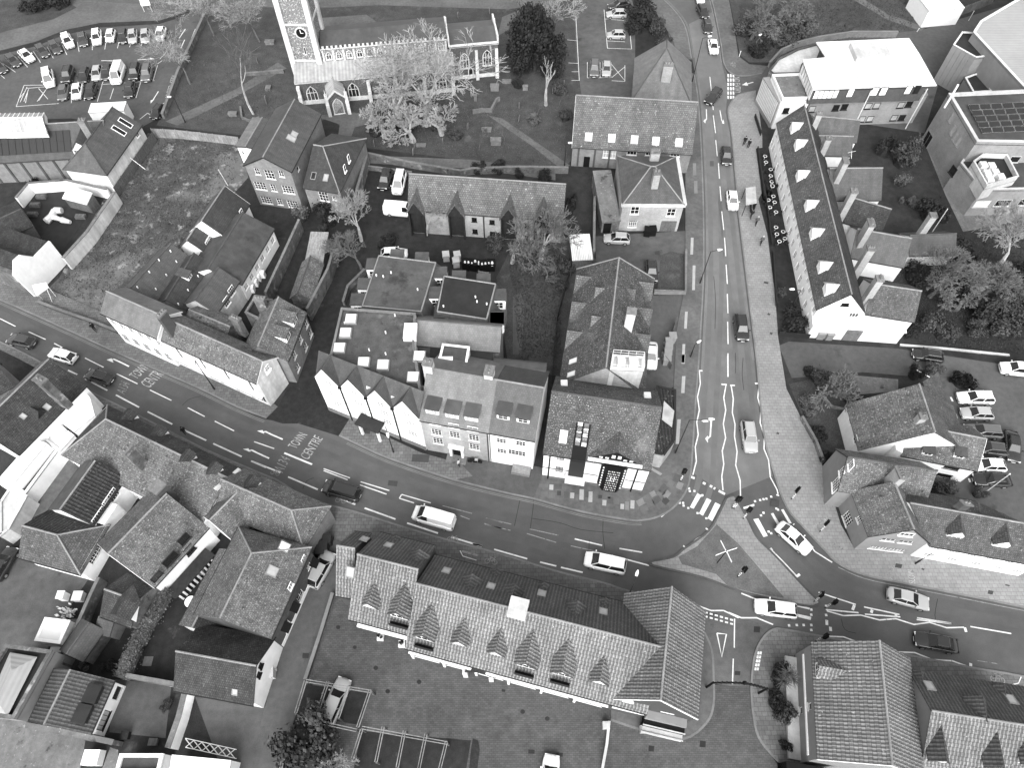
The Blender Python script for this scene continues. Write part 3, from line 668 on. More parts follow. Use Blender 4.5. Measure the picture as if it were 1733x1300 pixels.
for f, q in ((L2, [(305, 945), (285, 1040), (270, 1110)]), (L2, [(400, 880), (390, 1000), (372, 1130)]), (L2, [(845, 1065), (842, 1150), (855, 1260)]), (L2, [(380, 1062), (560, 1090), (700, 1135), (910, 1156)]), (L1, [(430, 870), (455, 820), (500, 800)]), (L0, [(1180, 330), (1225, 290), (1300, 270)]), (B3, [(620, 480), (640, 540), (700, 560)]), (B3, [(1150, 370), (1135, 460), (1150, 520)]), (U3, [(40, 1030), (42, 1090), (40, 1150)]), (U2, [(1560, 640), (1572, 800), (1568, 980)]), (L3, [(85, 20), (80, 120), (90, 210)])): seam(f, q)
for f, q in ((L1, [(455, 815), (495, 830), (488, 848), (448, 832)]), (L1, [(480, 545), (500, 552), (440, 640), (425, 632)]), (B2, [(480, 200), (705, 262), (700, 285), (480, 222)]), (L2, [(520, 985), (700, 1010), (700, 1028), (560, 1012)]), (T2, [(1535, 1040), (1560, 1040), (1560, 1075), (1535, 1075)])):
    b = MB(); b.poly([at(f(*p), .0168) for p in q]); b.build('road_patch', 'road_track', road)
# ================================================================== painted markings, parts of the road
def mline(pts, w=.13, name='lane_line', m='paint', parent=None, z=None, smooth=False):
    z = (.018 if z is None else z); P = [at(p, z) for p in pts]
    if smooth: P = smooth_line(P)
    b = MB(); ribbon(b, P, w); o = b.build(name, m, parent or road); return o
def mseg(f, segs, w=.14, m='paint', name='lane_dash', **k):
    for (a, c, d, e) in segs: mline([f(a, c), f(d, e)], w, name, m, **k)
def mquad(f, pts, name='crossing_bar', m='paint', parent=None, z=.018):
    b = MB(); b.poly([at(f(*p), z) for p in pts]); return b.build(name, m, parent or road)
mseg(U0, [(0, 915, 100, 965), (185, 1000, 295, 1050), (350, 1075, 405, 1103), (550, 1170, 670, 1230)])
mseg(L0, [(755, 125, 890, 190), (970, 230, 1110, 298), (1215, 345, 1325, 402), (1390, 432, 1515, 495)])
mseg(L0, [(440, 102, 500, 130), (550, 157, 695, 233), (750, 262, 900, 342), (955, 370, 1115, 452), (1170, 480, 1335, 557), (1380, 577, 1565, 662), (1625, 690, 1721, 732)], .2)
mseg(L1, [(97, 690, 285, 765), (335, 793, 527, 875), (595, 902, 770, 972), (830, 995, 1030, 1067), (1105, 1092, 1305, 1158), (1390, 1183, 1590, 1243)], .2)
mseg(B2, [(0, 67, 52, 80), (118, 98, 300, 150), (370, 168, 460, 190), (485, 197, 605, 225)], .18)
mseg(L1, [(115, 565, 245, 610), (565, 740, 735, 800), (565, 752, 720, 812), (805, 825, 990, 882), (800, 845, 972, 905), (1070, 907, 1258, 962), (1055, 932, 1150, 962), (1070, 907, 1055, 932)])
mseg(L1, [(310, 638, 490, 712)], .24)
mseg(L1, [(1335, 980, 1525, 1030), (1450, 1045, 1510, 1068), (1615, 1060, 1721, 1090), (1605, 1095, 1721, 1128)], .12, 'paint_worn')
mseg(L2, [(90, 1060, 250, 1100), (80, 1100, 245, 1140), (365, 1130, 555, 1172), (350, 1160, 540, 1218), (635, 1240, 820, 1280)], .12, 'paint_worn')
mseg(L2, [(660, 1195, 838, 1237), (950, 1257, 1097, 1282), (1220, 1052, 1280, 1000)], .17)
mseg(B2, [(840, 152, 970, 187)], .17)
mseg(T2, [(1535, 495, 1545, 590), (1550, 650, 1557, 710), (1557, 745, 1572, 860), (1573, 905, 1583, 1010), (1590, 1055, 1597, 1155), (1600, 1205, 1608, 1300)], .15)
mseg(U2, [(1612, 220, 1625, 340), (1630, 390, 1638, 510), (1640, 565, 1648, 690), (1648, 755, 1652, 880), (1650, 935, 1653, 1080), (1652, 1140, 1653, 1290)], .15)
mseg(L2, [(1650, 10, 1652, 145)], .15)
for f, pts in ((L2, [(1468, 110), (1473, 190), (1455, 275), (1467, 360), (1450, 440), (1460, 520), (1440, 600), (1448, 690), (1425, 780)]),
               (L2, [(1640, 195), (1625, 280), (1638, 360), (1622, 450), (1637, 540), (1615, 625), (1625, 710), (1612, 790), (1620, 880)]),
               (L3, [(15, 180), (28, 260), (22, 340), (38, 410), (35, 480), (50, 570), (42, 650), (68, 740), (70, 830)]),
               (L3, [(178, 175), (172, 255), (190, 320), (185, 400), (210, 480), (208, 555), (235, 620), (245, 720), (285, 795), (290, 820)]),
               (B3, [(540, 437), (632, 463), (727, 460), (830, 487), (920, 480), (1020, 512), (1105, 500), (1200, 530), (1295, 527)]),
               (B3, [(935, 663), (1025, 667), (1120, 705), (1230, 712), (1330, 748)]), (B3, [(410, 25), (475, 110), (570, 170)]), (B3, [(230, 95), (300, 165), (370, 240)]),
               (B3, [(555, 577), (632, 580), (700, 605)]), (B2, [(1195, 392), (1310, 435), (1380, 435), (1462, 475)]), (B3, [(0, 445), (70, 475), (155, 475), (245, 512)]), (L2, [(1385, 1255), (1450, 1195), (1525, 1155)]), (B3, [(70, 340), (150, 372)])):
    mline([f(*p) for p in pts], .15, 'zigzag_line')
mseg(L2, [(1458, 105, 1487, 105), (1610, 193, 1645, 195), (1666, 200, 1697, 200)], .22)
mseg(L3, [(155, 170, 180, 170)], .25)
mseg(B3, [(495, 335, 700, 402), (535, 430, 715, 447), (745, 415, 940, 457), (750, 455, 945, 470), (1037, 475, 1225, 505), (1035, 485, 1225, 507), (1330, 523, 1555, 562)], .15)
mseg(B3, [(692, 405, 682, 432), (790, 430, 785, 448), (922, 455, 920, 468), (1299, 528, 1307, 553), (1332, 725, 1332, 748), (370, 250, 392, 235), (230, 92, 240, 105), (560, 525, 562, 548), (540, 487, 541, 515)], .3)
mseg(B3, [(1365, 710, 1480, 728)], .1, 'paint_worn')
for q in ([(1455, 897), (1480, 915), (1430, 1000), (1405, 990)], [(1515, 930), (1545, 945), (1490, 1045), (1465, 1030)], [(1570, 958), (1603, 975), (1550, 1080), (1520, 1060)], [(1365, 1235), (1388, 1255), (1380, 1262), (1360, 1243)], [(1510, 1122), (1535, 1138), (1530, 1146), (1506, 1130)]): mquad(L2, q)
for q in ([(145, 968), (175, 962), (230, 1065), (205, 1072)], [(248, 935), (262, 930), (312, 1015), (298, 1022)], [(308, 912), (322, 908), (370, 990), (355, 995)], [(85, 897), (150, 877), (153, 890), (90, 908)], [(280, 820), (298, 825), (296, 832), (280, 828)]): mquad(L3, q)
for q in ([(335, 393), (447, 420), (445, 430), (335, 403)], [(372, 452), (455, 470), (452, 488), (372, 468)]): mquad(B3, q)
mseg(L2, [(1412, 792, 1437, 803), (1490, 830, 1507, 840), (1535, 850, 1550, 858), (1560, 865, 1570, 870), (1592, 883, 1633, 905)], .32, name='stop_line_dash')
studs = [L2(*p) for p in ((1400, 868), (1405, 885), (1435, 885), (1480, 915), (1487, 912), (1340, 962), (1362, 962), (1365, 980), (1395, 995), (1455, 1028), (1512, 1062))] + [L3(*p) for p in ((155, 862), (185, 855), (205, 850), (222, 847), (250, 835), (205, 930), (190, 945), (235, 1040), (280, 905), (290, 912), (250, 1050))] + [B3(*p) for p in ((455, 430), (455, 458), (455, 515), (455, 542), (413, 515), (375, 515), (333, 517), (537, 410), (537, 460))]
ms = cached('stud', lambda: MB().box(-.13, .13, -.13, .13, 0, .012).mesh('stud'), 'paint')
for p in studs:
    o = bpy.data.objects.new('stud', ms); COL.objects.link(o); o.parent = road; o.location = at(p, .013)
# edge lines (double yellow lines beside the kerbs)
def edge2(pts, side, parent=None, both=True):
    for k in ((.3, .5) if both else (.35,)):
        P = offset_line(smooth_line([at(p, .018) for p in pts]), side * k); b = MB(); ribbon(b, P, .09); b.build('edge_line', 'paint_worn' if not both else 'kerb', parent or road)
edge2([(-20, 499), (105, 555), (209, 603), (330, 655), (400, 689), (450, 710)], -1); edge2([(590, 746), (661, 778), (766, 813), (850, 834), (902, 845), (983, 867), (1061, 881), (1085, 882)], -1)
edge2([(1183, 626), (1187, 561), (1192, 457), (1191, 326), (1184, 183), (1176, 125)], -1); edge2([(1171, 97), (1163, 52), (1150, 26), (1124, -2)], -1)
edge2([(1190, -30), (1204, 0), (1218, 65), (1224, 105)], -1, None, False); edge2([(1237, 222), (1244, 300), (1250, 366), (1266, 499), (1280, 610)], -1, None, True)
edge2([(1420, 956), (1464, 975), (1541, 991), (1618, 1006), (1733, 1029)], -1, None, False)
edge2([(1288, 1082), (1276, 1109), (1271, 1146), (1270, 1171), (1273, 1208), (1282, 1248), (1307, 1281), (1331, 1305)], 1); edge2([(1203, 1100), (1206, 1146), (1206, 1192), (1194, 1223)], -1)
# turn arrows
def arrow(f, stem, head, w=.2):
    mline([f(*p) for p in stem], w, 'turn_arrow'); b = MB(); b.poly([at(f(*p), .0185) for p in head]); b.build('arrow_head', 'paint', road)
arrow(U0, [(835, 1225), (775, 1195), (735, 1177), (715, 1188)], [(690, 1182), (722, 1172), (735, 1200)])
arrow(L1, [(300, 550), (230, 520), (190, 500), (165, 505)], [(135, 495), (170, 490), (180, 515)]); arrow(L1, [(212, 673), (140, 640), (100, 620), (75, 625)], [(42, 613), (78, 608), (92, 632)])
arrow(L2, [(1545, 415), (1537, 530), (1520, 545)], [(1505, 545), (1522, 525), (1522, 572)]); arrow(T2, [(1512, 705), (1514, 770), (1505, 780)], [(1493, 782), (1508, 765), (1506, 798)], .16); arrow(T2, [(1600, 712), (1612, 780), (1618, 785)], [(1628, 800), (1612, 795), (1622, 770)], .16)
arrow(T3, [(145, 480), (110, 490), (100, 500)], [(78, 497), (105, 480), (115, 500)], .2)
mquad(L2, [(1480, 430), (1495, 422), (1525, 425), (1525, 437), (1495, 440)], 'turn_arrow')
# lettering painted on the road
def paint_text(txt, f, O, E, U, parent=None, z=.0185, m='lettering', name='road_lettering', bold=.0):
    c = bpy.data.curves.new('lettering', 'FONT'); c.body = txt; c.offset = bold
    t = bpy.data.objects.new('lettering', c); COL.objects.link(t)
    bpy.context.view_layer.update(); dg = bpy.context.evaluated_depsgraph_get()
    me = bpy.data.meshes.new_from_object(t.evaluated_get(dg)); bpy.data.objects.remove(t); bpy.data.curves.remove(c)
    xs = [v.co.x for v in me.vertices]; ys = [v.co.y for v in me.vertices]; x0, x1, y0, y1 = min(xs), max(xs), min(ys), max(ys)
    o_, e_, u_ = (at(f(*q), z) for q in (O, E, U))
    for v in me.vertices:
        a, b_ = (v.co.x - x0) / (x1 - x0), (v.co.y - y0) / (y1 - y0); v.co = o_ + (e_ - o_) * a + (u_ - o_) * b_
    me.materials.clear(); me.materials.append(M[m]); flat_uv(me) if not me.uv_layers else None
    o = bpy.data.objects.new(name, me); COL.objects.link(o); o.parent = parent or road; return o
paint_text('TOWN', L1, (388, 612), (462, 522), (330, 592)); paint_text('CENTRE', L1, (465, 685), (562, 545), (410, 658)); paint_text('A134', L1, (300, 770), (350, 678), (240, 742), m='paint_worn')
paint_text('TOWN', L0, (885, 162), (978, 78), (832, 132)); paint_text('CENTRE', L0, (968, 218), (1075, 118), (905, 185)); paint_text('A134', L0, (808, 262), (842, 190), (750, 238), m='paint_worn')
paint_text('NO ENTRY', T3, (30, 452), (38, 545), (65, 450))
paint_text('SLOW', L3, (580, 958), (508, 985), (572, 985), pv4, .127); paint_text('SLOW', B3, (1028, 288), (1022, 212), (990, 285), pv4, .127)
def cycle(f, c, s, rot, parent, z=.127):
    """bicycle symbol: two rings, frame lines"""
    C = at(f(*c), z); b = MB(); R = Matrix.Rotation(rot, 3, 'Z')
    def ring(x, y, r):
        for i in range(12):
            a0, a1 = 2*math.pi*i/12, 2*math.pi*(i+1)/12
            b.poly([C + R @ V((x + q*math.cos(t), y + q*math.sin(t), 0)) for q, t in ((r, a0), (r, a1), (r*.72, a1), (r*.72, a0))])
    ring(-.5*s, 0, .36*s); ring(.5*s, 0, .36*s)
    for p, q in (((-.5, 0), (-.15, .5)), ((-.15, .5), (.35, .5)), ((.35, .5), (0, 0)), ((0, 0), (-.15, .5)), ((.35, .5), (.5, 0)), ((.3, .65), (.55, .65)), ((-.3, .62), (-.05, .62))):
        ribbon(b, [C + R @ V((p[0]*s, p[1]*s, 0)), C + R @ V((q[0]*s, q[1]*s, 0))], .09*s)
    b.build('cycle_symbol', 'paint_worn', parent)
cycle(L3, (305, 335), 1.0, 1.6, pv4); cycle(L3, (635, 1115), .95, 2.4, pv4); cycle(B3, (900, 230), .95, 1.5, pv4); cycle(B3, (1480, 815), .9, -.2, road, .14)
cycle(T2, (1690, 415), 1.0, 1.5, road, .14); cycle(T3, (70, 640), 1.0, 1.5, pv4); cycle(L1, (250, 770), .7, -.3, road, .02); cycle(L1, (675, 948), .8, -.2, road, .02); cycle(L1, (1400, 1200), .8, -.2, road, .02); cycle(B1, (1400, 165), .9, -.2, road, .14)
mline([B1(1230, 105), B1(1245, 135), B1(1320, 158)], .1, parent=road, z=.14); mseg(B1, [(1240, 108, 1330, 132)], .25, 'paint_worn', z=.14)
mline([B3(1610, 800), B3(1595, 835), B3(1540, 848)], .1, parent=road, z=.14)
for k in range(2):
    for i in range(7): a = 1247 + i * 28; y = 436 + i * 8 + k * 22; mseg(B2, [(a, y, a + 17, y + 4)], .2, name='give_way_dash')
mline([B2(1343, 560), B2(1395, 565), B2(1370, 690), B2(1343, 560)], .16, 'give_way_triangle'); mseg(B2, [(1440, 480, 1438, 640), (1433, 700, 1428, 840)], .13)
for k in range(3):
    for i in range(6): mquad(T2, [(1648 + k*17, 478 + i*28), (1658 + k*17, 478 + i*28), (1659 + k*17, 498 + i*28), (1649 + k*17, 498 + i*28)], 'give_way_dash')
for k in range(2):
    for i in range(5): mquad(B3, [(168 - i*4 + k*-13 + 5, 660 + i*22), (179 - i*4 + k*-13 + 5, 662 + i*22), (176 - i*4 + k*-13 + 5, 678 + i*22), (165 - i*4 + k*-13 + 5, 676 + i*22)], 'tactile_dash', z=.128)
# paving stones that can be told apart on the corner, laid as pieces of the pavement
for (x, y, wd, hg, t) in ((430, 835, 62, 30, 2), (495, 840, 30, 40, 4), (528, 835, 52, 40, 1), (545, 880, 30, 36, 0), (440, 885, 50, 40, 2), (490, 890, 48, 45, 2), (630, 893, 30, 42, 4), (590, 885, 36, 50, 1), (690, 870, 32, 75, 4), (664, 905, 24, 40, 2), (724, 880, 30, 50, 1), (748, 885, 30, 75, 4), (780, 890, 28, 60, 2), (812, 908, 28, 28, 0), (838, 940, 30, 42, 4), (845, 890, 50, 45, 2), (872, 920, 40, 50, 1), (915, 925, 36, 50, 2), (955, 965, 28, 40, 4), (985, 950, 30, 60, 3), (1020, 942, 30, 60, 4), (1050, 960, 30, 50, 2)):
    b = MB(); b.prism([at(L2(*p), .128) for p in ((x + 2, y + 2), (x + wd - 2, y + 4), (x + wd - 4, y + hg - 2), (x, y + hg - 4))], (0, 0, -.03)); b.build('paving_stone', 'slab%d' % t, pv3)
for k, (x, y, r, wd, hg, t) in enumerate(((1090, 955, .5, 56, 42, 3), (1130, 930, .5, 56, 42, 2), (1165, 905, .5, 40, 36, 3), (1190, 945, .6, 56, 40, 1), (1150, 965, .5, 46, 36, 2), (1235, 870, .9, 60, 46, 1), (1215, 900, .7, 50, 40, 2), (1255, 905, .9, 50, 40, 3), (1280, 840, 1.0, 50, 40, 2), (1300, 880, 1.1, 46, 40, 2), (1250, 950, .8, 40, 36, 0), (1320, 800, 1.2, 50, 40, 1), (1340, 850, 1.2, 46, 40, 3), (1210, 975, .7, 44, 36, 2), (1110, 1000, .4, 50, 36, 2))):
    c, s = math.cos(-r), math.sin(-r); b = MB()
    b.prism([at(L2(x + (i*c - j*s), y + (i*s + j*c)), .13) for i, j in ((-wd/2, -hg/2), (wd/2, -hg/2), (wd/2, hg/2), (-wd/2, hg/2))], (0, 0, -.03)); b.build('paving_stone', 'slab%d' % t, pv3)
for k, (x, y, dx, l) in enumerate(((1424, 1055, 4, 78), (1432, 1170, 3, 80))):
    mquad(T2, [(x, y), (x + 22, y), (x + 24, y + l), (x + 2, y + l)], 'paving_strip', 'slab3', pv3, .129)
for (x, y, l, d) in ((1412, 390, 110, 4), (1424, 570, 160, 4), (1374, 870, 110, 6), (1358, 1080, 120, 6)): mquad(U2, [(x, y), (x + 18, y), (x + 18 - d, y + l), (x - d, y + l)], 'paving_strip', 'slab4', pv3, .129)
for (x, y, l, d) in ((1355, 140, 110, 6), (1325, 420, 160, 12), (1355, 0, 60, 4)): mquad(L2, [(x, y), (x + 22, y), (x + 22 - d, y + l), (x - d, y + l)], 'paving_strip', 'slab4', pv3, .129)
# manholes and patches
def patch(f, pts, m='dark_yard', z=.0165, name='manhole_cover', parent=None): mquad(f, pts, name, m, parent, z)
for (f, x, y, r) in ((B1, 560, 527, 12), (B1, 651, 637, 11), (B1, 767, 751, 13), (B1, 1005, 828, 13), (B1, 832, 880, 13), (B2, 275, 992, 13), (B2, 410, 1030, 13), (B3, 260, 1182, 12)):
    patch(f, [(x + r*math.cos(t*.5236), y + r*.95*math.sin(t*.5236)) for t in range(12)], 'felt_dark', .03)
for (f, x, y, w_, h_) in ((B2, 968, 1178, 30, 34), (B2, 1250, 1152, 32, 36), (B2, 160, 868, 20, 15), (B2, 640, 45, 2, 60), (B3, 140, 522, 34, 34), (B3, 35, 768, 30, 24), (B1, 365, 668, 34, 30), (B2, 307, 1200, 34, 24), (B2, 460, 1216, 36, 24)):
    patch(f, [(x, y), (x + w_, y + 2), (x + w_ - 2, y + h_), (x - 2, y + h_ - 2)], 'felt_dark', .024)
for (f, x, y, w_, h_) in ((L1, 985, 815, 60, 40), (L1, 1140, 645, 110, 55), (L3, 250, 850, 50, 46), (L3, 285, 455, 14, 16), (B3, 920, 175, 36, 28), (B3, 1065, 200, 14, 14), (B3, 1525, 290, 24, 12), (B3, 1430, 322, 28, 26), (U3, 210, 610, 26, 16), (U3, 232, 795, 14, 16), (U3, 246, 908, 14, 16), (L1, 800, 470, 70, 45), (L2, 1230, 930, 38, 30)):
    patch(f, [(x, y), (x + w_, y + 6), (x + w_ - 6, y + h_), (x - 6, y + h_ - 6)], 'slab0', .02 if f(x, y)[0] < 1150 and f(x, y)[1] > 800 and f is L1 else .131, parent=pv4 if f in (L3, B3, U3) else (pv3 if f is L2 else pv2))
# car-park bay lines
def bays(f, segs, w=.1, m='paint'):
    for q in segs: mline([f(q[0], q[1]), f(q[2], q[3])], w, 'bay_line', m, z=.017)
bays(T0, [(0, 480, 30, 505), (0, 395, 100, 465), (115, 360, 178, 432), (215, 330, 262, 402), (305, 300, 345, 375), (405, 290, 433, 353), (500, 270, 512, 333), (598, 290, 597, 322), (690, 250, 678, 317), (775, 250, 760, 310), (850, 270, 838, 303), (920, 270, 912, 295), (155, 552, 105, 688), (155, 550, 290, 548), (105, 688, 380, 668), (180, 590, 165, 665), (250, 570, 310, 640), (310, 560, 250, 650), (155, 600, 120, 640), (175, 560, 130, 660), (668, 520, 630, 655), (735, 570, 712, 640), (912, 525, 880, 632), (1020, 420, 990, 522), (655, 545, 1000, 520), (460, 540, 462, 665), (560, 540, 545, 650), (1030, 690, 1080, 650), (1030, 690, 1055, 715), (905, 770, 955, 730), (955, 730, 1000, 760), (1035, 380, 1080, 330), (1020, 410, 1050, 390), (170, 570, 290, 560), (185, 575, 155, 655), (240, 655, 310, 560)])
bays(T0, [(655, 390, 760, 392), (890, 385, 995, 378), (1025, 590, 990, 645), (1200, 185, 1160, 245), (1265, 185, 1240, 245), (1195, 255, 1170, 310)], .16)
for a_ in (([(735, 384), (763, 391), (735, 398)]), ([(970, 370), (998, 378), (970, 388)]), ([(1000, 640), (975, 668), (975, 648)])): mquad(T0, a_, 'arrow_head', z=.0175)
paint_text('KEEP CLEAR', T0, (1112, 485), (1068, 630), (1140, 490), z=.0175)
bays(T2, [(668, 110, 690, 520), (610, 255, 680, 262), (620, 405, 685, 408), (640, 462, 690, 462), (640, 518, 692, 518), (850, 60, 872, 310), (872, 310, 1028, 315), (1020, 228, 1028, 315), (865, 225, 885, 228), (742, 400, 742, 502), (742, 502, 890, 500), (825, 400, 825, 500), (895, 410, 895, 500), (985, 420, 985, 525), (900, 520, 985, 525), (895, 410, 985, 520), (985, 430, 900, 500), (868, 262, 985, 268), (860, 120, 980, 130)])
bays(U2, [(1145, 990, 1222, 995), (1222, 995, 1215, 1160), (1145, 1000, 1215, 1070), (1215, 1000, 1150, 1060)])
bays(L3, [(1303, 250, 1315, 275), (1330, 348, 1340, 375), (1410, 728, 1418, 750), (380, 995, 385, 1000)], .25)
# ================================================================== buildings: the church
ch = thing('church', 'flint church with square clock tower, clerestory and pale lead aisle roof', 'church', at(T1(880, 560)))
n = House('', '', '', T1(550, 318), T1(1357, 253), T1(1340, 107), 7.7, 8.9, root=ch); n.walls('flint'); n.roof('lead_dark', oh=.1, ridge=None)
b = MB()
for i in range(28):
    u = n.L * (i + .5) / 28; b.obox(n.P(u - .28, -.12, 7.7), n.ex*.36, n.ey*.3, (0, 0, .45))
b.obox(n.P(-.2, -.14, 7.45), n.ex*(n.L + .4), n.ey*.3, (0, 0, .28)); b.build('parapet', 'stone', ch)
for i in range(12):
    gothic(ch, n.wmat('f', n.L * (i + .55) / 12.1, 5.75, 0), 1.1, 1.5, 2)
b = MB()
for i in range(13): u = n.L * i / 12.1; b.obox(n.P(u - .12, -.12, 5.4), n.ex*.34, n.ey*.14, (0, 0, 2.1))
b.build('pilasters', 'stone', ch)
a = House('', '', '', T1(377, 527), T1(1405, 440), 4.6, 4.7, root=ch); a.walls('flint_dark', gables=False); a.mono('lead', 5.5, oh=.3); a.monow.build('wall', 'flint_dark', ch)
b = MB(); b.obox(a.P(-.15, -.12, 4.2), a.ex*(a.L + .3), a.ey*.25, (0, 0, .35)); b.obox(a.P(-.1, -.1, -.2), a.ex*(a.L + .2), a.ey*.12, (0, 0, 1.0)); b.build('string_course', 'stone', ch)
for p in ((490, 605), (757, 580), (1325, 530), (1010, 560)):
    u, z = a.onwall('f', T1(*p)); gothic(ch, a.wmat('f', u, max(.7, z - 1.45), 0), 2.0, 2.9, 3)
for u in (.3, 7.2, 12.6, 17.5, 22.5, a.L - .3):
    MB().obox(a.P(u - .3, -1.1, -.2), a.ex*.6, a.ey*1.1, (0, 0, 2.4)).obox(a.P(u - .28, -.7, 2.1), a.ex*.56, a.ey*.7, (0, 0, 1.7)).build('buttress', 'stone', ch)
c = House('', '', '', T1(1378, 300), T1(1692, 272), T1(1668, 125), 6.6, 7.6, root=ch); c.walls('flint_dark'); c.roof('lead_dark', oh=.1, ridge=None)
MB().obox(c.P(-.1, -.14, 6.3), c.ex*(c.L + .25), c.ey*.3, (0, 0, .5)).obox(c.P(-.1, -.1, -.2), c.ex*(c.L + .2), c.ey*.12, (0, 0, .9)).obox(c.P(c.L - .12, 0, 6.5), c.ex*.3, c.ey*c.W, (0, 0, 1.3)).obox(c.P(-.2, 0, 6.5), c.ex*.3, c.ey*c.W, (0, 0, 1.6)).build('parapet', 'stone', ch)
for p in ((1477, 390), (1623, 370)):
    u, z = c.onwall('f', T1(*p)); gothic(ch, c.wmat('f', u, z - 1.55, 0), 1.7, 3.1, 3)
gothic(ch, c.wmat('f', c.onwall('f', T1(1518, 480))[0], .1, 0), 1.0, 2.2, 1, 'arched_door', 'stone', 'timber')
for u in (.3, c.onwall('f', T1(1557, 440))[0], c.L - .3):
    MB().obox(c.P(u - .3, -.9, -.2), c.ex*.6, c.ey*.9, (0, 0, 3.4)).obox(c.P(u - .26, -.5, 3.1), c.ex*.52, c.ey*.5, (0, 0, 2.4)).build('buttress', 'stone', ch)
MB().tube(c.P(c.L, c.W/2, 7.5), c.P(c.L, c.W/2, 9), .12, .05).tube(c.P(0, c.W/2, 7.5), c.P(0, c.W/2, 10), .12, .05).tube(c.P(c.L, 0, 7), c.P(c.L, 0, 8.4), .14, .04).build('pinnacle', 'stone', ch)
p = House('', '', '', T1(590, 630), T1(577, 545), T1(695, 612), 3.6, 4.9, root=ch); p.walls('flint_dark'); p.roof('lead', oh=.2, ridge=None); p.barge('stone', 'l', .4)
u = p.W/2; gothic(ch, p.wmat('l', u, .05, 0), 1.9, 3.2, 1, 'arched_door', 'stone', 'offwhite')
for v in (-.3, p.W + .3): MB().obox(p.P(-.5, v - .3, -.2), p.ex*.9, p.ey*.6, (0, 0, 2.6)).obox(p.P(-.1, v - .25, 2.2), p.ex*.6, p.ey*.5, (0, 0, 1.8)).tube(p.P(.1, v, 3.6), p.P(.1, v, 5), .16, .04).build('buttress', 'stone', ch)
t = House('', '', '', T1(368, 395), T1(540, 398), 5.4, 5.5, root=ch)
t.ze = 26; t.walls('flint', gables=False); t.flat('lead_dark', .9, 'stone')
for u in (0, t.L):
    for v in (0, t.W):
        MB().obox(t.P(u - .45, v - .45, -.2), t.ex*.9, t.ey*.9, (0, 0, 27.5)).build('corner_buttress', 'stone', ch)
for z in (5.6, 12.2, 18.0): MB().obox(t.P(-.2, -.2, z), t.ex*(t.L + .4), t.ey*(t.W + .4), (0, 0, .3)).build('string_course', 'stone', ch)
u, z = t.onwall('f', T1(418, 210)); k = t.P(u, -.06, z)
d = MB(); d.tube(k, k - t.ey*.05, 1.05, n=24); cf = d.build('clock_face', 'stone', ch); MB().tube(k - t.ey*.05, k - t.ey*.1, .8, n=24).build('dial', 'black', cf)
MB().obox(k - t.ey*.15 - t.ex*.05, t.ex*.1, t.ey*.02, (0, 0, .65)).obox(k - t.ey*.15, t.ex*.45, t.ey*.02, (0, 0, .09)).build('hand', 'white', cf)
u, z = t.onwall('f', T1(445, 325)); window(ch, t.wmat('f', u, z - .7, -.03), .35, 1.4, 1, 1, 'stone', 'black')
gothic(ch, t.wmat('f', t.L/2, 19.6, 0), 2.0, 3.2, 2); gothic(ch, t.wmat('r', t.W/2, 19.6, 0), 2.0, 3.2, 2)
# ================================================================== tall brick house by the church
h = House('brick_house', 'tall brick house with gable end, three rows of white windows, beside the churchyard', 'house', T1(347, 1103), T1(537, 733), T1(48, 1070), 8.2, ('p', T1(165, 1027)))
h.win('l', [T1(135, 1110), T1(290, 1125)], .8, 1.2, 2, 2); h.win('l', [T1(215, 1130)], 1.5, 1.7, 3, 3); h.win('l', [T1(155, 1203), T1(335, 1228)], 1.9, 1.5, 4, 3); h.win('l', [T1(240, 1215)], .9, 1.4, 2, 3)
h.win('l', [U1(195, 148), U1(365, 175)], 1.8, 1.4, 4, 3); h.win('l', [U1(280, 158)], .9, 1.3, 2, 3); h.win('f', [T1(400, 1090), T1(400, 1135)], .6, .8, 1, 1)
h.walls('brick'); h.roof('slate'); h.barge('dark_metal', 'l'); h.rooflight('f', T1(355, 895), 1.1, 1.4); h.rooflight('f', T1(375, 868), 1.1, 1.0)
e = House('', '', '', T1(120, 958), T1(225, 775), T1(3, 942), 6.2, ('p', T1(76, 916)), root=h.root); e.win('l', [T1(42, 988), T1(58, 990)], .45, .7, 1, 2); e.walls('render'); e.roof('slate', m2='slate_pale'); e.barge('dark_metal', 'l')  # west slope paler than east: fall of light put into the slates
e = House('', '', '', T1(437, 1205), T1(662, 1240), T1(785, 890), 5.2, 8.0, hips=(None, 4.2), root=h.root); e.win('f', [U1(565, 125)], 1.5, 1.8, 3, 3); e.win('f', [U1(632, 135)], .6, .8, 1, 2); e.win('r', [T1(700, 1090), T1(725, 1025)], .7, 1.3, 1, 2)
e.walls('brick'); e.roof('slate_dark', ridge='ridge'); e.rooflight('f', T1(500, 1138), .8, 1.2, 'glass'); e.rooflight('f', T1(580, 1150), .8, 1.2)
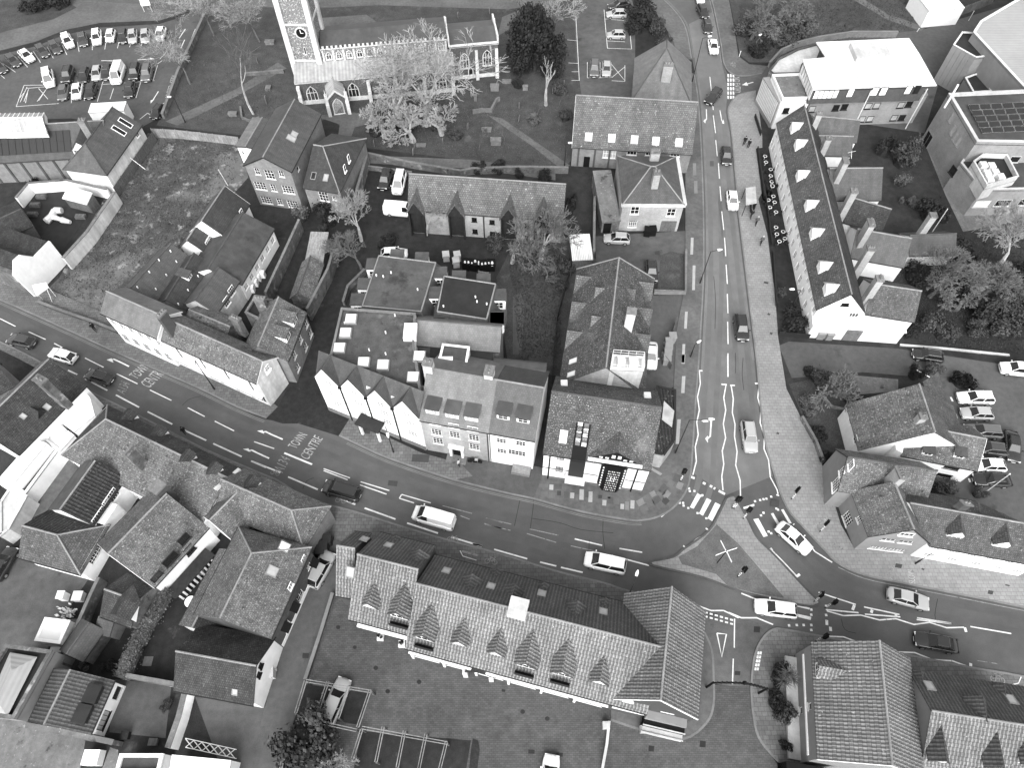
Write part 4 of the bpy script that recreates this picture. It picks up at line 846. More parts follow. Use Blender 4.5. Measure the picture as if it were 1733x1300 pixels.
# ================================================================== long tiled house behind the hotel garden
h = House('terrace_house', 'long low block with pale tiled roof and four small gablets above the car park', 'building', (691, 352), (952, 370), ('r', (830, 303), .95), 5.2)
h.win('f', [U1(1540, 275), U1(1655, 290), U2(15, 275), U2(127, 288), U2(355, 317), U1(1545, 350), U1(1657, 365), U2(15, 350), U2(127, 362), U2(355, 390)], .8, .9, 2, 1, 'black', 'glass', True)
h.walls('brick_pale'); h.roof('clay_grid'); h.pipe('f', h.onwall('f', U1(1605, 330))[0]); h.pipe('f', h.onwall('f', U2(72, 330))[0])
for p in (U1(1165, 215), U1(1425, 245), U2(235, 275), U2(450, 290)):
    u, z = h.onwall('f', p); d = -1.0
    g = MB(); w_ = 1.2
    for s_ in (-1, 1): g.prism([h.P(u + s_*(w_ + .2), d, 4.9), h.P(u + s_*(w_ + .2), 1.5, 4.9), h.P(u, 3.4, 7.4), h.P(u, d, 7.4)], (0, 0, -.15))
    po = g.build('gablet', 'clay_grid', h.root)
    MB().poly([h.P(u - w_, d + .3, 4.8), h.P(u + w_, d + .3, 4.8), h.P(u, d + .3, 7.2)]).obox(h.P(u - w_, d + .3, -.2), h.ex*.2, h.ey*.7, (0, 0, 5.1)).obox(h.P(u + w_ - .2, d + .3, -.2), h.ex*.2, h.ey*.7, (0, 0, 5.1)).obox(h.P(u - w_ + .2, -.04, .1), h.ex*(2*w_ - .4), h.ey*.03, (0, 0, 4.8)).build('porch_frame', 'timber', po)
# ================================================================== tiled hall with rooflights, hipped hall, stone house by the road
h = House('tiled_hall', 'long hall with pale tiled roof and a row of five white rooflights', 'hall', T2(648, 938), T2(1418, 985), ('r', T2(1060, 637), .95), 4.3)
h.win('f', [T2(885, 995)], 2.1, 1.7, 4, 2, 'white', 'glass_pale'); h.win('f', [T2(1030, 990), T2(1150, 995), T2(1310, 1000)], 1.6, .8, 3, 1)
h.door('f', T2(740, 1020), 1.0, 2.1); h.walls('brick'); h.roof('clay_grid'); h.barge('offwhite', 'l')
for p in ((750, 885), (900, 893), (1047, 903), (1185, 912), (1335, 922)): h.rooflight('f', T2(*p), 1.15, 1.3, 'glass_white', 'offwhite')
for u in (.9, 3.6, 6.0): MB().obox(h.P(u, -.12, -.2), h.ex*.3, h.ey*.14, (0, 0, 4.3)).build('pilaster', 'brick_dark', h.root)
h = House('hipped_hall', 'smooth slate hipped roof hall with one tall chimney behind the tiled hall', 'hall', T2(1040, 640), T2(1057, 370), T2(1410, 650), 4.6, 8.4, hips=(9.5, None)); h.walls('brick'); h.roof('slate_pale', ridge='ridge_dark')
h.chimney(T2(1270, 412), 9.2, .7, 1.6, 3, 'brick_pale', 4)
h = House('stone_house', 'square pale brick house with hipped slate roof and central chimney beside the road', 'house', U2(972, 175), U2(1368, 178), T2(1345, 1012), 5.6, 8.2, hips=(4.3, 4.3))
h.win('f', [U2(1050, 215), U2(1285, 228)], 1.3, 1.5, 2, 2); h.win('f', [U2(1035, 302)], 1.3, 1.4, 4, 4); h.door('f', U2(1262, 325), 2.4, 2.2, 'wood', 'garage_door'); h.walls('brick_pale'); h.roof('slate', oh=.1)
MB().obox(h.P(-.25, -.25, 5.3), h.ex*(h.L + .5), h.ey*.4, (0, 0, .35)).obox(h.P(h.L - .15, .15, 5.3), h.ex*.6, h.ey*(h.W - .1), (0, 0, .35)).build('cornice', 'pale_concrete', h.root)
h.chimney(T2(1195, 1110), 9.6, 1.0, 1.0, 2, 'brick_pale', 6); h.chimney(T2(1185, 975), 8.6, 1.4, .8, 4, 'brick_pale', 4)
e = House('', '', '', U2(840, 282), U2(955, 275), T2(960, 1118), 2.6, root=h.root); e.door('f', .9, 1.2, 2.0); e.walls('brick_garden'); e.mono('concrete', 3.4); e.monow.build('wall', 'brick_garden', h.root)
# ================================================================== timber-framed tiled building on the corner
h = House('corner_building', 'large lichen-flecked tiled building with timber and white front on the road corner', 'building', L2(462, 628), L2(1152, 735), ('r', L2(865, 290), .95), 7.2)
R = h.root
h.win('f', [L2(568, 668), L2(560, 745)], .9, 1.6, 2, 3, 'black', 'glass_pale', False)
h.walls('render'); h.roof('clay_lichen', ridge='ridge_dark'); h.rooflight('f', L2(587, 532), .9, 1.6, 'glass_white', 'offwhite')
fb = MB(); u0, z0_ = h.onwall('f', L2(838, 690)); u1, _ = h.onwall('f', L2(1010, 725)); bz = .9
def bay(u, d, z): return h.P(u, -d, z)
bw_ = MB(); bw_.prism([bay(u0, 0, bz), bay(u0 + .7, .9, bz), bay(u1 - .7, .9, bz), bay(u1, 0, bz)], (0, 0, 6.2)); by = bw_.build('bay_window', 'black', R)
for j in range(9):
    for i in range(7):
        uu = u0 + .85 + (u1 - u0 - 1.7) * (i + .5) / 7; wdt = (u1 - u0 - 1.7) / 7 * .55; zz = bz + .35 + j * .64
        big = i in (2, 4) and j in (4, 5)
        MB().obox(bay(uu - wdt/2, .93, zz), h.ex*wdt, h.ey*.02, (0, 0, .5 if big else .2)).build('pane', 'glass_white' if (i + j) % 3 or big else 'glass_pale', by)
for uu, dd in ((u0 + .35, .45), (u1 - .35, .45)):
    for j in range(8): MB().obox(bay(uu - .12, dd + .06, bz + .4 + j*.7), h.ex*.24, h.ey*.02, (0, 0, .36)).build('pane', 'glass_white', by)
for p in (L2(495, 720), L2(1050, 800)):
    u, _z = h.onwall('f', p); MB().tube(h.P(u, -.1, 0), h.P(u, -.1, 7.1), .09).build('downpipe', 'black', R)
MB().obox(h.P(-.02, -.05, 2.9), h.ex*(u0 - .1), h.ey*.04, (0, 0, .2)).obox(h.P(u1 + .1, -.05, 2.9), h.ex*(h.L - u1 - .1), h.ey*.04, (0, 0, .2)).obox(h.P(0, -.06, -.2), h.ex*h.L, h.ey*.05, (0, 0, .9)).build('plinth', 'concrete', R)
ua, da = h.onroof('f', L2(720, 455)); ub, db = h.onroof('f', L2(690, 620)); um = (ua + ub)/2; k = h.rise('f')
tg = MB(); tg.obox(h.P(um - .85, -.35, 7.2 + .06 - k*.35), h.ex*1.7, h.ey*(da + .35) + V((0, 0, k*(da + .35))), (0, 0, .1)); to = tg.build('stair_window', 'black', R)
for j in range(6):
    for i in range(2):
        d0 = .9 + (da - 1.0) * j / 6; MB().obox(h.P(um - .65 + i*.75, d0, 7.2 + k*d0 + .15), h.ex*.55, h.ey*.5 + V((0, 0, k*.5)), (0, 0, .04)).build('pane', 'glass_pale' if (i + j) % 2 else 'glass', to)
MB().obox(h.P(um - .9, -.5, -.2), h.ex*1.8, h.ey*.45, (0, 0, 6.9)).build('entrance_panel', 'dark_metal', R); MB().obox(h.P(um - 1.2, -1.5, 2.5), h.ex*2.4, h.ey*1.5, (0, 0, .2)).build('canopy', 'pale_metal', R)
gu, gd = h.onroof('f', L2(925, 668)); gl, _q = h.onroof('f', L2(765, 640)); gr, _q = h.onroof('f', L2(1105, 690)); hw = (gr - gl)/2
gz = 7.2 + k*.35; G = MB(); rr = 2.3; kk = k; apex = (rr)/kk
for s_ in (-1, 1): G.prism([h.P(gu + s_*hw, .0, gz), h.P(gu + s_*hw, .36, gz), h.P(gu, .3 + apex, gz + rr), h.P(gu, .0, gz + rr)], (0, 0, -.12))
go = G.build('gable_roof', 'clay_lichen', R)
MB().prism([h.P(gu - hw + .3, .02, gz), h.P(gu + hw - .3, .02, gz), h.P(gu, .02, gz + rr - .15)], h.ey*.1).build('gable_front', 'black', go)
for i in range(6): MB().obox(h.P(gu - 1.9 + i*.7, -.03, gz + .35 + (.3 if i in (2, 3) else 0)), h.ex*.4, h.ey*.03, (0, 0, .3 if i in (0, 1, 4, 5) else .7)).build('gable_pane', 'glass_white', go)
MB().obox(h.P(gu - hw - .1, -.4, gz - .12), h.ex*(2*hw + .2), h.ey*.42, (0, 0, .1)).build('ledge', 'white', go)
e = House('', '', '', (949, 648), (979, 456), (1104, 478), 6.4, 11.4, hips=(None, 1.5), root=R); e.walls('brick_pale'); e.roof('clay_lichen', ridge='ridge')
for p in (U2(672, 690), U2(645, 860), U2(615, 1045)): e.dormer('f', p, 2.9, .12, 1.7, 'gable', 'timber', 'clay_grid', None)
for p in (U2(800, 745), U2(775, 930)): e.dormer('f', p, 1.5, .1, .95, 'gable', 'timber', 'clay_grid', None)
for p in (U2(1150, 740), U2(1142, 905), U2(1130, 1075)): e.dormer('b', p, 2.8, .12, 1.7, 'gable', 'timber', 'clay_grid', None)
e.dormer('b', U2(1040, 760), 1.5, .1, .95, 'gable', 'timber', 'clay_grid', None)
e.chimney(U2(1030, 862), 12.6, .9, 1.1, 0, 'render_dirty', 6); e.rooflight('f', U2(650, 1190), .7, 1.2, 'glass_white', 'offwhite'); e.rooflight('f', U2(638, 1275), .7, 1.2, 'glass_white', 'offwhite')
q = [at(p, 11) for p in (U2(905, 1150), U2(1105, 1165), U2(1105, 1255), U2(890, 1245))]
pl = block(R, q, 11, 'render_dirty', 'pale_concrete', .15, 6, 'pale_metal', names=('plant_housing', 'plant_deck', 'kerb_rail'), world=True)
rb = MB(); P_ = pl[2]
for i in range(4):
    a, b_ = P_[i], P_[(i+1) % 4]
    for z in (.5, 1.0): rb.tube(a + V((0, 0, z + .1)), b_ + V((0, 0, z + .1)), .035, n=4)
    for j in range(4): v = a.lerp(b_, j/4); rb.tube(v, v + V((0, 0, 1.1)), .035, n=4)
rb.build('guard_rail', 'pale_metal', R)
c_ = (P_[0] + P_[2])/2; MB().box(c_.x - 1.2, c_.x - .3, c_.y - .5, c_.y + .5, 11, 11.9).box(c_.x + .2, c_.x + 1.3, c_.y - .6, c_.y + .6, 11, 11.6).tube(c_ + V((.75, 0, .6)), c_ + V((.75, 0, .75)), .45, n=14).build('cooling_unit', 'pale_metal', R)
for p in (L2(592, 182), L2(1132, 262)): v = at(p, 10.2); MB().box(v.x - .4, v.x + .4, v.y - .4, v.y + .4, 7, 10.2).build('vent_box', 'pale_metal', R)
q = [L2(1190, 205), L2(1315, 230), L2(1310, 560), L2(1240, 655), L2(1165, 640), L2(1195, 340)]
block(R, q, 3.6, 'brick_pale', 'pantile_black', .12, -.3, 'dark_metal', names=('side_wall', 'side_roof', 'side_edge'))
G = MB(); a, b_, c_, d_ = at(L2(1238, 300), 5.2), at(L2(1305, 365), 5.2), at(L2(1290, 470), 3.7), at(L2(1225, 420), 3.7); G.prism([a, b_, c_, d_], (0, 0, -.1)); G.build('glazed_canopy', 'glass_pale', R)
v = at(L2(1180, 760), 2.5); MB().prism([at(L2(1135, 735), 2.6), at(L2(1160, 735), 2.6), at(L2(1225, 775), 2.6), at(L2(1212, 785), 2.6)], (0, 0, .12)).build('side_canopy', 'grey_metal', R)
# ================================================================== white hotel with four gables, its brick and white neighbours, rear mansard blocks
ht = thing('hotel', 'white rendered hotel with four front gables and mossy flat roof with square skylights', 'hotel', at(L1(850, 400)))
fr = House('', '', '', L1(505, 140), L1(1184, 412), 4.2, 8.4, root=ht)
fr.win('f', [L1(630, 262), L1(790, 320), L1(955, 382), L1(1125, 450), L1(655, 322), L1(815, 378), L1(975, 440), L1(1140, 515)], 1.3, 1.25, 3, 2, 'white', 'glass_pale')
fr.win('f', [L1(600, 187), L1(765, 252), L1(935, 322), L1(1105, 390)], 1.0, 1.1, 2, 2, 'white', 'glass_pale')
fr.walls('render', gables=False)
MB().obox(fr.P(-.02, -.08, -.2), fr.ex*(fr.L + .04), fr.ey*.08, (0, 0, 1.1)).build('plinth', 'brick', ht)
H1 = view(525, 590, 7.224); ga = [fr.onwall('f', H1(*p)) for p in ((150, 240), (465, 370), (795, 500), (1140, 630))]; zt = sum(z for u, z in ga)/4; gw = fr.L/4
for i in range(4):
    u = (i + .5) * gw
    MB().poly([fr.P(u - gw/2, 0, 8.4), fr.P(u + gw/2, 0, 8.4), fr.P(u, 0, zt - .06)]).build('gable', 'render', ht)
    r = MB()
    for s_ in (-1, 1): r.prism([fr.P(u + s_*gw/2, -.15, 8.4), fr.P(u + s_*gw/2, 2.1, 8.4), fr.P(u, 2.1, zt), fr.P(u, -.15, zt)], (0, 0, -.12))
    r.build('gable_roof', 'slate', ht)
    if i < 3: q = fr.P((i + 1)*gw, -.12, 0); MB().tube(q, q + V((0, 0, 8.3)), .09).box(q.x - .2, q.x + .2, q.y - .15, q.y + .2, 8.1, 8.45).build('downpipe', 'black', ht)
MB().obox(fr.P(.1, .1, 8.35), fr.ex*(fr.L - .2), fr.ey*1.95 + V((0, 0, zt - 8.4)), (0, 0, -.15)).build('front_slope', 'slate', ht)
block(ht, [L1(603, 48), L1(1197, 265), U1(1150, 1065), U1(1162, 888), U1(682, 853)], 10.2, 'render', 'felt_moss', .3, -.3, 'concrete')
for p in ((740, 910), (705, 1000), (665, 1098), (822, 1192), (948, 1208), (1183, 1152), (1143, 1287)):
    v = at(U1(*p), 10.6); MB().box(v.x - .75, v.x + .75, v.y - .75, v.y + .75, 10.1, 10.45).build('skylight_kerb', 'grey_metal', ht); MB().box(v.x - .62, v.x + .62, v.y - .62, v.y + .62, 10.45, 10.6).build('skylight', 'glass_white', ht)
v = at(U1(1125, 985), 10.9); MB().box(v.x - .8, v.x + .8, v.y - 1.3, v.y + 1.0, 10.1, 10.9).build('skylight', 'glass_white', ht)
for p in ((965, 1000), (965, 1138), (858, 1113), (1025, 888), (700, 940)): v = at(U1(*p), 10.5); MB().tube((v.x, v.y, 10.1), (v.x, v.y, 10.6), .1).build('vent_pipe', 'offwhite', ht)
q = fr.P(fr.onwall('f', L1(890, 430))[0], 0, 0); ex, ey = fr.ex, fr.ey
MB().obox(q - ex*1.7 - ey*1.7 + V((0, 0, 2.9)), ex*3.4, ey*1.7, (0, 0, .3)).build('porch_roof', 'felt_dark', ht)
for s_ in (-1.4, 1.2): MB().obox(q + ex*s_ - ey*1.5 + V((0, 0, -.1)), ex*.28, ey*.28, (0, 0, 3.0)).build('porch_column', 'white', ht)
MB().obox(q - ex*.6 - ey*.06 + V((0, 0, 0)), ex*1.2, ey*.05, (0, 0, 2.2)).build('door', 'black', ht)
for p in (L1(865, 195), L1(1025, 255)): d_ = at(p, 9.4); MB().box(d_.x - .4, d_.x + .4, d_.y - .5, d_.y + .3, 8.9, 9.5).build('rooflight', 'offwhite', ht)
g = House('brick_house', 'three-storey brick house with pale slate roof and three box dormers beside the hotel', 'house', L1(1192, 412), L1(1628, 492), ('r', L1(1420, 112), .8), 8.4)
g.win('f', [L1(1285, 442), L1(1408, 460), L1(1530, 480)], 1.3, .9, 2, 1); g.win('f', [L1(1295, 505), L1(1413, 523), L1(1537, 542)], 1.3, 1.5, 3, 3); g.win('f', [L1(1305, 562), L1(1540, 600)], 1.3, 1.5, 3, 3)
g.walls('brick_pale'); g.roof('slate_pale', ridge=None); u = g.onwall('f', L1(1425, 600))[0]; g.door('f', u, 1.1, 2.3)
MB().obox(g.P(u - .9, -.35, 0), g.ex*.3, g.ey*.35, (0, 0, 2.6)).obox(g.P(u + .6, -.35, 0), g.ex*.3, g.ey*.35, (0, 0, 2.6)).obox(g.P(u - 1.0, -.45, 2.5), g.ex*2.0, g.ey*.45, (0, 0, .35)).build('door_surround', 'white', g.root)
MB().obox(g.P(u - 1.3, -1.2, -.1), g.ex*2.6, g.ey*1.2, (0, 0, .35)).build('door_step', 'concrete', g.root)
for p in ((1270, 385), (1397, 410), (1522, 430)): g.dormer('f', L1(*p), 1.6, 1.25, .1, 'flat', 'render', 'lead_dark', 'white', 'glass_pale', 3, 2)
g.chimney(L1(1238, 45), 13.6, 1.1, 1.0, 2, 'render_dirty', 8); g.chimney(L1(1637, 100), 13.2, 1.0, 1.3, 3, 'render_dirty', 8); g.pipe('f', g.L - .1)
e = House('white_house', 'narrow white house with slate roof and two dormers between brick house and alley', 'house', L2(100, 492), L2(400, 546), ('r', L2(290, 187), .8), 8.4)
e.win('f', [L2(185, 562), L2(310, 580), L2(187, 628)], 1.2, 1.2, 3, 2); e.win('f', [L2(285, 640)], 2.2, 1.3, 5, 2); e.walls('render'); e.roof('slate', ridge='ridge'); e.pipe('f', .15)
for p in ((197, 420), (325, 442)): e.dormer('f', L2(*p), 1.5, 1.25, .1, 'flat', 'render', 'lead_dark', 'white', 'glass', 2, 2)
MB().obox(e.P(3.0, -1.2, -.2), e.ex*(e.L - 3.2), e.ey*1.2, (0, 0, .9)).build('steps', 'brick', e.root)
# barrel roof and pale slate range behind
bk = thing('rear_range', 'pale slate-roofed range and barrel-vaulted roof behind the brick house', 'building', at(U1(1400, 1000)))
e = House('', '', '', U1(1155, 1072), U1(1700, 1118), ('r', U1(1430, 942), .9), 8.2, root=bk); e.walls('brick'); e.roof('slate_pale', ridge='ridge_dark')
v0, v1, wd = at(U2(135, 1165), 8.6), at(U2(480, 1200), 8.6), 3.6; ex = (v1 - v0).normalized(); ey = V((-ex.y, ex.x, 0)); B_ = MB(); N = 10
sec = [(-wd*math.cos(math.pi*i/N)/1 * .55, 1.5*math.sin(math.pi*i/N)) for i in range(N + 1)]
for i in range(N):
    a, c_ = sec[i], sec[i+1]; p0 = v0 - ey*1.2; B_.poly([p0 + ey*a[0] + V((0, 0, a[1] - 1.5)), p0 + ex*(v1 - v0).length + ey*a[0] + V((0, 0, a[1] - 1.5)), p0 + ex*(v1 - v0).length + ey*c_[0] + V((0, 0, c_[1] - 1.5)), p0 + ey*c_[0] + V((0, 0, c_[1] - 1.5))])
for s_ in (0, (v1 - v0).length): B_.poly([v0 - ey*1.2 + ex*s_ + ey*a[0] + V((0, 0, a[1] - 1.5)) for a in sec])
B_.build('barrel_roof', 'lead_dark', bk); MB().obox(V((v0.x, v0.y, 0)) - ey*(1.2 + wd*.53), ex*(v1 - v0).length, ey*(wd*1.06), (0, 0, 7.1)).build('wall', 'render_dirty', bk)
block(bk, [U1(1255, 1080), U1(1500, 1100), U1(1665, 1130), U1(1660, 1240), U1(1480, 1260), U1(1250, 1200)], 8.0, 'render_dirty', 'felt_dark', 0)
block(bk, [U1(1335, 1080), U1(1510, 1100), U1(1485, 1245), U1(1305, 1205)], 9.6, 'render', 'felt', .1, 6)
v = at(U1(1352, 1195), 9.9); MB().box(v.x - .9, v.x + .9, v.y - .8, v.y + .8, 9.5, 9.9).build('skylight', 'glass_white', bk)
mb_ = thing('mansard_block', 'pair of flat-topped mansard blocks with box dormers behind the hotel', 'building', at(U1(1100, 700)))
def skirt(pts, z, ze, m, out=1.3):
    """steep slopes below the flat top, running down and out to the wall heads"""
    P = [at(p, z) for p in pts]; n_ = len(P); c = sum(P, V((0, 0, 0)))/n_; r = MB(); w_ = MB()
    Q = []
    for i in range(n_):
        d = V((0, 0, 0))
        for j in (-1, 1): e_ = P[i] - P[(i + j) % n_]; e_.z = 0; d += e_.normalized()
        q = P[i] + d.normalized() * out * 1.35; q.z = ze; Q.append(q)
    for i in range(n_):
        j = (i + 1) % n_; r.poly([P[i], P[j], Q[j], Q[i]]); w_.poly([Q[i], Q[j], V((Q[j].x, Q[j].y, -.3)), V((Q[i].x, Q[i].y, -.3))])
    r.build('mansard_slope', m, mb_); w_.build('wall', 'brick', mb_); return P, Q
for pts, m in (([U1(922, 507), U1(1290, 552), U1(1195, 868), U1(815, 832)], 'felt'), ([U1(1345, 640), U1(1678, 690), U1(1620, 918), U1(1300, 868)], 'felt_dark')):
    skirt(pts, 9.4, 6.6, 'slate'); MB().prism([at(p, 9.42) for p in pts], (0, 0, -.2)).build('flat_top', m, mb_)
    P = [at(p, 9.45) for p in pts]; c = MB()
    for i in range(4): c.tube(P[i], P[(i+1) % 4], .1, n=5)
    c.build('edge_trim', 'ridge', mb_)
for p in ((1040, 500), (1200, 520), (885, 560), (830, 690), (785, 790), (920, 820), (1035, 840), (1150, 850), (1318, 615), (1290, 745), (1330, 870), (1505, 895), (1685, 915), (1440, 640), (1600, 660), (1700, 760), (1690, 910)):
    v = at(U1(*p), 9.0); dm = MB().box(v.x - .85, v.x + .85, v.y - .9, v.y + .9, 7.0, 8.9).build('dormer', 'render', mb_); MB().box(v.x - .95, v.x + .95, v.y - 1.0, v.y + 1.0, 8.9, 9.05).build('dormer_roof', 'felt', dm)
    window(dm, Matrix.Translation((v.x, v.y - .93, 7.3)) @ Matrix.Rotation(math.pi, 4, 'Z'), 1.1, 1.3, 2, 2, 'white', 'glass', False, False)
for p in ((905, 630), (950, 637), (1000, 612), (1172, 722), (1547, 770), (1557, 800), (1620, 815), (1340, 830)): v = at(U1(*p), 9.7); MB().tube((v.x, v.y, 9.3), (v.x, v.y, 9.75), .1).build('vent_pipe', 'white', mb_)
ORD = ('first', 'second', 'third', 'fourth', 'fifth', 'sixth', 'seventh', 'eighth', 'ninth', 'tenth', 'eleventh', 'twelfth', 'thirteenth', 'fourteenth', 'fifteenth', 'sixteenth', 'seventeenth')
# ================================================================== left terrace along the road and its rear wings
h = House('terrace_house', 'tall white house with pale roof at the field end of the terrace', 'house', U0(655, 868), U0(1015, 1030), ('r', U0(890, 825), .75), 7.2)
h.rows('f', [h.L*(i + .5)/6 for i in range(6)], [4.6], .9, 1.3, 2, 3); h.rows('f', [h.L*(i + .5)/5 for i in range(5)], [1.0], 1.2, 1.6, 3, 2); h.walls('render'); h.roof('slate_pale'); h.barge('white', 'r'); h.chimney(U0(1040, 880), 11.2, .6, 1.3, 3, 'brick_dark', 6)
g = House('terrace_house', 'row of shop houses with mossy roof and hoods over white shopfronts', 'terrace', (269, 570), (434, 645), ('r', (443, 611), .9), 6.4)
g.rows('f', [g.L*(i + .5)/8 for i in range(8)], [4.2], 1.0, 1.5, 2, 3, 'white', 'glass_pale'); g.rows('f', [g.L*(i + .5)/6 for i in range(6)], [.5], 1.8, 1.9, 3, 1, 'white', 'glass'); g.win('r', [U1(200, 1235), L1(200, 100)], .8, 1.0, 2, 2)
g.walls('render_dirty'); g.roof('clay_moss'); g.barge('offwhite', 'r', .3)
MB().obox(g.P(.2, -.6, 2.6), g.ex*(g.L - .4), g.ey*.6, (0, 0, .12)).build('shop_fascia', 'white', g.root)
for i in range(4): MB().obox(g.P(2.2 + i*g.L/4, -.07, 3.1), g.ex*.12, g.ey*.07, (0, 0, 3.2)).build('pilaster', 'black', g.root)
g.chimney(U0(1520, 910), 8.6, 1.3, .7, 3, 'brick_garden', 5)
# rear slope range joining the wings
e = House('rear_range', 'low mossy rear roof range between terrace and dormered wing', 'building', U0(1190, 950), U0(1450, 1060), ('r', U0(1400, 930), .6), 4.6); e.walls('brick_garden'); e.roof('clay_moss', ridge='ridge')
w1 = House('rear_wing', 'rear wing with smooth dark slate roof nearest the field', 'building', U0(985, 815), U0(1238, 527), ('r', U0(960, 590), .75), 3.8); w1.walls('brick'); w1.roof('slate', ridge='ridge_dark')
w2 = House('rear_wing', 'rear wing with curved dark slate roof and one small white dormer', 'building', U0(1192, 852), U0(1366, 555), ('r', U0(1150, 665), .75), 4.0); w2.walls('brick'); w2.roof('slate_dark', ridge='ridge_dark'); w2.dormer('f', U0(1235, 655), 1.1, .9, .3, 'flat', 'render', 'slate', 'white', 'glass', 2, 2)
for p in ((1032, 540), (970, 618), (1080, 637), (893, 717), (1012, 728), (1145, 550), (1107, 483), (1220, 735), (1157, 825), (1285, 645), (1338, 680)):
    hh = w1 if p[0] < 1100 or p == (1145, 550) or p == (1107, 483) else w2; u, d = hh.onroof('f', U0(*p)); v = hh.P(u, d, hh.ze + hh.rise('f')*d); MB().tube(v, v + V((0, 0, .35)), .09, n=6).build('roof_vent', 'white', hh.root)
for p in ((1190, 570), (1165, 615), (1060, 735), (1018, 793)):
    v = at(U0(*p), 3.2); tag(MB().box(v.x - .55, v.x + .55, v.y - .45, v.y + .45, 2.2, 3.2).tube((v.x, v.y, 3.2), (v.x, v.y, 3.3), .35, n=12).build('condenser_unit', 'pale_metal'), 'white condenser unit between the slate rear wings, %s counted from the cottage' % ORD[((1190, 570), (1165, 615), (1060, 735), (1018, 793)).index(p)], 'condenser', 'condensers between the rear wings')
w3 = House('rear_wing', 'rear wing with slate roof, shaped gable and tall white windows', 'building', U0(1392, 872), U0(1537, 668), ('r', U0(1300, 740), .75), 4.6); w3.win('f', [U0(1497, 735), U0(1465, 805)], 1.2, 1.5, 3, 3); w3.walls('render_dirty'); w3.roof('slate', ridge='ridge_dark')
h = House('white_cottage', 'white rear cottage with dark slate roof beside the rough grass', 'house', U0(1462, 387), U0(1602, 167), ('r', U0(1372, 180), .95), 4.8); h.win('f', [U0(1540, 270), U0(1560, 225)], .8, 1.0, 2, 2); h.walls('render'); h.roof('slate_dark', m2='slate'); h.barge('white', 'lr')  # east slope dark, west lighter: light and shade put into the slate tones
e = House('', '', '', U0(1310, 470), U0(1385, 353), ('r', U0(1243, 355), .95), 4.2, root=h.root); e.win('f', [U0(1345, 425), U0(1352, 410)], 1.0, 1.2, 3, 3); e.walls('render'); e.roof('slate_dark', m2='slate')  # same split slate tones carry the fall of light here
h = House('long_store', 'long low store with plain grey roof and white side wall', 'building', (406, 480), (461, 386), ('r', (386, 400), .55), 3.8); h.rows('f', [h.L*(i + .5)/6 for i in range(6)], [1.6], 1.0, 1.0, 2, 2, 'white', 'glass_pale'); h.walls('render'); h.roof('felt', ridge='ridge_dark')
for i, p in enumerate(((125, 630), (108, 665), (85, 705), (45, 730), (155, 610))):
    v = at(U1(*p), 1.2); tag(MB().box(v.x - .5, v.x + .5, v.y - .35, v.y + .35, .0, 1.15).box(v.x - .42, v.x + .42, v.y - .37, v.y - .35, .2, 1.0).build('air_unit', 'white'), 'white air unit beside the long store, %s listed along the wall' % ORD[i] if i < 4 else 'white air unit beside the long store, farthest up the wall', 'air unit', 'air units beside the long store')
d = House('dormered_house', 'mossy tiled wing with two white-sided dormers facing the alley', 'house', U1(322, 1182), U1(442, 872), ('r', U1(200, 950), .85), 5.6); d.rows('f', [2, 4.6, 7.2], [3.2], .9, 1.2, 2, 2); d.rows('f', [1.5, 5.0, 7.5], [.9], 1.0, 1.2, 2, 2); d.walls('brick'); d.roof('clay_moss')
for p in ((385, 945), (340, 1045)): d.dormer('f', U1(*p), 1.5, 1.2, .5, 'flat', 'render', 'clay_moss', 'white', 'glass', 2, 2)
block(d.root, [U1(115, 795), U1(240, 800), U1(155, 930), U1(60, 885)], 5.6, 'brick', 'felt_dark', .4, -.3, 'concrete')
d.chimney(U1(145, 780), 8.4, .7, 1.4, 3, 'brick_garden', 5)
# outbuildings and long walls of the alley
e = House('shed', 'small shed with pale boarded lean roof behind the alley wall', 'shed', U1(448, 542), U1(558, 545), U1(600, 372), 2.4); e.walls('wood'); e.mono('wood_pale', 3.0); e.monow.build('wall', 'wood', e.root)
e = House('outbuilding', 'long mossy tiled outbuilding against the alley wall', 'building', U1(352, 775), U1(432, 545), U1(540, 600), 2.6, 3.9); e.walls('brick_garden'); e.roof('clay_moss', ridge='ridge_dark')
garden_wall('garden_wall', 'tall old brick wall along the left side of the alley', [U1(655, 375), U1(590, 590), U1(455, 850)], 2.8)
garden_wall('garden_wall', 'brick wall between the two dark rear yards', [U1(405, 270), U1(290, 520), U1(185, 745)], 2.6)
garden_wall('garden_wall', 'low brick wall along the right side of the alley', [U1(830, 590), U1(720, 700), U1(690, 800)], 1.2)
# white party wall with its twin gables, and the house it belongs to
P0, P1 = at(U0(238, 772)), at(U0(437, 562)); ex = (P1 - P0).normalized(); nn = V((-ex.y, ex.x, 0))
def onp(p):
    dd = ray(p); t_ = (P0 - EYE).dot(nn)/dd.dot(nn); return EYE + dd*t_
gh = thing('gabled_house', 'bright white blank gable wall of a house beside the empty plot', 'house', P0)
MB().prism([onp(U0(*p)) for p in ((232, 775), (92, 640), (95, 540), (135, 505), (225, 517), (325, 415), (437, 557))], nn*.35).build('gable_wall', 'render', gh)
q = [onp(U0(*p)) for p in ((92, 600), (135, 508), (225, 520), (325, 420), (437, 557))]
for a, b_ in zip(q[:-1], q[1:]): MB().prism([a + nn*.36, b_ + nn*.36, b_ + nn*9, a + nn*9], (0, 0, -.2)).build('roof', 'clay_dark', gh)
a, b_ = q[0] + nn*.3, q[-1] + nn*.3; MB().obox((a.x, a.y, -.2), (P1 - P0)*.98, nn*8.6, (0, 0, min(q[0].z, 4.2))).build('wall', 'brick_garden', gh)
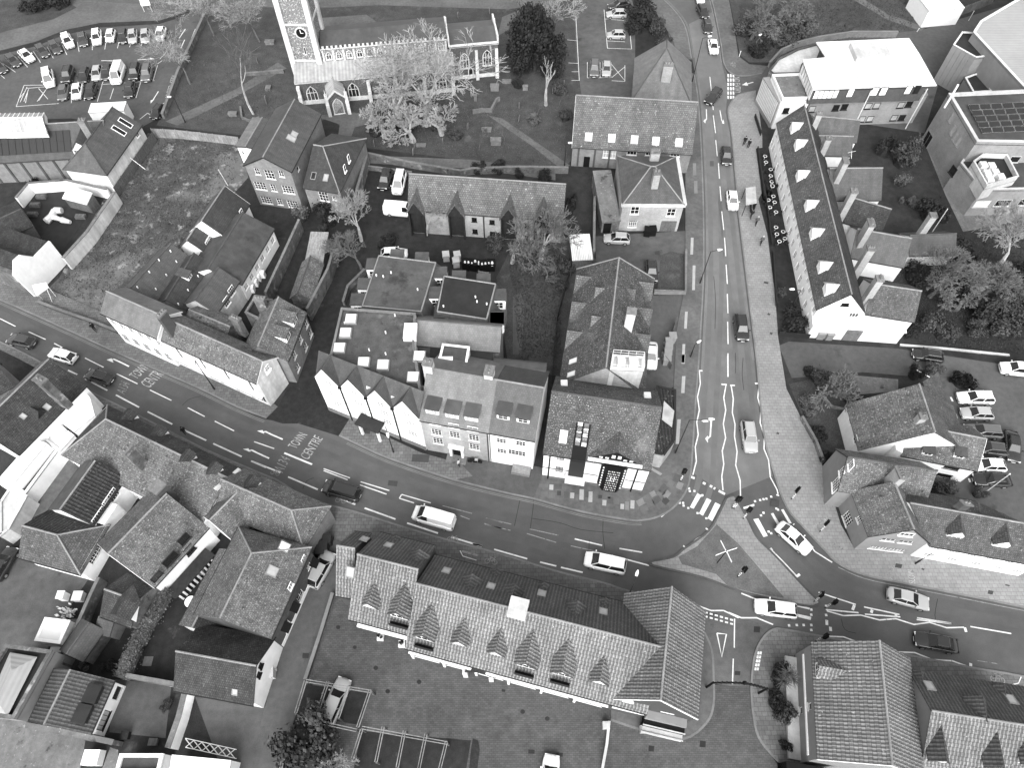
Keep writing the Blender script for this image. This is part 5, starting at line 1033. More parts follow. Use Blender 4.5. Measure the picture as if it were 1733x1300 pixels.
v = onp(U0(255, 705)); bb = thing('billboard', 'small white board on raking legs at the foot of the white gable', 'sign', at(U0(300, 820)))
a, b_, c_, d_ = at(U0(208, 700), 3.2), at(U0(300, 682), 3.2), at(U0(318, 715), 2.2), at(U0(240, 770), 2.2); MB().prism([a, b_, c_, d_], (0, 0, .06)).build('board', 'white', bb)
for p, z in ((U0(365, 775), U0(315, 712)), (U0(340, 812), U0(300, 715)), (U0(280, 790), U0(250, 765))): MB().tube(at(p, 0), at(z, 2.3), .05, n=5).build('leg', 'offwhite', bb)
garden_wall('garden_wall', 'stained white wall dividing the empty plot from the dark yard', [U0(405, 520), U0(560, 350), U0(740, 90)], 2.6, .4, 'render_dirty')
garden_wall('garden_wall', 'low kerb wall along the street side of the empty plot', [U0(240, 800), U0(370, 850), U0(600, 930), U0(750, 990)], .8, .3, 'brick_dark')
garden_wall('garden_wall', 'white rendered wall curving behind the dark yard', [U0(690, 75), U0(430, 15), U0(180, 35), U0(100, 130)], 2.2, .35, 'render')
sheet('yard', [U0(0, 200), U0(170, 40), U0(680, 90), U0(400, 480), U0(160, 500), U0(0, 380)], .012, 'felt_dark')
e = House('outhouse', 'low dark mossy outhouse roof beside the dark yard', 'building', U0(-20, 410), U0(200, 310), U0(95, 160), 2.8, 3.6); e.walls('brick_garden'); e.roof('clay_dark', ridge='ridge_dark')
e = House('lean_to', 'ribbed clear lean-to roof against the white yard wall', 'lean-to', U0(408, 128), U0(560, 168), U0(600, 115), 2.2); e.walls('wood'); e.mono('corrugated', 2.8); e.monow.build('wall', 'wood', e.root)
# yard clutter: draped sheet over a frame, stacked timber
b = MB(); pts = [at(U0(*p), .5) for p in ((300, 285), (340, 245), (355, 215), (400, 215))]
for i in range(3): b.tube(pts[i], pts[i+1], .55, .5, n=8)
pts = [at(U0(*p), .5) for p in ((340, 255), (400, 275), (455, 290))]
for i in range(2): b.tube(pts[i], pts[i+1], .5, .3, n=8)
tag(b.build('tarpaulin', 'offwhite'), 'pale tarpaulin roll draped in the dark yard', 'tarpaulin')
for i, p in enumerate(((200, 430), (235, 420), (165, 432), (240, 440))):
    v = at(U0(*p), .4); tag(MB().box(v.x - .9, v.x + .9, v.y - .15, v.y + .15, .02 + .01*i, .35 + .02*i).build('timber_bundle', 'wood_pale'), 'pale timber bundle on the dark yard, %s of four' % ORD[i], 'timber', 'timber bundles in the yard')
for i, p in enumerate(((225, 175), (205, 235), (265, 120), (520, 250))):
    v = at(U0(*p), .4); tag(MB().box(v.x - .8, v.x + .8, v.y - .4, v.y + .4, .03, .5).box(v.x - .7, v.x + .7, v.y - .3, v.y + .3, .5, .6).build('crate', 'wood'), 'dull wooden crate in the dark yard, %s' % ('below the white wall', 'nearest the outhouse roof', 'in the upper corner', 'beside the lean-to')[i], 'crate', 'crates in the dark yard')
# ================================================================== school at the top left
h = House('school', 'long low school range with ridge lantern, solar panels and brick bays', 'school', T0(-140, 1050), T0(690, 1000), ('r', T0(310, 800), .7), 4.4)
h.win('f', [T0(595, 1110)], 1.6, 1.6, 3, 3); h.walls('brick'); h.roof('slate', ridge='ridge')
for i in range(9): MB().obox(h.P(1.0 + i*2.55, -.14, -.2), h.ex*.35, h.ey*.15, (0, 0, 4.3)).build('pilaster', 'brick_dark', h.root)
sm_ = cached('solar', lambda: MB().box(-.5, .5, -.85, .85, 0, .05).mesh('solar_panel'), 'solar')
k = h.rise('f'); nl = math.hypot(1, k)
for j, p in enumerate((T0(470, 975), T0(462, 905))):
    u, d = h.onroof('f', p)
    for i in range(12):
        c = h.P(u - .6 - i*1.08, d + .6, h.ze + k*(d + .6)); up = (h.ey + V((0, 0, k)))/nl; nr = h.ex.cross(up); c += nr*.08
        inst('solar_panel', sm_, None, h.root, Matrix(((h.ex.x, up.x, nr.x, c.x), (h.ex.y, up.y, nr.y, c.y), (h.ex.z, up.z, nr.z, c.z), (0, 0, 0, 1))))
zl = h.zr - .15; la = [at(p, zl) for p in (T0(-120, 735), T0(285, 728), T0(300, 858), T0(-120, 868))]
L_ = MB(); a, b_, c_, d_ = la; m1, m2 = (a + d_)/2 + V((0, 0, 1.0)), (b_ + c_)/2 + V((0, 0, 1.0)); L_.poly([d_, c_, m2, m1]); L_.poly([b_, a, m1, m2]); L_.poly([c_, b_, m2]); L_.poly([a, d_, m1]); lo = L_.build('roof_lantern', 'glass_pale', h.root)
for i in range(14):
    t_ = i/13; MB().tube(d_.lerp(c_, t_), m1.lerp(m2, t_), .09, n=4).build('glazing_bar', 'white', lo); MB().tube(a.lerp(b_, t_), m1.lerp(m2, t_), .09, n=4).build('glazing_bar', 'white', lo)
MB().prism([V((p.x, p.y, zl - .9)) for p in la], (0, 0, .88)).build('lantern_curb', 'white', h.root); MB().tube(d_, c_, .14, n=5).tube(m1, m2, .12, n=5).build('lantern_edge', 'white', lo)
h.chimney(T0(525, 775), 9.8, 1.0, 1.0, 2, 'brick', 4); h.dormer('f', T0(545, 1000), 2.8, 1.1, 1.5, 'gable', 'render', 'slate', 'white', 'glass', 6, 2)
e = House('', '', '', T0(680, 1120), T0(905, 802), 7.0, 4.6, 7.4, hips=(3.0, None), root=h.root); e.win('f', [T0(885, 865)], .8, 1.1, 2, 2); e.walls('render_dirty'); e.roof('slate', ridge='ridge_dark'); e.rooflight('f', T0(770, 845), .9, 2.2, 'glass', 'white'); e.rooflight('f', T0(812, 795), .9, 2.2, 'glass', 'white')
e = House('annexe', 'small white flat-topped annexe at the edge of the car park', 'building', T0(572, 728), T0(800, 715), T0(780, 660), 3.0); e.walls('render'); e.flat('white_membrane', .1, 'white')
panel_fence('fence', 'tall mesh fence of pale panels along the top of the empty plot', [T0(975, 830), T0(1130, 838), T0(1290, 855), T0(1540, 885)], 1.9, 'wood_pale', True, 2.2)
panel_fence('fence', 'long timber fence running down beside the school wall', [T0(985, 850), T0(880, 1000), T0(730, 1215)], 2.0, 'wood', True, 2.4)
# ================================================================== left edge house with white flank
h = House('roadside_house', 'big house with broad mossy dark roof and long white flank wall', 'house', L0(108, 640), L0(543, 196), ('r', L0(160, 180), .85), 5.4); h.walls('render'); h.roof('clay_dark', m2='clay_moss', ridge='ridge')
h.chimney(L0(255, 160), 12.0, .9, 1.5, 2, 'brick_garden', 6); h.rooflight('f', L0(305, 340), .7, .8); h.rooflight('f', L0(150, 400), .6, .7); h.dormer('f', L0(275, 395), 1.0, .5, .7, 'gable', 'timber', 'clay_dark', None)
block(h.root, [L0(535, 225), L0(580, 275), L0(612, 392), L0(480, 500), L0(345, 400)], 4.0, 'render', 'render', .0)
block(h.root, [L0(430, 490), L0(480, 525), L0(385, 630), L0(300, 560), L0(345, 420)], 3.4, 'render', 'white_membrane', .1)
block(h.root, [L0(300, 570), L0(382, 612), L0(165, 905), L0(75, 850)], 2.6, 'render', 'felt_moss', .15)
block(h.root, [L0(215, 545), L0(300, 572), L0(75, 850), L0(0, 845), L0(0, 790)], 4.4, 'render', 'render', .0)
block(h.root, [L0(0, 960), L0(60, 870), L0(180, 915), L0(60, 1130), L0(0, 1180)], 2.6, 'render_dirty', 'pale_concrete', .12)
e = House('gable_house', 'dark mossy roof at the left edge with ridge running to the road', 'house', L0(-260, 200), L0(0, 60), L0(150, 150), 4.6, 7.5); e.walls('brick'); e.roof('clay_dark')
sheet('yard', [L0(480, 530), L0(600, 400), L0(610, 590), L0(330, 1000), L0(130, 1100), L0(160, 900)], .014, 'path')
# ================================================================== roadside range with wings, lower left
h = House('roadside_range', 'long roadside range with dark north slope and small white dormers', 'building', L0(690, 335), L0(1560, 750), ('r', L0(1045, 592), .9), 4.8, hips=(2.6, None)); h.rp = h.W/2/7.4; h.W = 7.4; h.walls('render'); h.roof('clay_dark', ridge='ridge', m2='clay_moss')  # north slope faces away; its shade is put into the dark tile colour
for p in ((1250, 655), (1420, 735)): h.dormer('f', L0(*p), 1.3, .9, .6, 'gable', 'render', 'clay_dark', None)
for p in ((870, 395), (1065, 495)): h.dormer('f', L0(*p), 1.5, .9, .6, 'gable', 'render', 'clay_dark', None)
e = House('', '', '', L0(1565, 742), L1(592, 985), ('r', L1(300, 985), .9), 4.6, root=h.root, hips=(None, 2.5)); e.walls('brick'); e.roof('clay_moss', ridge='ridge'); e.dormer('f', L0(1660, 822), 1.4, .9, .6, 'gable', 'render', 'clay_dark', None)
h.chimney(L0(815, 612), 10.0, .6, 1.2, 2, 'brick_garden', 5); MB().obox(h.P(h.L - .3, 0, 4.8), h.ex*.4, h.ey*h.W/2 + V((0, 0, h.zr - h.ze)), (0, 0, .4)).build('party_wall', 'render_dirty', h.root)
RT = h.root
w = House('rear_wing', 'rear wing with black pantile slope and white jettied windows', 'building', L0(590, 1095), L0(800, 790), ('r', L0(500, 850), .75), 4.8); w.win('f', [L0(720, 925), L0(640, 1055)], 2.0, 1.6, 6, 3, 'white', 'glass'); w.win('f', [L0(690, 965)], .8, 1.4, 2, 3); w.walls('render'); w.roof('pantile_black', m2='felt', ridge='ridge')
MB().obox(w.P(.5, -.9, 1.2), w.ex*2.6, w.ey*.9, (0, 0, 2.8)).build('jetty', 'render', w.root)
e = House('', '', '', B0(108, 132), B0(434, 222), ('r', L0(280, 1145), .8), 3.6, hips=(None, 3.2), root=w.root); e.win('r', [B0(525, 125)], 2.2, 1.3, 6, 3); e.walls('render'); e.roof('clay', m2='pantile_black', ridge='ridge')
w = House('rear_wing', 'mossy tiled wing with black and white timber framing and white gallery', 'building', B0(838, 296), L0(1335, 1115), ('r', L0(905, 1080), .85), 4.6); w.walls('render'); w.roof('clay_moss', ridge='ridge'); w.barge('white', 'l')
for i, (p, s_) in enumerate(((B0(1010, 40), .9), (B0(935, 150), 1.2), (B0(865, 250), .9), (B0(1040, 100), .8))): w.win('f', [p], s_*1.5, 1.5, 2, 1, 'timber', 'glass')
b = MB()
for i in range(10): q = w.P(.6 + i*.55, -1.6, 0); b.obox(q, w.ex*.22, w.ey*.1, (0, 0, 1.6))
b.build('gallery_balusters', 'white', w.root); MB().obox(w.P(.3, -1.7, 1.6), w.ex*6.0, w.ey*1.6, (0, 0, .12)).build('gallery_rail', 'timber', w.root)
w.chimney(L0(1015, 855), 9.4, 1.4, 1.2, 0, 'brick_dark', 4)
w = House('rear_wing', 'pale mossy gabled wing with one white bargeboard', 'building', L0(1515, 1205), L0(1682, 1030), ('r', L0(1420, 1010), .8), 4.2); w.walls('render'); w.roof('clay_moss', ridge='ridge'); w.barge('white', 'l', .35)
w = House('lane_range', 'tall mossy range with brick flank and black awnings along the lane', 'building', (455, 1078), (522, 928), ('r', (416, 957), .8), 5.4, hips=(None, 3.0)); w.win('f', [B1(368, 150), B1(398, 190), B1(295, 300)], .8, .9, 2, 2); w.rows('f', [2, 5.5, 9, 12], [1.0], 1.2, 1.4, 2, 2, 'white', 'glass'); w.walls('brick_dark'); w.roof('clay_moss', ridge='ridge'); w.rooflight('f', L1(310, 1245), 1.0, 1.2, 'glass_white'); w.rooflight('f', B1(197, 218), 1.1, 1.2)
MB().obox(w.P(.1, -.05, -.1), w.ex*(w.L - .2), w.ey*.04, (0, 0, .9)).build('white_plinth', 'white', w.root)
for i, u in enumerate((1.2, 3.4, 8.6)): MB().obox(w.P(u, -.8, 2.5), w.ex*1.1, w.ey*.8 + V((0, 0, .4)), (0, 0, .08)).build('awning', 'black', w.root)
w = House('low_range', 'long narrow low roof with small vents beside the timber-framed yard', 'building', B0(1183, 572), B0(1392, 155), ('r', B0(1165, 320), .7), 2.8); w.walls('render_dirty'); w.roof('clay_dark', m2='clay_moss', ridge='ridge')
w = House('coach_house', 'broad dark mossy tiled coach house beside the lane', 'building', B0(960, 862), B0(1388, 942), ('r', B0(1180, 697), .85), 3.8); w.win('r', [B0(1430, 740), B0(1420, 790)], .6, .8, 1, 1, 'black'); w.walls('render'); w.roof('clay_dark', ridge='ridge'); w.rooflight('f', B0(1292, 882), .6, .7)
w = House('yard_house', 'mossy hipped roof with white glazed dormer beside the ivy wall', 'house', B0(555, 455), B0(720, 515), ('r', B0(610, 330), .8), 3.4); w.walls('brick_garden'); w.roof('clay_dark', ridge='ridge')
w.dormer('f', B0(700, 480), 2.2, 1.6, .9, 'gable', 'white', 'clay_dark', 'black', 'glass', 4, 2)
w = House('yard_shed', 'narrow slate shed with black gutter in the long yard', 'shed', B0(445, 705), B0(560, 540), ('r', B0(390, 640), .6), 2.6); w.walls('brick_garden'); w.roof('slate', m2='slate', ridge='ridge_dark')
w = House('small_outhouse', 'small brick outhouse with sloping slate roof in the long yard', 'building', B0(520, 550), B0(600, 570), B0(630, 490), 2.4); w.walls('brick'); w.mono('slate', 3.0); w.monow.build('wall', 'brick', w.root)
w = House('white_cottage', 'white cottage wall with dark pantile roof and two black dormers', 'house', B0(482, 1108), B0(610, 822), ('r', B0(320, 900), .8), 3.4); w.win('f', [B0(650, 880)], 1.4, 1.2, 1, 1, 'white', 'glass'); w.win('f', [B0(605, 950)], .9, 1.0, 2, 2, 'black', 'glass'); w.win('f', [B0(570, 1040)], 1.9, 1.3, 4, 1, 'black', 'glass_pale'); w.walls('render'); w.roof('pantile_dark', ridge='ridge')
for p in (B0(555, 905), B0(500, 1015)): w.dormer('f', p, 1.5, .9, .1, 'flat', 'timber', 'felt_dark', None)
md = thing('modern_store', 'flat-roofed store with pale hipped metal roof behind a parapet', 'building', at(B0(100, 850)))
block(md, [B0(45, 625), B0(300, 660), B0(90, 1035), B0(-120, 1010), B0(-40, 760)], 4.2, 'render_grey', 'felt_dark', .5, -.3, 'brick_garden', .35)
q = [at(p, 4.6) for p in (B0(55, 665), B0(205, 690), B0(40, 1018), B0(-90, 990))]; r0, r1 = (q[0]*.7 + q[1]*.7 + q[2]*.3 + q[3]*.3)/2 + V((0, 0, .7)), (q[0]*.2 + q[1]*.2 + q[2]*.8 + q[3]*.8)/2 + V((0, 0, .7))
b = MB(); b.poly([q[0], q[1], r0]); b.poly([q[1], q[2], r1, r0]); b.poly([q[2], q[3], r1]); b.poly([q[3], q[0], r0, r1]); b.build('metal_roof', 'metal_roof', md)
e = House('flat_store', 'white flat-roofed box store in the yard of clutter', 'building', B0(190, 600), B0(330, 618), B0(385, 490), 2.8); e.walls('render_dirty'); e.flat('white_membrane', .06, 'white')
e = House('garage', 'white walled garage with dark felt roof at the bottom edge', 'building', B0(640, 1330), B0(880, 1330), B0(890, 1225), 2.8); e.walls('render'); e.flat('felt', .35, 'white')
e = House('white_shed', 'white boarded shed with small windows at the bottom edge', 'shed', B0(935, 1320), B0(1250, 1350), B0(1270, 1260), 2.8); e.walls('white'); e.mono('offwhite', 3.3); e.monow.build('wall', 'white', e.root)
gt = thing('lattice_gate', 'white crossed metal barrier lying across the bottom yard', 'gate', at(B0(1150, 1210))); 
for i in range(6):
    a, b_ = at(B0(1020 + i*45, 1140 + i*10), 1.0), at(B0(1020 + i*45, 1188 + i*10), .1); c_, d_ = at(B0(1065 + i*45, 1150 + i*10), 1.0), at(B0(1065 + i*45, 1198 + i*10), .1); MB().tube(a, d_, .05, n=4).build('brace', 'white', gt); MB().tube(b_, c_, .05, n=4).build('brace', 'white', gt)
MB().tube(at(B0(1020, 1138), 1.0), at(B0(1300, 1200), 1.0), .05, n=4).build('rail', 'white', gt); MB().tube(at(B0(1020, 1188), .1), at(B0(1300, 1250), .1), .05, n=4).build('rail', 'white', gt)
garden_wall('garden_wall', 'thick coped brick wall along the bottom yards', [B0(0, 1040), B0(250, 1085), B0(480, 1130), B0(620, 1160)], 2.2, .45)
garden_wall('garden_wall', 'brick wall between paved yard and coach house yard', [B0(690, 790), B0(830, 815), B0(960, 838)], 2.0, .35)
garden_wall('garden_wall', 'white wall with dark coping beside the coach house yard', [B0(1015, 880), B0(980, 1020), B0(920, 1190)], 2.2, .5, 'render')
garden_wall('garden_wall', 'brick wall at the back of the yard of clutter', [B0(540, 250), B0(470, 400), B0(330, 730)], 2.0, .3)
# ================================================================== pantiled range at the bottom with cross wing
h = House('pantiled_range', 'long pantiled range with pointed dormers, balconies and cross wing by the service road', 'building', (688, 1094), (1034, 1188), (1058, 1023), 5.0, 9.8, rp=('p', (948, 1051)))
R = h.root; h.L += 3.6
h.rows('f', [21.5*(i + .5)/11 for i in range(11)], [3.2], 1.2, .9, 3, 1); h.rows('f', [21.5*(i + .5)/6 for i in range(6)], [.4], 2.6, 2.0, 4, 1, 'white', 'glass'); h.walls('render_dark'); h.roof('pantile', m2='pantile_dark', ridge='ridge')  # north slope takes the darker pantile: its shade is put into the colour
for i in range(6): MB().obox(h.P(21.5*i/6 + .1, -.25, -.1), h.ex*.25, h.ey*.25, (0, 0, 2.9)).build('post', 'white', R)
MB().obox(h.P(0, -.3, 2.7), h.ex*(h.L - 3.6), h.ey*.3, (0, 0, .16)).build('fascia', 'white', R)
l = House('', '', '', (591, 1044), (689, 1070), (752, 930), 5.2, 10.2, root=R, rp=('p', (655, 951))); l.rows('f', [2, 5, 7.5], [3.4], 1.2, .9, 3, 1); l.walls('render_dark'); l.roof('pantile', m2='pantile_dark', ridge='ridge')  # same lit and shaded pantile tones as the main range
MB().obox(l.P(.5, -.35, 2.5), l.ex*(l.L - .5), l.ey*.35, (0, 0, .35)).build('fascia', 'white', R)
e = House('', '', '', B1(552, 338), B1(640, 352), B1(690, 10), 5.0, 9.6, root=R, rp=('p', B1(600, 85))); e.walls('render_dark'); e.roof('pantile', m2='pantile_dark', ridge='ridge')  # lit south and shaded north again put into the pantile tones
for p in ((742, 420), (1230, 625), (1428, 680)): (l if p[0] < 900 else h).dormer('f', B1(*p), 1.7, .9, 1.3, 'gable', 'white', 'pantile', None, hipb=0)
h.dormer('f', B2(690, 835), 1.7, .9, 1.3, 'gable', 'white', 'pantile', None)
for hh, p in ((l, B1(902, 475)), (h, B1(1040, 595)), (h, B2(292, 745)), (h, B2(488, 790))):
    dm = hh.dormer('f', p, 2.2, 1.4, 1.5, 'gable', 'white', 'pantile', 'white', 'glass', 3, 1, .2, 0, .3)
    u, d = hh.onroof('f', p); z = hh.ze + hh.rise('f')*d
    bl = MB().obox(hh.P(u - 1.0, d - .9, z - .55), hh.ex*2.0, hh.ey*.95, (0, 0, .12)).build('balcony', 'black', dm); MB().obox(hh.P(u - 1.0, d - .9, z - .43), hh.ex*2.0, hh.ey*.06, (0, 0, .7)).build('balcony_rail', 'dark_metal', dm)
for hh, p in ((l, B1(1010, 130)), (h, B1(1297, 265)), (h, B2(232, 320)), (h, B2(568, 410))): hh.dormer('b', p, 1.9, .3, 1.3, 'gable', 'timber', 'pantile_dark', None)
for hh, p in ((l, B1(880, 35)), (h, B1(1430, 222)), (h, B2(390, 296)), (h, B2(725, 382))): hh.dormer('b', p, 1.0, .2, .6, 'gable', 'timber', 'pantile_dark', None)
for hh, k_, p in ((l, 'b', B1(705, 42)), (l, 'b', B1(838, 75)), (h, 'b', B1(1155, 215)), (h, 'b', B1(1400, 300)), (h, 'b', B2(380, 340)), (h, 'b', B2(718, 440)), (l, 'f', B1(627, 222))): hh.rooflight(k_, p, .9, 1.2)
v = at(B2(250, 415), h.zr + .4); MB().obox(v - h.ex*.95 - h.ey*.95 - V((0, 0, 2.2)), h.ex*1.9, h.ey*1.9, (0, 0, 2.2)).build('roof_hatch', 'pale_concrete', R)
c = House('', '', '', B2(772, 915), B2(848, 342), B2(1272, 470), 5.2, 10.4, root=R, rp=('p', B2(1062, 640)))
c.win('l', [B2(825, 955), B2(855, 930)], 1.0, .5, 3, 1); c.walls('render_dark'); c.roof('pantile', ridge='ridge'); c.barge('white', 'l', .35)
for i in range(3): MB().obox(c.P(-.2 - .55*(3 - i), c.W*.45, -.2), c.ex*(.55*(3 - i) + .2), c.ey*(c.W*.5), (0, 0, 1.2 + i*.9)).build('stepped_bay', ['pale_concrete', 'black', 'render_grey'][i], R)
for i in range(2): MB().obox(c.P(-.26 - .55*(3 - i), c.W*.45 - .08, 1.0 + i*.9), c.ex*.12, c.ey*(c.W*.5 + .16), (0, 0, .12)).build('bay_edge', 'pale_concrete', R)
MB().obox(c.P(-.5, .3, 2.2), c.ex*.5, c.ey*(c.W*.4), (0, 0, .3)).build('fascia', 'white', R)
c.win('l', [B2(1075, 995), B2(1130, 1005)], 1.2, .8, 4, 1, 'white', 'glass_pale')
# ================================================================== pantiled range bottom right
h = House('pantiled_house', 'pantiled house with grey flank wall and long dormered range, bottom right', 'building', B3(508, 1248), B3(472, 612), B3(1003, 785), 6.0, 10.2)
R = h.root; h.win('f', [B3(447, 962), B3(398, 985)], .7, .8, 1, 1); h.walls('render_grey'); h.roof('pantile', m2='pantile', ridge='ridge'); h.barge('white', 'l', .35); h.dormer('f', B3(480, 765), 1.5, 1.2, .9, 'gable', 'render', 'pantile', 'white', 'glass', 2, 2, ov=.35)
MB().obox(h.P(.5, -.12, 2.6), h.ex*(h.L - 1), h.ey*.14, (0, 0, .3)).build('white_ledge', 'white', R); MB().obox(h.P(.2, -1.2, -.2), h.ex*(h.L - .6), h.ey*1.2, (0, 0, .75)).build('bed_wall', 'pale_concrete', R)
e = House('', '', '', B3(1002, 768), B3(1640, 864), ('r', B3(1300, 1015), .75), 5.6, root=R); e.walls('render_grey'); e.roof('pantile_dark', m2='pantile', ridge='ridge')  # darker pantile on the north slope carries its shade as colour
for p in ((1135, 1265), (1440, 1300), (1640, 1280)): e.dormer('b', B3(*p), 1.7, .9, 1.3, 'gable', 'white', 'pantile_dark', None)
e.dormer('f', B3(1350, 930), 1.9, .3, 1.3, 'gable', 'timber', 'pantile_dark', None)
for p in ((1105, 850), (1555, 925)): e.rooflight('f', B3(*p), .9, 1.2)
for p in ((1040, 782), (1490, 855)): e.dormer('f', B3(*p), 1.0, .2, .6, 'gable', 'timber', 'pantile_dark', None)
for i in range(3): MB().obox(h.P(-.4 - 1.0*(3 - i)/1.5, -2.2, -.2), h.ex*1.0*(3 - i)/1.5, h.ey*(h.W*.5), (0, 0, 1.2 + i*.9)).build('stepped_bay', ['black', 'render_grey', 'black'][i], R)
# ================================================================== grey house, terrace and cottage on the right
s = House('grey_house', 'grey rendered corner house with white sash windows and mossy roof', 'house', L3(836, 1061), L3(736, 800), L3(1177, 1100), 4.8, 8.0, dirp=(L3(1177, 1100), 4.8))
s.win('f', [L3(697, 965)], 1.5, 2.0, 4, 4); s.win('f', [L3(770, 965)], .8, 1.5, 3, 3); s.win('l', [L3(875, 1137), L3(980, 1150)], 1.9, .8, 5, 2); s.win('l', [L3(938, 1090), L3(1040, 1103)], 1.5, .7, 3, 1); s.win('l', [L3(1045, 1055)], 1.5, .8, 3, 1)
s.walls('render_grey'); s.roof('clay_moss', ridge='ridge'); s.barge('dark_metal', 'l'); s.chimney(L3(1015, 695), 9.6, 1.4, .7, 4, 'brick_pale', 5)
n = House('', '', '', L3(637, 556), L3(1125, 632), L3(736, 800), 5.0, 8.1, root=s.root); n.win('l' if True else 'r', [L3(632, 765)], 1.4, 2.0, 4, 4); n.win('l', [L3(668, 690), L3(722, 650)], .9, 1.4, 3, 3); n.walls('render_grey'); n.roof('clay_moss', m2='clay_moss', ridge='ridge_dark'); n.barge('dark_metal', 'l')
h = House('terrace_row', 'white terrace row with dark tiled roof and two white gabled dormers', 'terrace', B3(1103, 66), B3(1720, 180), ('r', L3(1400, 932), .9), 4.4, dirp=(L3(1080, 880), 7.3))
h.rows('f', [1.2 + i*2.0 for i in range(7)], [2.9], 1.0, .8, 3, 1, 'white', 'glass_pale'); h.rows('f', [1.5 + i*2.6 for i in range(5)], [.7], 1.1, 1.0, 3, 1, 'white', 'glass_pale'); h.walls('render'); h.roof('clay', ridge='ridge')
for p in ((1315, 1075), (1582, 1130)): h.dormer('f', L3(*p), 1.8, 1.0, 1.1, 'gable', 'render', 'clay', 'white', 'glass_pale', 3, 2)
h.dormer('b', L3(1425, 905), 1.5, .6, .9, 'gable', 'render', 'clay', None); h.chimney(L3(1400, 870), 9.0, .8, .6, 2, 'brick_dark', 5)
c = House('cottage', 'white cottage with mossy hipped roof and dark boarded extension by the car park', 'house', L3(776, 556), L3(706, 290), ('r', L3(1150, 270), .75), 3.8); c.win('f', [L3(715, 385), L3(748, 500)], .9, 1.0, 2, 2); c.walls('render'); c.roof('clay_moss', m2='clay', ridge='ridge'); c.chimney(L3(1145, 358), 9.2, .8, .8, 1, 'brick_pale', 4)
e = House('', '', '', L3(1020, 582), L3(1462, 670), ('r', L3(1300, 455), .8), 3.9, root=c.root); e.win('f', [L3(1265, 712), L3(1310, 665)], 1.8, .9, 3, 1, 'black', 'glass'); e.walls('render'); e.roof('clay_moss', ridge='ridge'); e.barge('white', 'r')
for p in ((1160, 590), (1345, 607)): e.dormer('f', L3(*p), 1.2, .8, .1, 'flat', 'render', 'felt', 'white', 'glass', 2, 1)
MB().prism([at(L3(*p), 5.2) for p in ((958, 400), (1050, 405), (1020, 578), (985, 560))], (0, 0, -4)).build('party_wall', 'render', c.root)
x = MB(); x.prism([at(L3(1140, 160), 6.2), at(L3(1232, 100), 3.4), at(L3(1325, 430), 3.4), at(L3(1210, 400), 6.0)], (0, 0, -.15)); x.build('lean_to_roof', 'clay', c.root)
# ================================================================== long curved terrace on the right with rear wings
tr = House('terrace_row', 'long white terrace with mossy roof, small white dormers and tall rear chimneys', 'terrace', U3(528, 768), T3(292, 715), U3(797, 782), 5.2, 8.6)
tr.rows('f', [1.0 + i*1.75 for i in range(24)], [3.4], .8, 1.1, 2, 2, 'white', 'glass_pale'); tr.rows('f', [1.2 + i*2.4 for i in range(17)], [.9], .9, 1.3, 2, 2, 'white', 'glass_pale'); tr.win('l', [U3(685, 745)], 1.0, .5, 4, 1, 'black'); tr.win('l', [U3(735, 810)], 1.3, .8, 3, 1)
tr.walls('render'); tr.roof('clay', m2='clay_dark', ridge='ridge'); tr.barge('dark_metal', 'l'); R = tr.root  # west slope lighter, east darker: light and shade put into the clay tones
for p in (T3(360, 770), T3(385, 870), T3(395, 1050), U3(445, 185), U3(475, 350), U3(520, 545), U3(555, 675)): tr.dormer('f', p, 1.5, 1.2, .6, 'gable', 'render', 'pale_concrete', None)
for p, q, r_, z_, m_ in ((T3(480, 800), T3(750, 825), T3(640, 692), 3.6, 'slate'), (T3(520, 900), T3(720, 905), T3(640, 797), 3.4, 'slate'), (T3(590, 1165), T3(893, 1162), T3(760, 986), 3.6, 'slate'), (U3(650, 245), U3(895, 320), U3(780, 135), 3.4, 'clay_dark'), (U3(720, 462), U3(1028, 518), U3(880, 325), 3.6, 'slate'), (U3(810, 792), U3(1090, 836), U3(950, 640), 3.6, 'clay')):
    e = House('', '', '', p, q, ('r', r_, .8), z_, root=R); e.walls('render'); e.roof(m_, ridge='ridge')
e = House('', '', '', U3(1065, 450), U3(1330, 440), ('r', U3(1220, 335), .8), 2.8, root=R); e.walls('render_dirty'); e.roof('slate', ridge='ridge_dark')
for p, zt, wd, dp, np_ in ((T3(535, 660), 9.2, .7, .9, 1), (T3(590, 805), 9.0, .7, .9, 1), (T3(690, 935), 9.2, 1.3, .8, 0), (U3(740, 75), 9.4, .9, .9, 1), (U3(840, 262), 9.0, 1.4, .8, 4), (U3(840, 412), 9.0, .8, 1.0, 3), (U3(890, 590), 8.6, 1.0, .9, 3), (U3(1205, 218), 8.0, .9, .9, 0)): tr.chimney(p, zt, wd, dp, np_, 'brick_pale', 2)
MB().tube(at(U3(1195, 320), 3), at(U3(1285, 185), 9), .06, n=5).build('flue_pipe', 'pale_metal', R); MB().tube(at(T3(700, 895), 9.4), at(T3(745, 885), 9.4), .03, n=4).tube(at(T3(720, 930), 8.6), at(T3(722, 885), 9.6), .03, n=4).build('aerial', 'pale_metal', R)
q = [at(p, 2.6) for p in (U3(497, 852), U3(1082, 900), U3(1010, 905), U3(500, 860))]
e = House('', '', '', U3(500, 868), U3(1040, 905), 3.2, 2.9, root=R); e.walls('render'); e.mono('render', 3.2); e.monow.build('wall', 'render', R); MB().obox(e.P(4.8, -.06, 0), e.ex*2.2, e.ey*.05, (0, 0, 2.4)).build('garage_door', 'concrete', R)
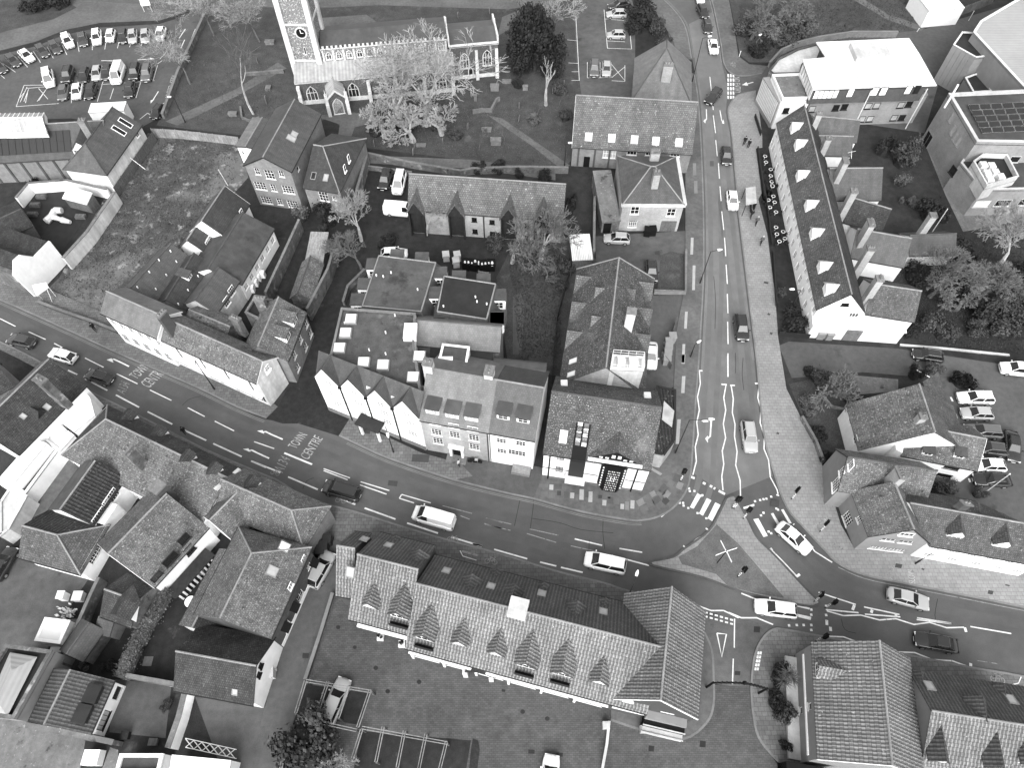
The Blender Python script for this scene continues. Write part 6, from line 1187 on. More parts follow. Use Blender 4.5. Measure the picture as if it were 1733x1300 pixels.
# ================================================================== modern white-roofed building, brick college and hall on the right
md = thing('modern_building', 'modern brick block with broad white curved roof, slatted west bay and roof plant', 'building', at(T3(800, 700)))
D1 = view(1280, 40, 5.416)
wl, rf, P = block(md, [D1(510, 690), D1(1570, 655), D1(1440, 190), D1(760, 175), D1(420, 470)], 5.6, 'brick_mid', 'concrete', .05)
wl2, rf2, P2 = block(md, [D1(515, 610), D1(1560, 580), D1(1400, 170), D1(600, 190), D1(640, 330), D1(440, 345)], 8.0, 'brick_dark', 'felt', 0, 5.4)
MB().prism([at(D1(*p), 8.3) for p in ((425, 325), (520, 600), (975, 580), (1655, 560), (1500, 280), (1400, 128), (550, 165), (640, 305))], (0, 0, -.22)).build('white_roof', 'white_membrane', md)
MB().prism([at(D1(*p), 8.36) for p in ((770, 160), (785, 160), (985, 582), (970, 582))], (0, 0, .08)).build('roof_seam', 'pale_metal', md)
v = at(D1(1055, 240), 9.2); MB().box(v.x - 3, v.x + 3, v.y - 2.2, v.y + 2.2, 8, 9.2).build('roof_plant', 'pale_concrete', md); v = at(D1(1325, 240), 8.6); MB().box(v.x - 1.3, v.x + 1.3, v.y - 1.2, v.y + 1.2, 8, 8.6).build('roof_hatch', 'white', md)
block(md, [D1(140, 480), D1(395, 470), D1(495, 690), D1(235, 700)], 5.8, 'render', 'concrete', .4, -.3, 'pale_metal')
block(md, [D1(115, 440), D1(200, 330), D1(380, 240), D1(560, 190), D1(640, 330), D1(420, 380), D1(400, 465), D1(150, 470)], 4.6, 'brick', 'pale_concrete', .35, -.3, 'brick_dark')
q0, q1 = at(D1(65, 490), 5.2), at(D1(205, 715), 5.2); sb = block(md, [D1(60, 490), D1(125, 480), D1(225, 705), D1(205, 720)], 5.2, 'grey_metal', 'grey_metal', 0)
ex = (q1 - q0).normalized(); nn = V((ex.y, -ex.x, 0)); nn = nn if nn.x < 0 else -nn
for i in range(14): MB().obox(V((q0.x, q0.y, .8)) + ex*((q1 - q0).length*(i + .3)/14) + nn*.02, ex*.3, nn*.1, (0, 0, 4.2)).build('slat', 'pale_metal', md)
A_, B_ = at(D1(510, 690), 5.6), at(D1(1570, 655), 5.6); C_, D_ = at(D1(515, 610), 8.0), at(D1(1560, 580), 8.0)
for p, gm in (((510, 780), 'glass_pale'), ((730, 768), 'glass'), ((808, 760), 'glass'), ((1025, 752), 'glass_pale'), ((1103, 748), 'glass_pale'), ((1325, 743), 'glass_pale'), ((1400, 735), 'glass'), ((968, 872), 'glass_pale'), ((1042, 870), 'glass_pale'), ((1262, 860), 'glass_pale'), ((1335, 858), 'glass')): wall_window(md, A_, B_, D1(*p), 1.1, 1.1, 1, 1, 'dark_metal', gm)
for p, gm, wd in (((548, 650), 'glass_white', .9), ((592, 648), 'glass_white', .9), ((635, 647), 'glass_white', .9), ((682, 645), 'glass_white', .9), ((725, 643), 'glass_white', .9), ((862, 632), 'glass_white', 1.1), ((1085, 620), 'glass_white', 1.2), ((1165, 617), 'glass_white', 1.2), ((1393, 605), 'glass_white', 1.1), ((1470, 603), 'glass', 1.0)): wall_window(md, C_, D_, D1(*p), wd, 1.6, 1, 1, 'dark_metal', gm, False)
E_, F_ = at(D1(440, 345), 8.0), at(D1(515, 610), 8.0)
for i in range(7): wall_window(md, E_, F_, D1(418 + i*13, 425 + i*36), .9, 1.8, 1, 1, 'pale_metal', 'glass_white', False)
for a, b_ in (((1050, 600), (935, 860)), ((1565, 585), (1380, 930))): MB().tube(at(D1(*a), 7.9) + V((0, -.3, 0)), V((at(D1(*a), 7.9).x, at(D1(*a), 7.9).y - .35, 0)), .09, n=6).build('downpipe', 'pale_metal', md)
wall_window(md, at(D1(235, 700), 5.8), at(D1(495, 690), 5.8), D1(272, 793), 1.0, 1.0, 1, 1, 'dark_metal', 'glass')
D2 = view(1540, 0, 3.25)
cg = thing('college_building', 'brick college block with parapet roof and rows of solar panels, right edge', 'building', at(D2(300, 900)))
wl, rf, P = block(cg, [D2(205, 525), D2(640, 505), D2(900, 520), D2(900, 800), D2(360, 790)], 8.6, 'brick_mid', 'felt', .5, -.3, 'pale_concrete', .45)
for j in range(5):
    for i in range(12):
        v = at(D2(322 + j*17 + i*62, 588 + j*33 - i*3), 8.9)
        if j == 4 and i > 10: continue
        b = MB(); b.prism([at(D2(x + 322 + j*17 + i*62, y + 574 + j*32 - i*3), z_) for x, y, z_ in ((0, 0, 9.1), (56, -3, 9.1), (66, 25, 8.85), (9, 28, 8.85))], (0, 0, -.06)); fr_ = b.build('solar_panel', 'pale_metal', cg); b = MB(); b.prism([at(D2(x + 322 + j*17 + i*62, y + 574 + j*32 - i*3), z_) for x, y, z_ in ((.8, .4, 9.12), (55.3, -2.5, 9.12), (65, 24.6, 8.88), (9.4, 27.4, 8.88))], (0, 0, -.05)); b.build('cells', 'solar', fr_)
block(cg, [D2(275, 900), D2(360, 790), D2(900, 800), D2(900, 1040), D2(395, 1050)], 5.2, 'brick_mid', 'felt', .3, -.3, 'pale_concrete', .3)
pb = block(cg, [D2(335, 905), D2(390, 865), D2(520, 870), D2(582, 990), D2(410, 1040)], 6.2, 'pale_concrete', 'felt_dark', .8, 4, 'pale_concrete', .2, names=('plant_pen', 'pen_floor', 'pen_rim'))
for p in ((405, 905), (425, 950), (450, 910), (470, 945), (500, 970), (440, 985)): v = at(D2(*p), 6.9); MB().box(v.x - .5, v.x + .5, v.y - .55, v.y + .55, 6.1, 7.1).tube((v.x, v.y, 7.1), (v.x, v.y, 7.2), .35, n=12).build('cooling_unit', 'pale_metal', cg)
a, b_ = at(D2(205, 525), 8.6), at(D2(360, 790), 8.6)
for p in ((238, 715), (253, 750), (270, 778), (232, 645)): wall_window(cg, a, b_, D2(*p), .8, 1.6, 1, 1, 'grey_metal', 'glass_pale')
wall_window(cg, at(D2(275, 900), 5.2), at(D2(395, 1050), 5.2), D2(238, 938), 1.3, 1.5, 1, 1, 'dark_metal', 'glass'); wall_window(cg, a, b_, D2(98, 765), 2.0, 2.4, 2, 1, 'grey_metal', 'glass')
a, b_ = at(D2(395, 1050), 5.2), at(D2(900, 1040), 5.2)
for p, gm in (((395, 1120), 'glass_white'), ((510, 1115), 'glass'), ((640, 1110), 'glass')): wall_window(cg, a, b_, D2(*p), 2.4, 1.3, 2, 1, 'pale_concrete', gm)
wall_window(cg, at(D2(360, 790), 8.6), at(D2(900, 800), 8.6), D2(575, 875), 1.6, 1.2, 1, 1, 'pale_concrete', 'glass')
MB().tube(at(D2(265, 465), 12), at(D2(190, 590), 7.5), .16, n=8).build('flue', 'white', cg)
hl = thing('sports_hall', 'large hall with pale ribbed metal roof and panelled entrance wing, top right', 'hall', at(D2(500, 300)))
block(hl, [D2(345, 180), D2(385, 118), D2(620, -20), D2(1000, -250), D2(1000, 560), D2(640, 500)], 8.4, 'render_grey', 'metal_roof', .25, -.3, 'pale_metal', .4)
block(hl, [D2(235, 250), D2(285, 178), D2(360, 185), D2(440, 310), D2(360, 320)], 7.0, 'grey_metal', 'felt_dark', .25, -.3, 'pale_metal')
block(hl, [D2(300, 430), D2(385, 400), D2(450, 505), D2(345, 512)], 4.0, 'grey_metal', 'felt_dark', .25, -.3, 'pale_metal')
a, b_ = at(D2(235, 250), 7.0), at(D2(360, 320), 7.0); e = (b_ - a); e.z = 0; nn = V((e.y, -e.x, 0)).normalized(); nn = nn if nn.y < 0 else -nn
for i in range(5): MB().obox(V((a.x, a.y, 0)) + e*(i + .02)/5 + nn*.03, e*.19, nn*.06, (0, 0, 7.0)).build('cladding_panel', 'render_grey', hl)
for i in range(6): p0 = D2(400 + i*42, 260 + i*55); v = at(p0, 5)
b = House('white_shop', 'white boarded building with curtain fence at the top edge', 'building', D2(100, 55), D2(300, 40), -9.0, 3.4) if False else House('white_pavilion', 'white boarded pavilion behind a timber fence at the top edge', 'building', D2(105, 58), D2(300, 42), 7.0, 3.4); b.walls('white'); b.flat('white_membrane', .1, 'white')
panel_fence('fence', 'tall close-boarded timber fence round the white pavilion', [D2(20, -10), D2(75, 130), D2(250, 95), D2(450, 20)], 2.0, 'wood', False, 2.0)
# ================================================================== vehicles
for k_, v_, r_ in (('car_white', .8, .3), ('car_silver', .42, .3), ('car_grey', .16, .3), ('car_dark', .075, .25), ('car_black', .036, .2)): mm(k_, v_, r_, spec=.5, coat=.5)
mm('car_glass', .02, .08, spec=.7); mm('car_lamp', .6, .2); mm('car_tail', .1, .3)
def loft(b, secs):
    """secs: list of cross-sections (lists of points, equal length)"""
    i0 = len(b.v); n = len(secs[0])
    for s in secs: b.v += [V(p) for p in s]
    for i in range(len(secs) - 1):
        for j in range(n - 1): a = i0 + i*n + j; b.f.append([a, a + 1, a + n + 1, a + n])
    b.f.append(list(range(i0 + n - 1, i0 - 1, -1))); a = i0 + (len(secs) - 1)*n; b.f.append(list(range(a, a + n)))
CARK = {  # length, width, height, cowl, roof front, roof rear, tail base (fractions of length from the front), belt, bonnet, boot height
 'hatch': (4.1, 1.76, 1.48, .27, .43, .84, .97, .95, .80, .95), 'saloon': (4.6, 1.8, 1.44, .28, .45, .74, .88, .93, .80, .92), 'suv': (4.5, 1.86, 1.66, .26, .40, .88, .98, 1.05, .95, 1.05),
 'estate': (4.7, 1.82, 1.5, .28, .44, .9, .98, .95, .82, .95), 'mpv': (4.9, 1.92, 1.9, .17, .33, .93, .985, 1.1, .98, 1.1), 'small': (3.6, 1.64, 1.48, .24, .40, .84, .97, .95, .82, .95), 'van': (5.3, 2.02, 2.05, .13, .28, .97, .99, 1.15, 1.0, 1.15)}
def car_meshes(kind):
    L, W, Hh, fc, frf, frr, ft, belt, bon, boot = CARK[kind]; w = W/2; X = lambda f_: L/2 - f_*L
    body = MB(); secs = []
    for (f_, wf, zb, zt) in ((0, .66, .38, bon - .26), (.012, .78, .28, bon - .16), (.05, .9, .22, bon - .06), (.14, .97, .2, bon), (fc - .01, 1, .2, (bon + belt)/2 + .03), (fc + .05, 1, .2, belt), (.5, 1, .2, belt), (ft - .08, .99, .2, belt), (ft - .01 if ft < .95 else .955, .96, .22, boot), (.985, .88, .28, boot - .1), (1, .76, .36, boot - .26)):
        x = X(f_); ww = w*wf; zs = zb + .2
        half = [(ww*.9, zb), (ww, zs), (ww, zt - .14), (ww*.94, zt - .04), (ww*.82, zt), (0, zt + .03)]
        secs.append([(x, -a, z) for a, z in half] + [(x, a, z) for a, z in reversed(half[:-1])])
    loft(body, secs)
    # cabin: base outline and roof outline
    wb, wr, zr = w*.85, w*.68, Hh - .04
    base = [(X(fc), wb*.92), (X(fc + .06), wb), (X((fc + ft)/2), wb), (X(ft - .04), wb*.97), (X(ft), wb*.85)]
    top = [(X(frf), wr*.92), (X(frf + .03), wr), (X((frf + frr)/2), wr*1.02), (X(frr - .02), wr*.97), (X(frr), wr*.88)]
    gl = MB(); i0 = 0
    ring = lambda o, z: [V((x, -y, z)) for x, y in o] + [V((x, y, z)) for x, y in reversed(o)]
    A, B_ = ring(base, belt - .03), ring(top, zr)
    gl.v = A + B_; n = len(A); gl.f = [[i, (i + 1) % n, n + (i + 1) % n, n + i] for i in range(n)]
    roof = MB(); C_ = ring(top, zr + .002); D_ = [V((p.x*.93 + .0, p.y*.8, Hh)) for p in C_]; roof.v = C_ + D_; roof.f = [[i, (i + 1) % n, n + (i + 1) % n, n + i] for i in range(n)] + [list(range(n, 2*n))]
    for s_ in (-1, 1):      # pillars
        for ib in (0, 2, 4):
            p, q = base[ib], top[ib]; a, b_ = V((p[0], s_*p[1]*1.005, belt - .03)), V((q[0], s_*q[1]*1.005, zr + .01)); roof.tube(a, b_, .05, .045, n=5)
        roof.tube((top[0][0], s_*top[0][1], zr), (top[4][0], s_*top[4][1], zr), .05, n=5)
    if kind == 'van':       # panelled sides behind the cab doors and at the tail
        for s_ in (-1, 1):
            p0, p1 = X(.4), X(.975); b2 = [V((p0, s_*wb*1.012, belt - .05)), V((p1, s_*wb*1.0, belt - .05)), V((p1 + .05, s_*wr*1.0, zr + .02)), V((p0, s_*wr*1.05, zr + .02))]; roof.prism(b2, V((0, -s_*.04, 0)))
        roof.prism([V((X(.992), -wb*.86, belt)), V((X(.992), wb*.86, belt)), V((X(.972), wr*.88, zr)), V((X(.972), -wr*.88, zr))], V((.03, 0, 0)))
    if kind in ('mpv', 'suv', 'estate'):
        for s_ in (-1, 1): roof.tube((X(frf + .05), s_*wr*.9, Hh + .04), (X(frr - .03), s_*wr*.9, Hh + .04), .025, n=4)
    whl = MB(); whl.tube((0, -.11, 0), (0, .11, 0), .325, n=16); rim = MB(); rim.tube((0, -.125, 0), (0, .125, 0), .2, n=10)
    hd = MB(); hd.box(-.14, .1, -.17, .17, -.08, .08); tl = MB(); tl.box(-.06, .06, -.12, .12, -.14, .14); mi = MB(); mi.box(-.07, .07, -.1, .1, -.06, .07); pl = MB(); pl.box(-.01, .01, -.26, .26, -.055, .055); gr = MB(); gr.box(-.03, .03, -.4, .4, -.09, .09)
    out = {}
    for nm, b, m, sm_ in (('body', body, 'car_white', True), ('windows', gl, 'car_glass', False), ('roof', roof, 'car_white', False), ('wheel', whl, 'rubber', False), ('rim', rim, 'grey_metal', False), ('headlight', hd, 'car_lamp', False), ('tail_light', tl, 'car_tail', False), ('mirror', mi, 'car_white', False), ('number_plate', pl, 'offwhite', False), ('grille', gr, 'black', False)):
        me = b.mesh(nm, None, False, sm_); me.materials.append(M[m]); out[nm] = me
    return out
CM = {k_: car_meshes(k_) for k_ in CARK}
CARS = []
def car(kind, tone, rear, front, label, group=None, z=.012, zc=.55):
    r, f = at(rear, zc), at(front, zc); d = f - r; c = (r + f)/2; rz = math.atan2(d.y, d.x); me = CM[kind]; L, W = CARK[kind][:2]; belt, bon = CARK[kind][7], CARK[kind][8]
    t = thing('van' if kind == 'van' else 'car', label, 'van' if kind == 'van' else 'car', (c.x, c.y, z), group, rz)
    def add(nm, loc=(0, 0, 0), par=None, m=None):
        o = bpy.data.objects.new(nm, me[nm]); COL.objects.link(o); o.parent = par or t; o.location = loc
        if m: o.material_slots[0].link = 'OBJECT'; o.material_slots[0].material = M[m]
        return o
    col = 'car_' + tone; bd = add('body', m=col); add('windows'); add('roof', m=col)
    for x in (L*.5 - L*.19, -L*.5 + L*.2):
        for y in (-W/2 + .1, W/2 - .1): wh = add('wheel', (x, y, .325)); add('rim', (0, 0, 0), wh)
    for y in (-W*.33, W*.33): add('headlight', (L/2 - .14, y, bon - .2)); add('tail_light', (-L/2 + .05, y*1.12, belt - .2)); add('mirror', (L/2 - L*(CARK[kind][3] + .07), y*1.62, belt + .05), m=col)
    add('number_plate', (L/2 + .01, 0, .42)); add('number_plate', (-L/2 - .01, 0, .55)); add('grille', (L/2 - .03, 0, bon - .32))
    return t
G1, G2, G3 = 'cars on the road', 'cars in the top left car park', 'cars parked beside the cottage'
for kind, tone, f, r, fr_, lab, grp in (
 ('hatch', 'dark', U0, (237, 1082), (45, 1038), 'dark hatchback driving left, nearest the left edge of the road', G1), ('hatch', 'white', U0, (497, 1184), (318, 1128), 'white hatchback driving left past the mossy dark roof', G1),
 ('hatch', 'black', L0, (732, 172), (560, 120), 'black hatchback driving left beside the first painted TOWN CENTRE lettering', G1), ('mpv', 'black', L1, (812, 922), (558, 850), 'long black people carrier driving left ahead of the white van', G1),
 ('van', 'white', L1, (1450, 1110), (1112, 1012), 'white panel van driving left in front of the brick and white houses', G1), ('mpv', 'white', B2, (836, 198), (620, 150), 'white minibus driving left below the road corner', G1),
 ('estate', 'white', B3, (376, 440), (140, 408), 'white estate car stopped at the crossing by the island tip', G1), ('saloon', 'silver', B3, (884, 342), (1090, 398), 'silver saloon driving right past the painted SLOW', G1), ('saloon', 'black', B3, (1252, 632), (1028, 590), 'black saloon driving left by the bottom right pantiled house', G1),
 ('saloon', 'white', L3, (312, 1018), (452, 1140), 'white saloon turning right over the zebra bars', G1), ('suv', 'silver', L3, (108, 412), (130, 558), 'dark car given silver for its roof reflection, between the zigzag lines', G1), ('suv', 'black', U3, (62, 808), (85, 965), 'black sport utility car beside the white terrace end', G1),  # silver suv: dark body, sky reflection on its roof put into the colour
 ('hatch', 'white', U2, (1672, 85), (1688, 220), 'white hatchback driving down past the bus shelter', G1), ('hatch', 'black', T2, (1635, 945), (1645, 1075), 'black hatchback driving down past the two walkers', G1), ('suv', 'black', T2, (1602, 572), (1508, 684), 'black car turning across beside the no entry side road', G1),
 ('saloon', 'white', T2, (1543, 238), (1568, 365), 'white saloon waiting third in the queue at the top', G1), ('hatch', 'black', T2, (1508, 128), (1528, 218), 'black hatchback second in the queue at the top', G1), ('hatch', 'black', T2, (1465, 30), (1512, 118), 'black hatchback behind the white car at the top edge', G1), ('hatch', 'white', T2, (1455, -60), (1480, 20), 'white car cut by the top edge at the head of the queue', G1),
 ('hatch', 'silver', T2, (988, 90), (872, 92), 'small silver car parked under the dark shrubs at the hall', None), ('small', 'silver', T2, (985, 228), (872, 226), 'tiny silver car in the marked bay of the hall car park', None), ('saloon', 'black', T2, (1015, 18), (880, 42), 'black car parked at the top of the hall car park', None),
 ('suv', 'grey', T2, (789, 402), (785, 492), 'grey car parked nose out behind the tiled hall', None), ('hatch', 'silver', T2, (868, 402), (864, 494), 'silver hatchback parked next to the hatched bay', None),
 ('suv', 'black', T1, (985, 1110), (945, 1222), 'black car parked beside the white people carrier by the churchyard wall', None), ('mpv', 'white', T1, (1068, 1128), (1040, 1248), 'white people carrier parked beside the tiled long block', None), ('van', 'white', U1, (1005, 212), (1118, 222), 'white van half hidden by the bare tree and gablet', None), ('hatch', 'white', U1, (970, 498), (1075, 492), 'white car behind the mansard block dormers', None),
 ('hatch', 'silver', U2, (1008, 402), (858, 396), 'silver hatchback on the wet yard by the stone house', None), ('hatch', 'black', U2, (1152, 540), (1162, 675), 'black car parked beside the small oval lawn', None), ('saloon', 'white', U2, (1155, 1068), (1152, 1245), 'white car parked close to the corner building flank', None),
 ('hatch', 'black', U3, (1256, 1062), (1078, 1034), 'black car driving along the drive below the white terrace end', None), ('suv', 'white', L3, (1790, 100), (1592, 78), 'white sport utility car entering the car park at the right edge', G3),
 ('estate', 'white', L3, (1548, 258), (1343, 254), 'white estate car first in the row behind the cottage', G3), ('hatch', 'silver', L3, (1550, 352), (1358, 344), 'silver car second in the row behind the cottage', G3), ('estate', 'grey', L3, (1588, 460), (1390, 444), 'grey estate car third in the row behind the cottage', G3), ('hatch', 'dark', L3, (1615, 565), (1450, 545), 'dark car fourth in the row, half behind the cottage roof', G3), ('hatch', 'white', L3, (1608, 655), (1440, 648), 'white car fifth in the row behind the cottage', G3), ('saloon', 'black', L3, (1642, 742), (1445, 734), 'black car last in the row beside the leaning pole', G3), ('saloon', 'black', L3, (1655, 462), (1672, 620), 'black car parked across the end of the row', G3),
 ('suv', 'silver', B1, (420, 292), (512, 128), 'silver car parked in the lane beside the brick flank', None), ('estate', 'silver', B1, (512, 1012), (582, 850), 'silver estate car under the timber pergola', None), ('hatch', 'white', B2, (415, 1400), (428, 1300), 'white car cut by the bottom edge in the courtyard', None), ('hatch', 'black', B0, (-20, 250), (62, 108), 'black car cut by the left edge beside the hipped yard roof', None),
 ('hatch', 'dark', T0, (-30, 400), (30, 468), 'dark car cut by the left edge in the curved row', G2), ('hatch', 'dark', T0, (50, 352), (122, 432), 'dark car second in the curved row from the left edge', G2), ('saloon', 'white', T0, (122, 312), (222, 408), 'white saloon third in the curved row from the left edge', G2), ('hatch', 'dark', T0, (245, 292), (305, 368), 'dark car fourth in the curved row, after the white saloon', G2), ('hatch', 'dark', T0, (335, 268), (382, 345), 'dark car fifth in the curved row, before the tall white estate', G2), ('estate', 'white', T0, (415, 212), (465, 320), 'white estate car sixth in the curved row', G2), ('hatch', 'dark', T0, (530, 215), (545, 300), 'dark car seventh in the curved row, between two white ones', G2), ('estate', 'white', T0, (628, 190), (628, 296), 'white estate car eighth in the curved row', G2), ('small', 'white', T0, (728, 195), (708, 274), 'white car with dark hood ninth in the curved row', G2), ('hatch', 'black', T0, (802, 195), (792, 280), 'black car tenth in the curved row', G2), ('hatch', 'silver', T0, (862, 195), (858, 280), 'silver car eleventh in the curved row under bare twigs', G2), ('hatch', 'silver', T0, (945, 192), (940, 280), 'silver car twelfth in the curved row under bare twigs', G2), ('hatch', 'white', T0, (1055, 180), (1025, 265), 'white car at the right end of the curved row', G2),
 ('mpv', 'white', T0, (308, 452), (328, 572), 'short white van at the left end of the middle row', G2), ('suv', 'black', T0, (455, 440), (425, 535), 'black car next to the short white van', G2), ('hatch', 'black', T0, (562, 440), (528, 540), 'black car second from the short white van', G2), ('hatch', 'silver', T0, (640, 432), (620, 520), 'silver car between two black cars in the middle row', G2), ('hatch', 'black', T0, (705, 425), (680, 515), 'black car squeezed beside the big white van', G2), ('van', 'white', T0, (792, 402), (738, 568), 'big white van standing out of the middle row', G2), ('suv', 'black', T0, (888, 420), (862, 518), 'black car right of the big white van', G2), ('suv', 'grey', T0, (962, 430), (942, 525), 'grey car at the right end of the middle row', G2),
 ('hatch', 'grey', T0, (425, 540), (398, 662), 'grey car at the left end of the front row', G2), ('hatch', 'white', T0, (512, 540), (490, 650), 'white car second in the front row', G2), ('hatch', 'black', T0, (608, 540), (570, 645), 'black car third in the front row', G2), ('hatch', 'black', T0, (855, 530), (828, 635), 'black car alone in front of the big white van', G2), ('small', 'black', T0, (1045, 695), (1000, 755), 'small black car by the churchyard gate wall', G2)):
    car(kind, tone, f(*r), f(*fr_), lab, grp)
# ================================================================== trees and shrubs
def perp(d, rg):
    a = d.orthogonal().normalized(); b = d.cross(a); t = rg.uniform(0, 2*math.pi); return a*math.cos(t) + b*math.sin(t)
def bare_tree_mesh(seed, H, spread=1.0, levels=5, kids=(3, 4), upb=.12, fork=.25, thick=1.0, twig=.012, lean=(0, 0)):
    rg = random.Random(seed); tr, cr = MB(), MB()
    def branch(p, d, l, r, lev, b):
        n = 3 if lev < 2 else 2; q = p
        for i in range(n):
            d = (d + perp(d, rg)*rg.uniform(.05, .22) + V((0, 0, upb*(.5 if lev > 1 else 1)))).normalized(); q2 = q + d*(l/n); r2 = max(r*(1 - .28/1), twig*.6) if i == n - 1 else r*.9
            b.tube(q, q2, r, r2, n=6 if lev < 1 else (5 if lev < 2 else 3), caps=False)
            if 0 < lev < levels and i < n - 1 and rg.random() < .75:
                side = (d + perp(d, rg)*rg.uniform(.6, 1.1)*spread).normalized(); branch(q2, side, l*rg.uniform(.4, .62), max(r2*.5, twig), lev + 1, cr if lev + 1 > 1 else tr)
            q, r = q2, r2
        if lev < levels:
            for i in range(rg.randint(*kids)):
                dd = (d + perp(d, rg)*rg.uniform(.35, .8)*spread).normalized(); branch(q, dd, l*rg.uniform(.62, .82), max(r*rg.uniform(.55, .72), twig), lev + 1, cr if lev + 1 > 1 else tr)
    branch(V((0, 0, -.1)), V((lean[0], lean[1], 1)).normalized(), H*fork, .0125*H*thick, 0, tr)
    zt = max(v.z for v in cr.v); k = H/zt
    for b in (tr, cr): b.v = [v*k for v in b.v]
    return tr.mesh('trunk', None, False), cr.mesh('crown', None, False)
TM = {}
def bare_tree(label, base, topy, seed, barkm='bark', twigm='twig', name='bare_tree', rz=None, hmax=30, wide=1.0, **kw):
    H = min(height(base, topy), hmax); key = (seed, tuple(sorted(kw.items())))
    if key not in TM:
        a, b = bare_tree_mesh(seed, 10.0, **kw); a.materials.append(M['bark']); b.materials.append(M['twig']); TM[key] = (a, b)
    v = at(base); t = thing(name, label, 'tree', v); t.scale = (H/10*wide, H/10*wide, H/10); t.rotation_euler.z = rnd.uniform(0, 6) if rz is None else rz
    for nm, me, m in (('trunk', TM[key][0], barkm), ('crown', TM[key][1], twigm)):
        o = bpy.data.objects.new(nm, me); COL.objects.link(o); o.parent = t; o.material_slots[0].link = 'OBJECT'; o.material_slots[0].material = M[m]
    return t
def leaf_mesh(seed, n, size, lumps=7, flat=1.0):
    """unit-radius bush: leaves on and inside several lumps"""
    rg = random.Random(seed); b = MB(); L = [(V((0, 0, .45)), .62)]
    for i in range(lumps): a = rg.uniform(0, 6.28); r = rg.uniform(.3, .62); L.append((V((r*math.cos(a), r*math.sin(a), rg.uniform(.2, .85)*flat)), rg.uniform(.25, .45)))
    for i in range(n):
        c, r = L[rg.randrange(len(L))]; d = V((rg.gauss(0, 1), rg.gauss(0, 1), rg.gauss(.25, 1))).normalized(); p = c + d*r*(.45 + .5*abs(rg.gauss(.5, .5)))
        if p.z < .02: p.z = abs(p.z) + .02
        s = size*rg.uniform(.6, 1.5); a = (d + V((rg.gauss(0, .6), rg.gauss(0, .6), rg.gauss(0, .6)))).normalized(); x = a.orthogonal().normalized()*s; y = a.cross(x).normalized()*s*.7
        b.poly([p - x, p + y, p + x, p - y])
    me = b.mesh('foliage', None, False); me.materials.append(M['leaf']); return me
LM = [leaf_mesh(i, 1500, .06, 8) for i in range(3)] + [leaf_mesh(9, 4200, .045, 14, 1.4)]
core = MB()
for i in range(6):
    for j in range(10):
        def sp(i, j): a, b_ = math.pi*.5*i/6, 2*math.pi*j/10; return V((.5*math.cos(a)*math.cos(b_), .5*math.cos(a)*math.sin(b_), .6*math.sin(a)))
        core.poly([sp(i, j), sp(i, j + 1), sp(i + 1, j + 1), sp(i + 1, j)])
CORE = core.mesh('dark_core', None, False); CORE.materials.append(M['leaf_dark'])  # solid dark dome set inside the foliage of every shrub
TWB = None
def shrub(label, p, r, h, m='leaf', name='shrub', k=None, cat='shrub', group=None, twiggy=False):
    v = at(p, 0); t = thing(name, label, cat, v, group); t.scale = (r*rnd.uniform(.8, 1.2), r*rnd.uniform(.8, 1.2), h*rnd.uniform(.85, 1.15)); t.rotation_euler.z = rnd.uniform(0, 6)
    o = bpy.data.objects.new('foliage', LM[rnd.randrange(3) if k is None else k]); COL.objects.link(o); o.parent = t; o.material_slots[0].link = 'OBJECT'; o.material_slots[0].material = M[m]
    o = bpy.data.objects.new('dark_core', CORE); COL.objects.link(o); o.parent = t; return t
T_big = dict(levels=5, kids=(3, 4), spread=1.1, upb=.07, twig=.015)
bare_tree('huge pale bare lime tree in front of the church aisle', (688, 226), -25, 3, 'bark_pale', 'twig_pale', hmax=17, wide=1.35, thick=.9, levels=6, kids=(3, 3), spread=1.2, upb=.03, fork=.14, twig=.009)
bare_tree('second pale bare lime stem growing beside the huge lime', (722, 212), -25, 4, 'bark_pale', 'twig_pale', hmax=17, wide=1.35, thick=.9, levels=6, kids=(2, 3), spread=1.2, upb=.03, fork=.14, twig=.009)
bare_tree('slender white-stemmed birch leaning over the churchyard path', (429, 193), 0, 5, 'bark_pale', 'twig', 'birch_tree', rz=0, hmax=19, levels=4, kids=(2, 3), spread=.8, upb=.14, fork=.4, thick=1.0, lean=(-.12, .1), twig=.016)
bare_tree('small bare tree beside the car park wall', (322, 142), 62, 6, 'bark', 'twig_pale', wide=1.4, **T_big)
for i, (p, ty, lab, sd) in enumerate((((362, 60), -20, 'bare tree at the car park entrance', 7), ((300, 35), -30, 'bare tree behind the silver parked cars', 8), ((440, 70), -15, 'bare tree left of the church tower', 6), ((935, 60), -30, 'bare tree rising behind the dark yew', 8), ((880, 30), -30, 'bare tree at the top edge beyond the chancel', 7))): bare_tree(lab, p, ty, sd, 'bark', 'twig_pale', hmax=12, wide=1.2, **T_big)
bare_tree('pollarded pale tree with cut limbs beside the yew', (924, 178), 84, 12, 'bark_pale', 'bark_pale', 'pollard_tree', rz=.4, levels=3, kids=(2, 3), spread=.55, upb=.12, fork=.36, thick=2.6, twig=.04)
bare_tree('wide bare tree on the green by the cycle path', (1285, 62), -12, 7, 'bark', 'twig', hmax=10, levels=5, kids=(3, 4), spread=1.1, upb=.05, fork=.12, twig=.011)
bare_tree('bare tree on the green behind the wide one', (1330, 40), -30, 8, 'bark', 'twig', hmax=9, levels=5, kids=(3, 4), spread=1.1, upb=.05, fork=.12, twig=.011)
PL = dict(levels=5, kids=(3, 4), spread=1.15, upb=.07, fork=.12, twig=.013)
bare_tree('pale bare tree between alley and mansard block', (612, 408), 345, 21, 'bark_pale', 'twig_pale', **PL); bare_tree('spreading pale bare tree in front of the gablets', (722, 398), 345, 22, 'bark_pale', 'twig_pale', **PL)
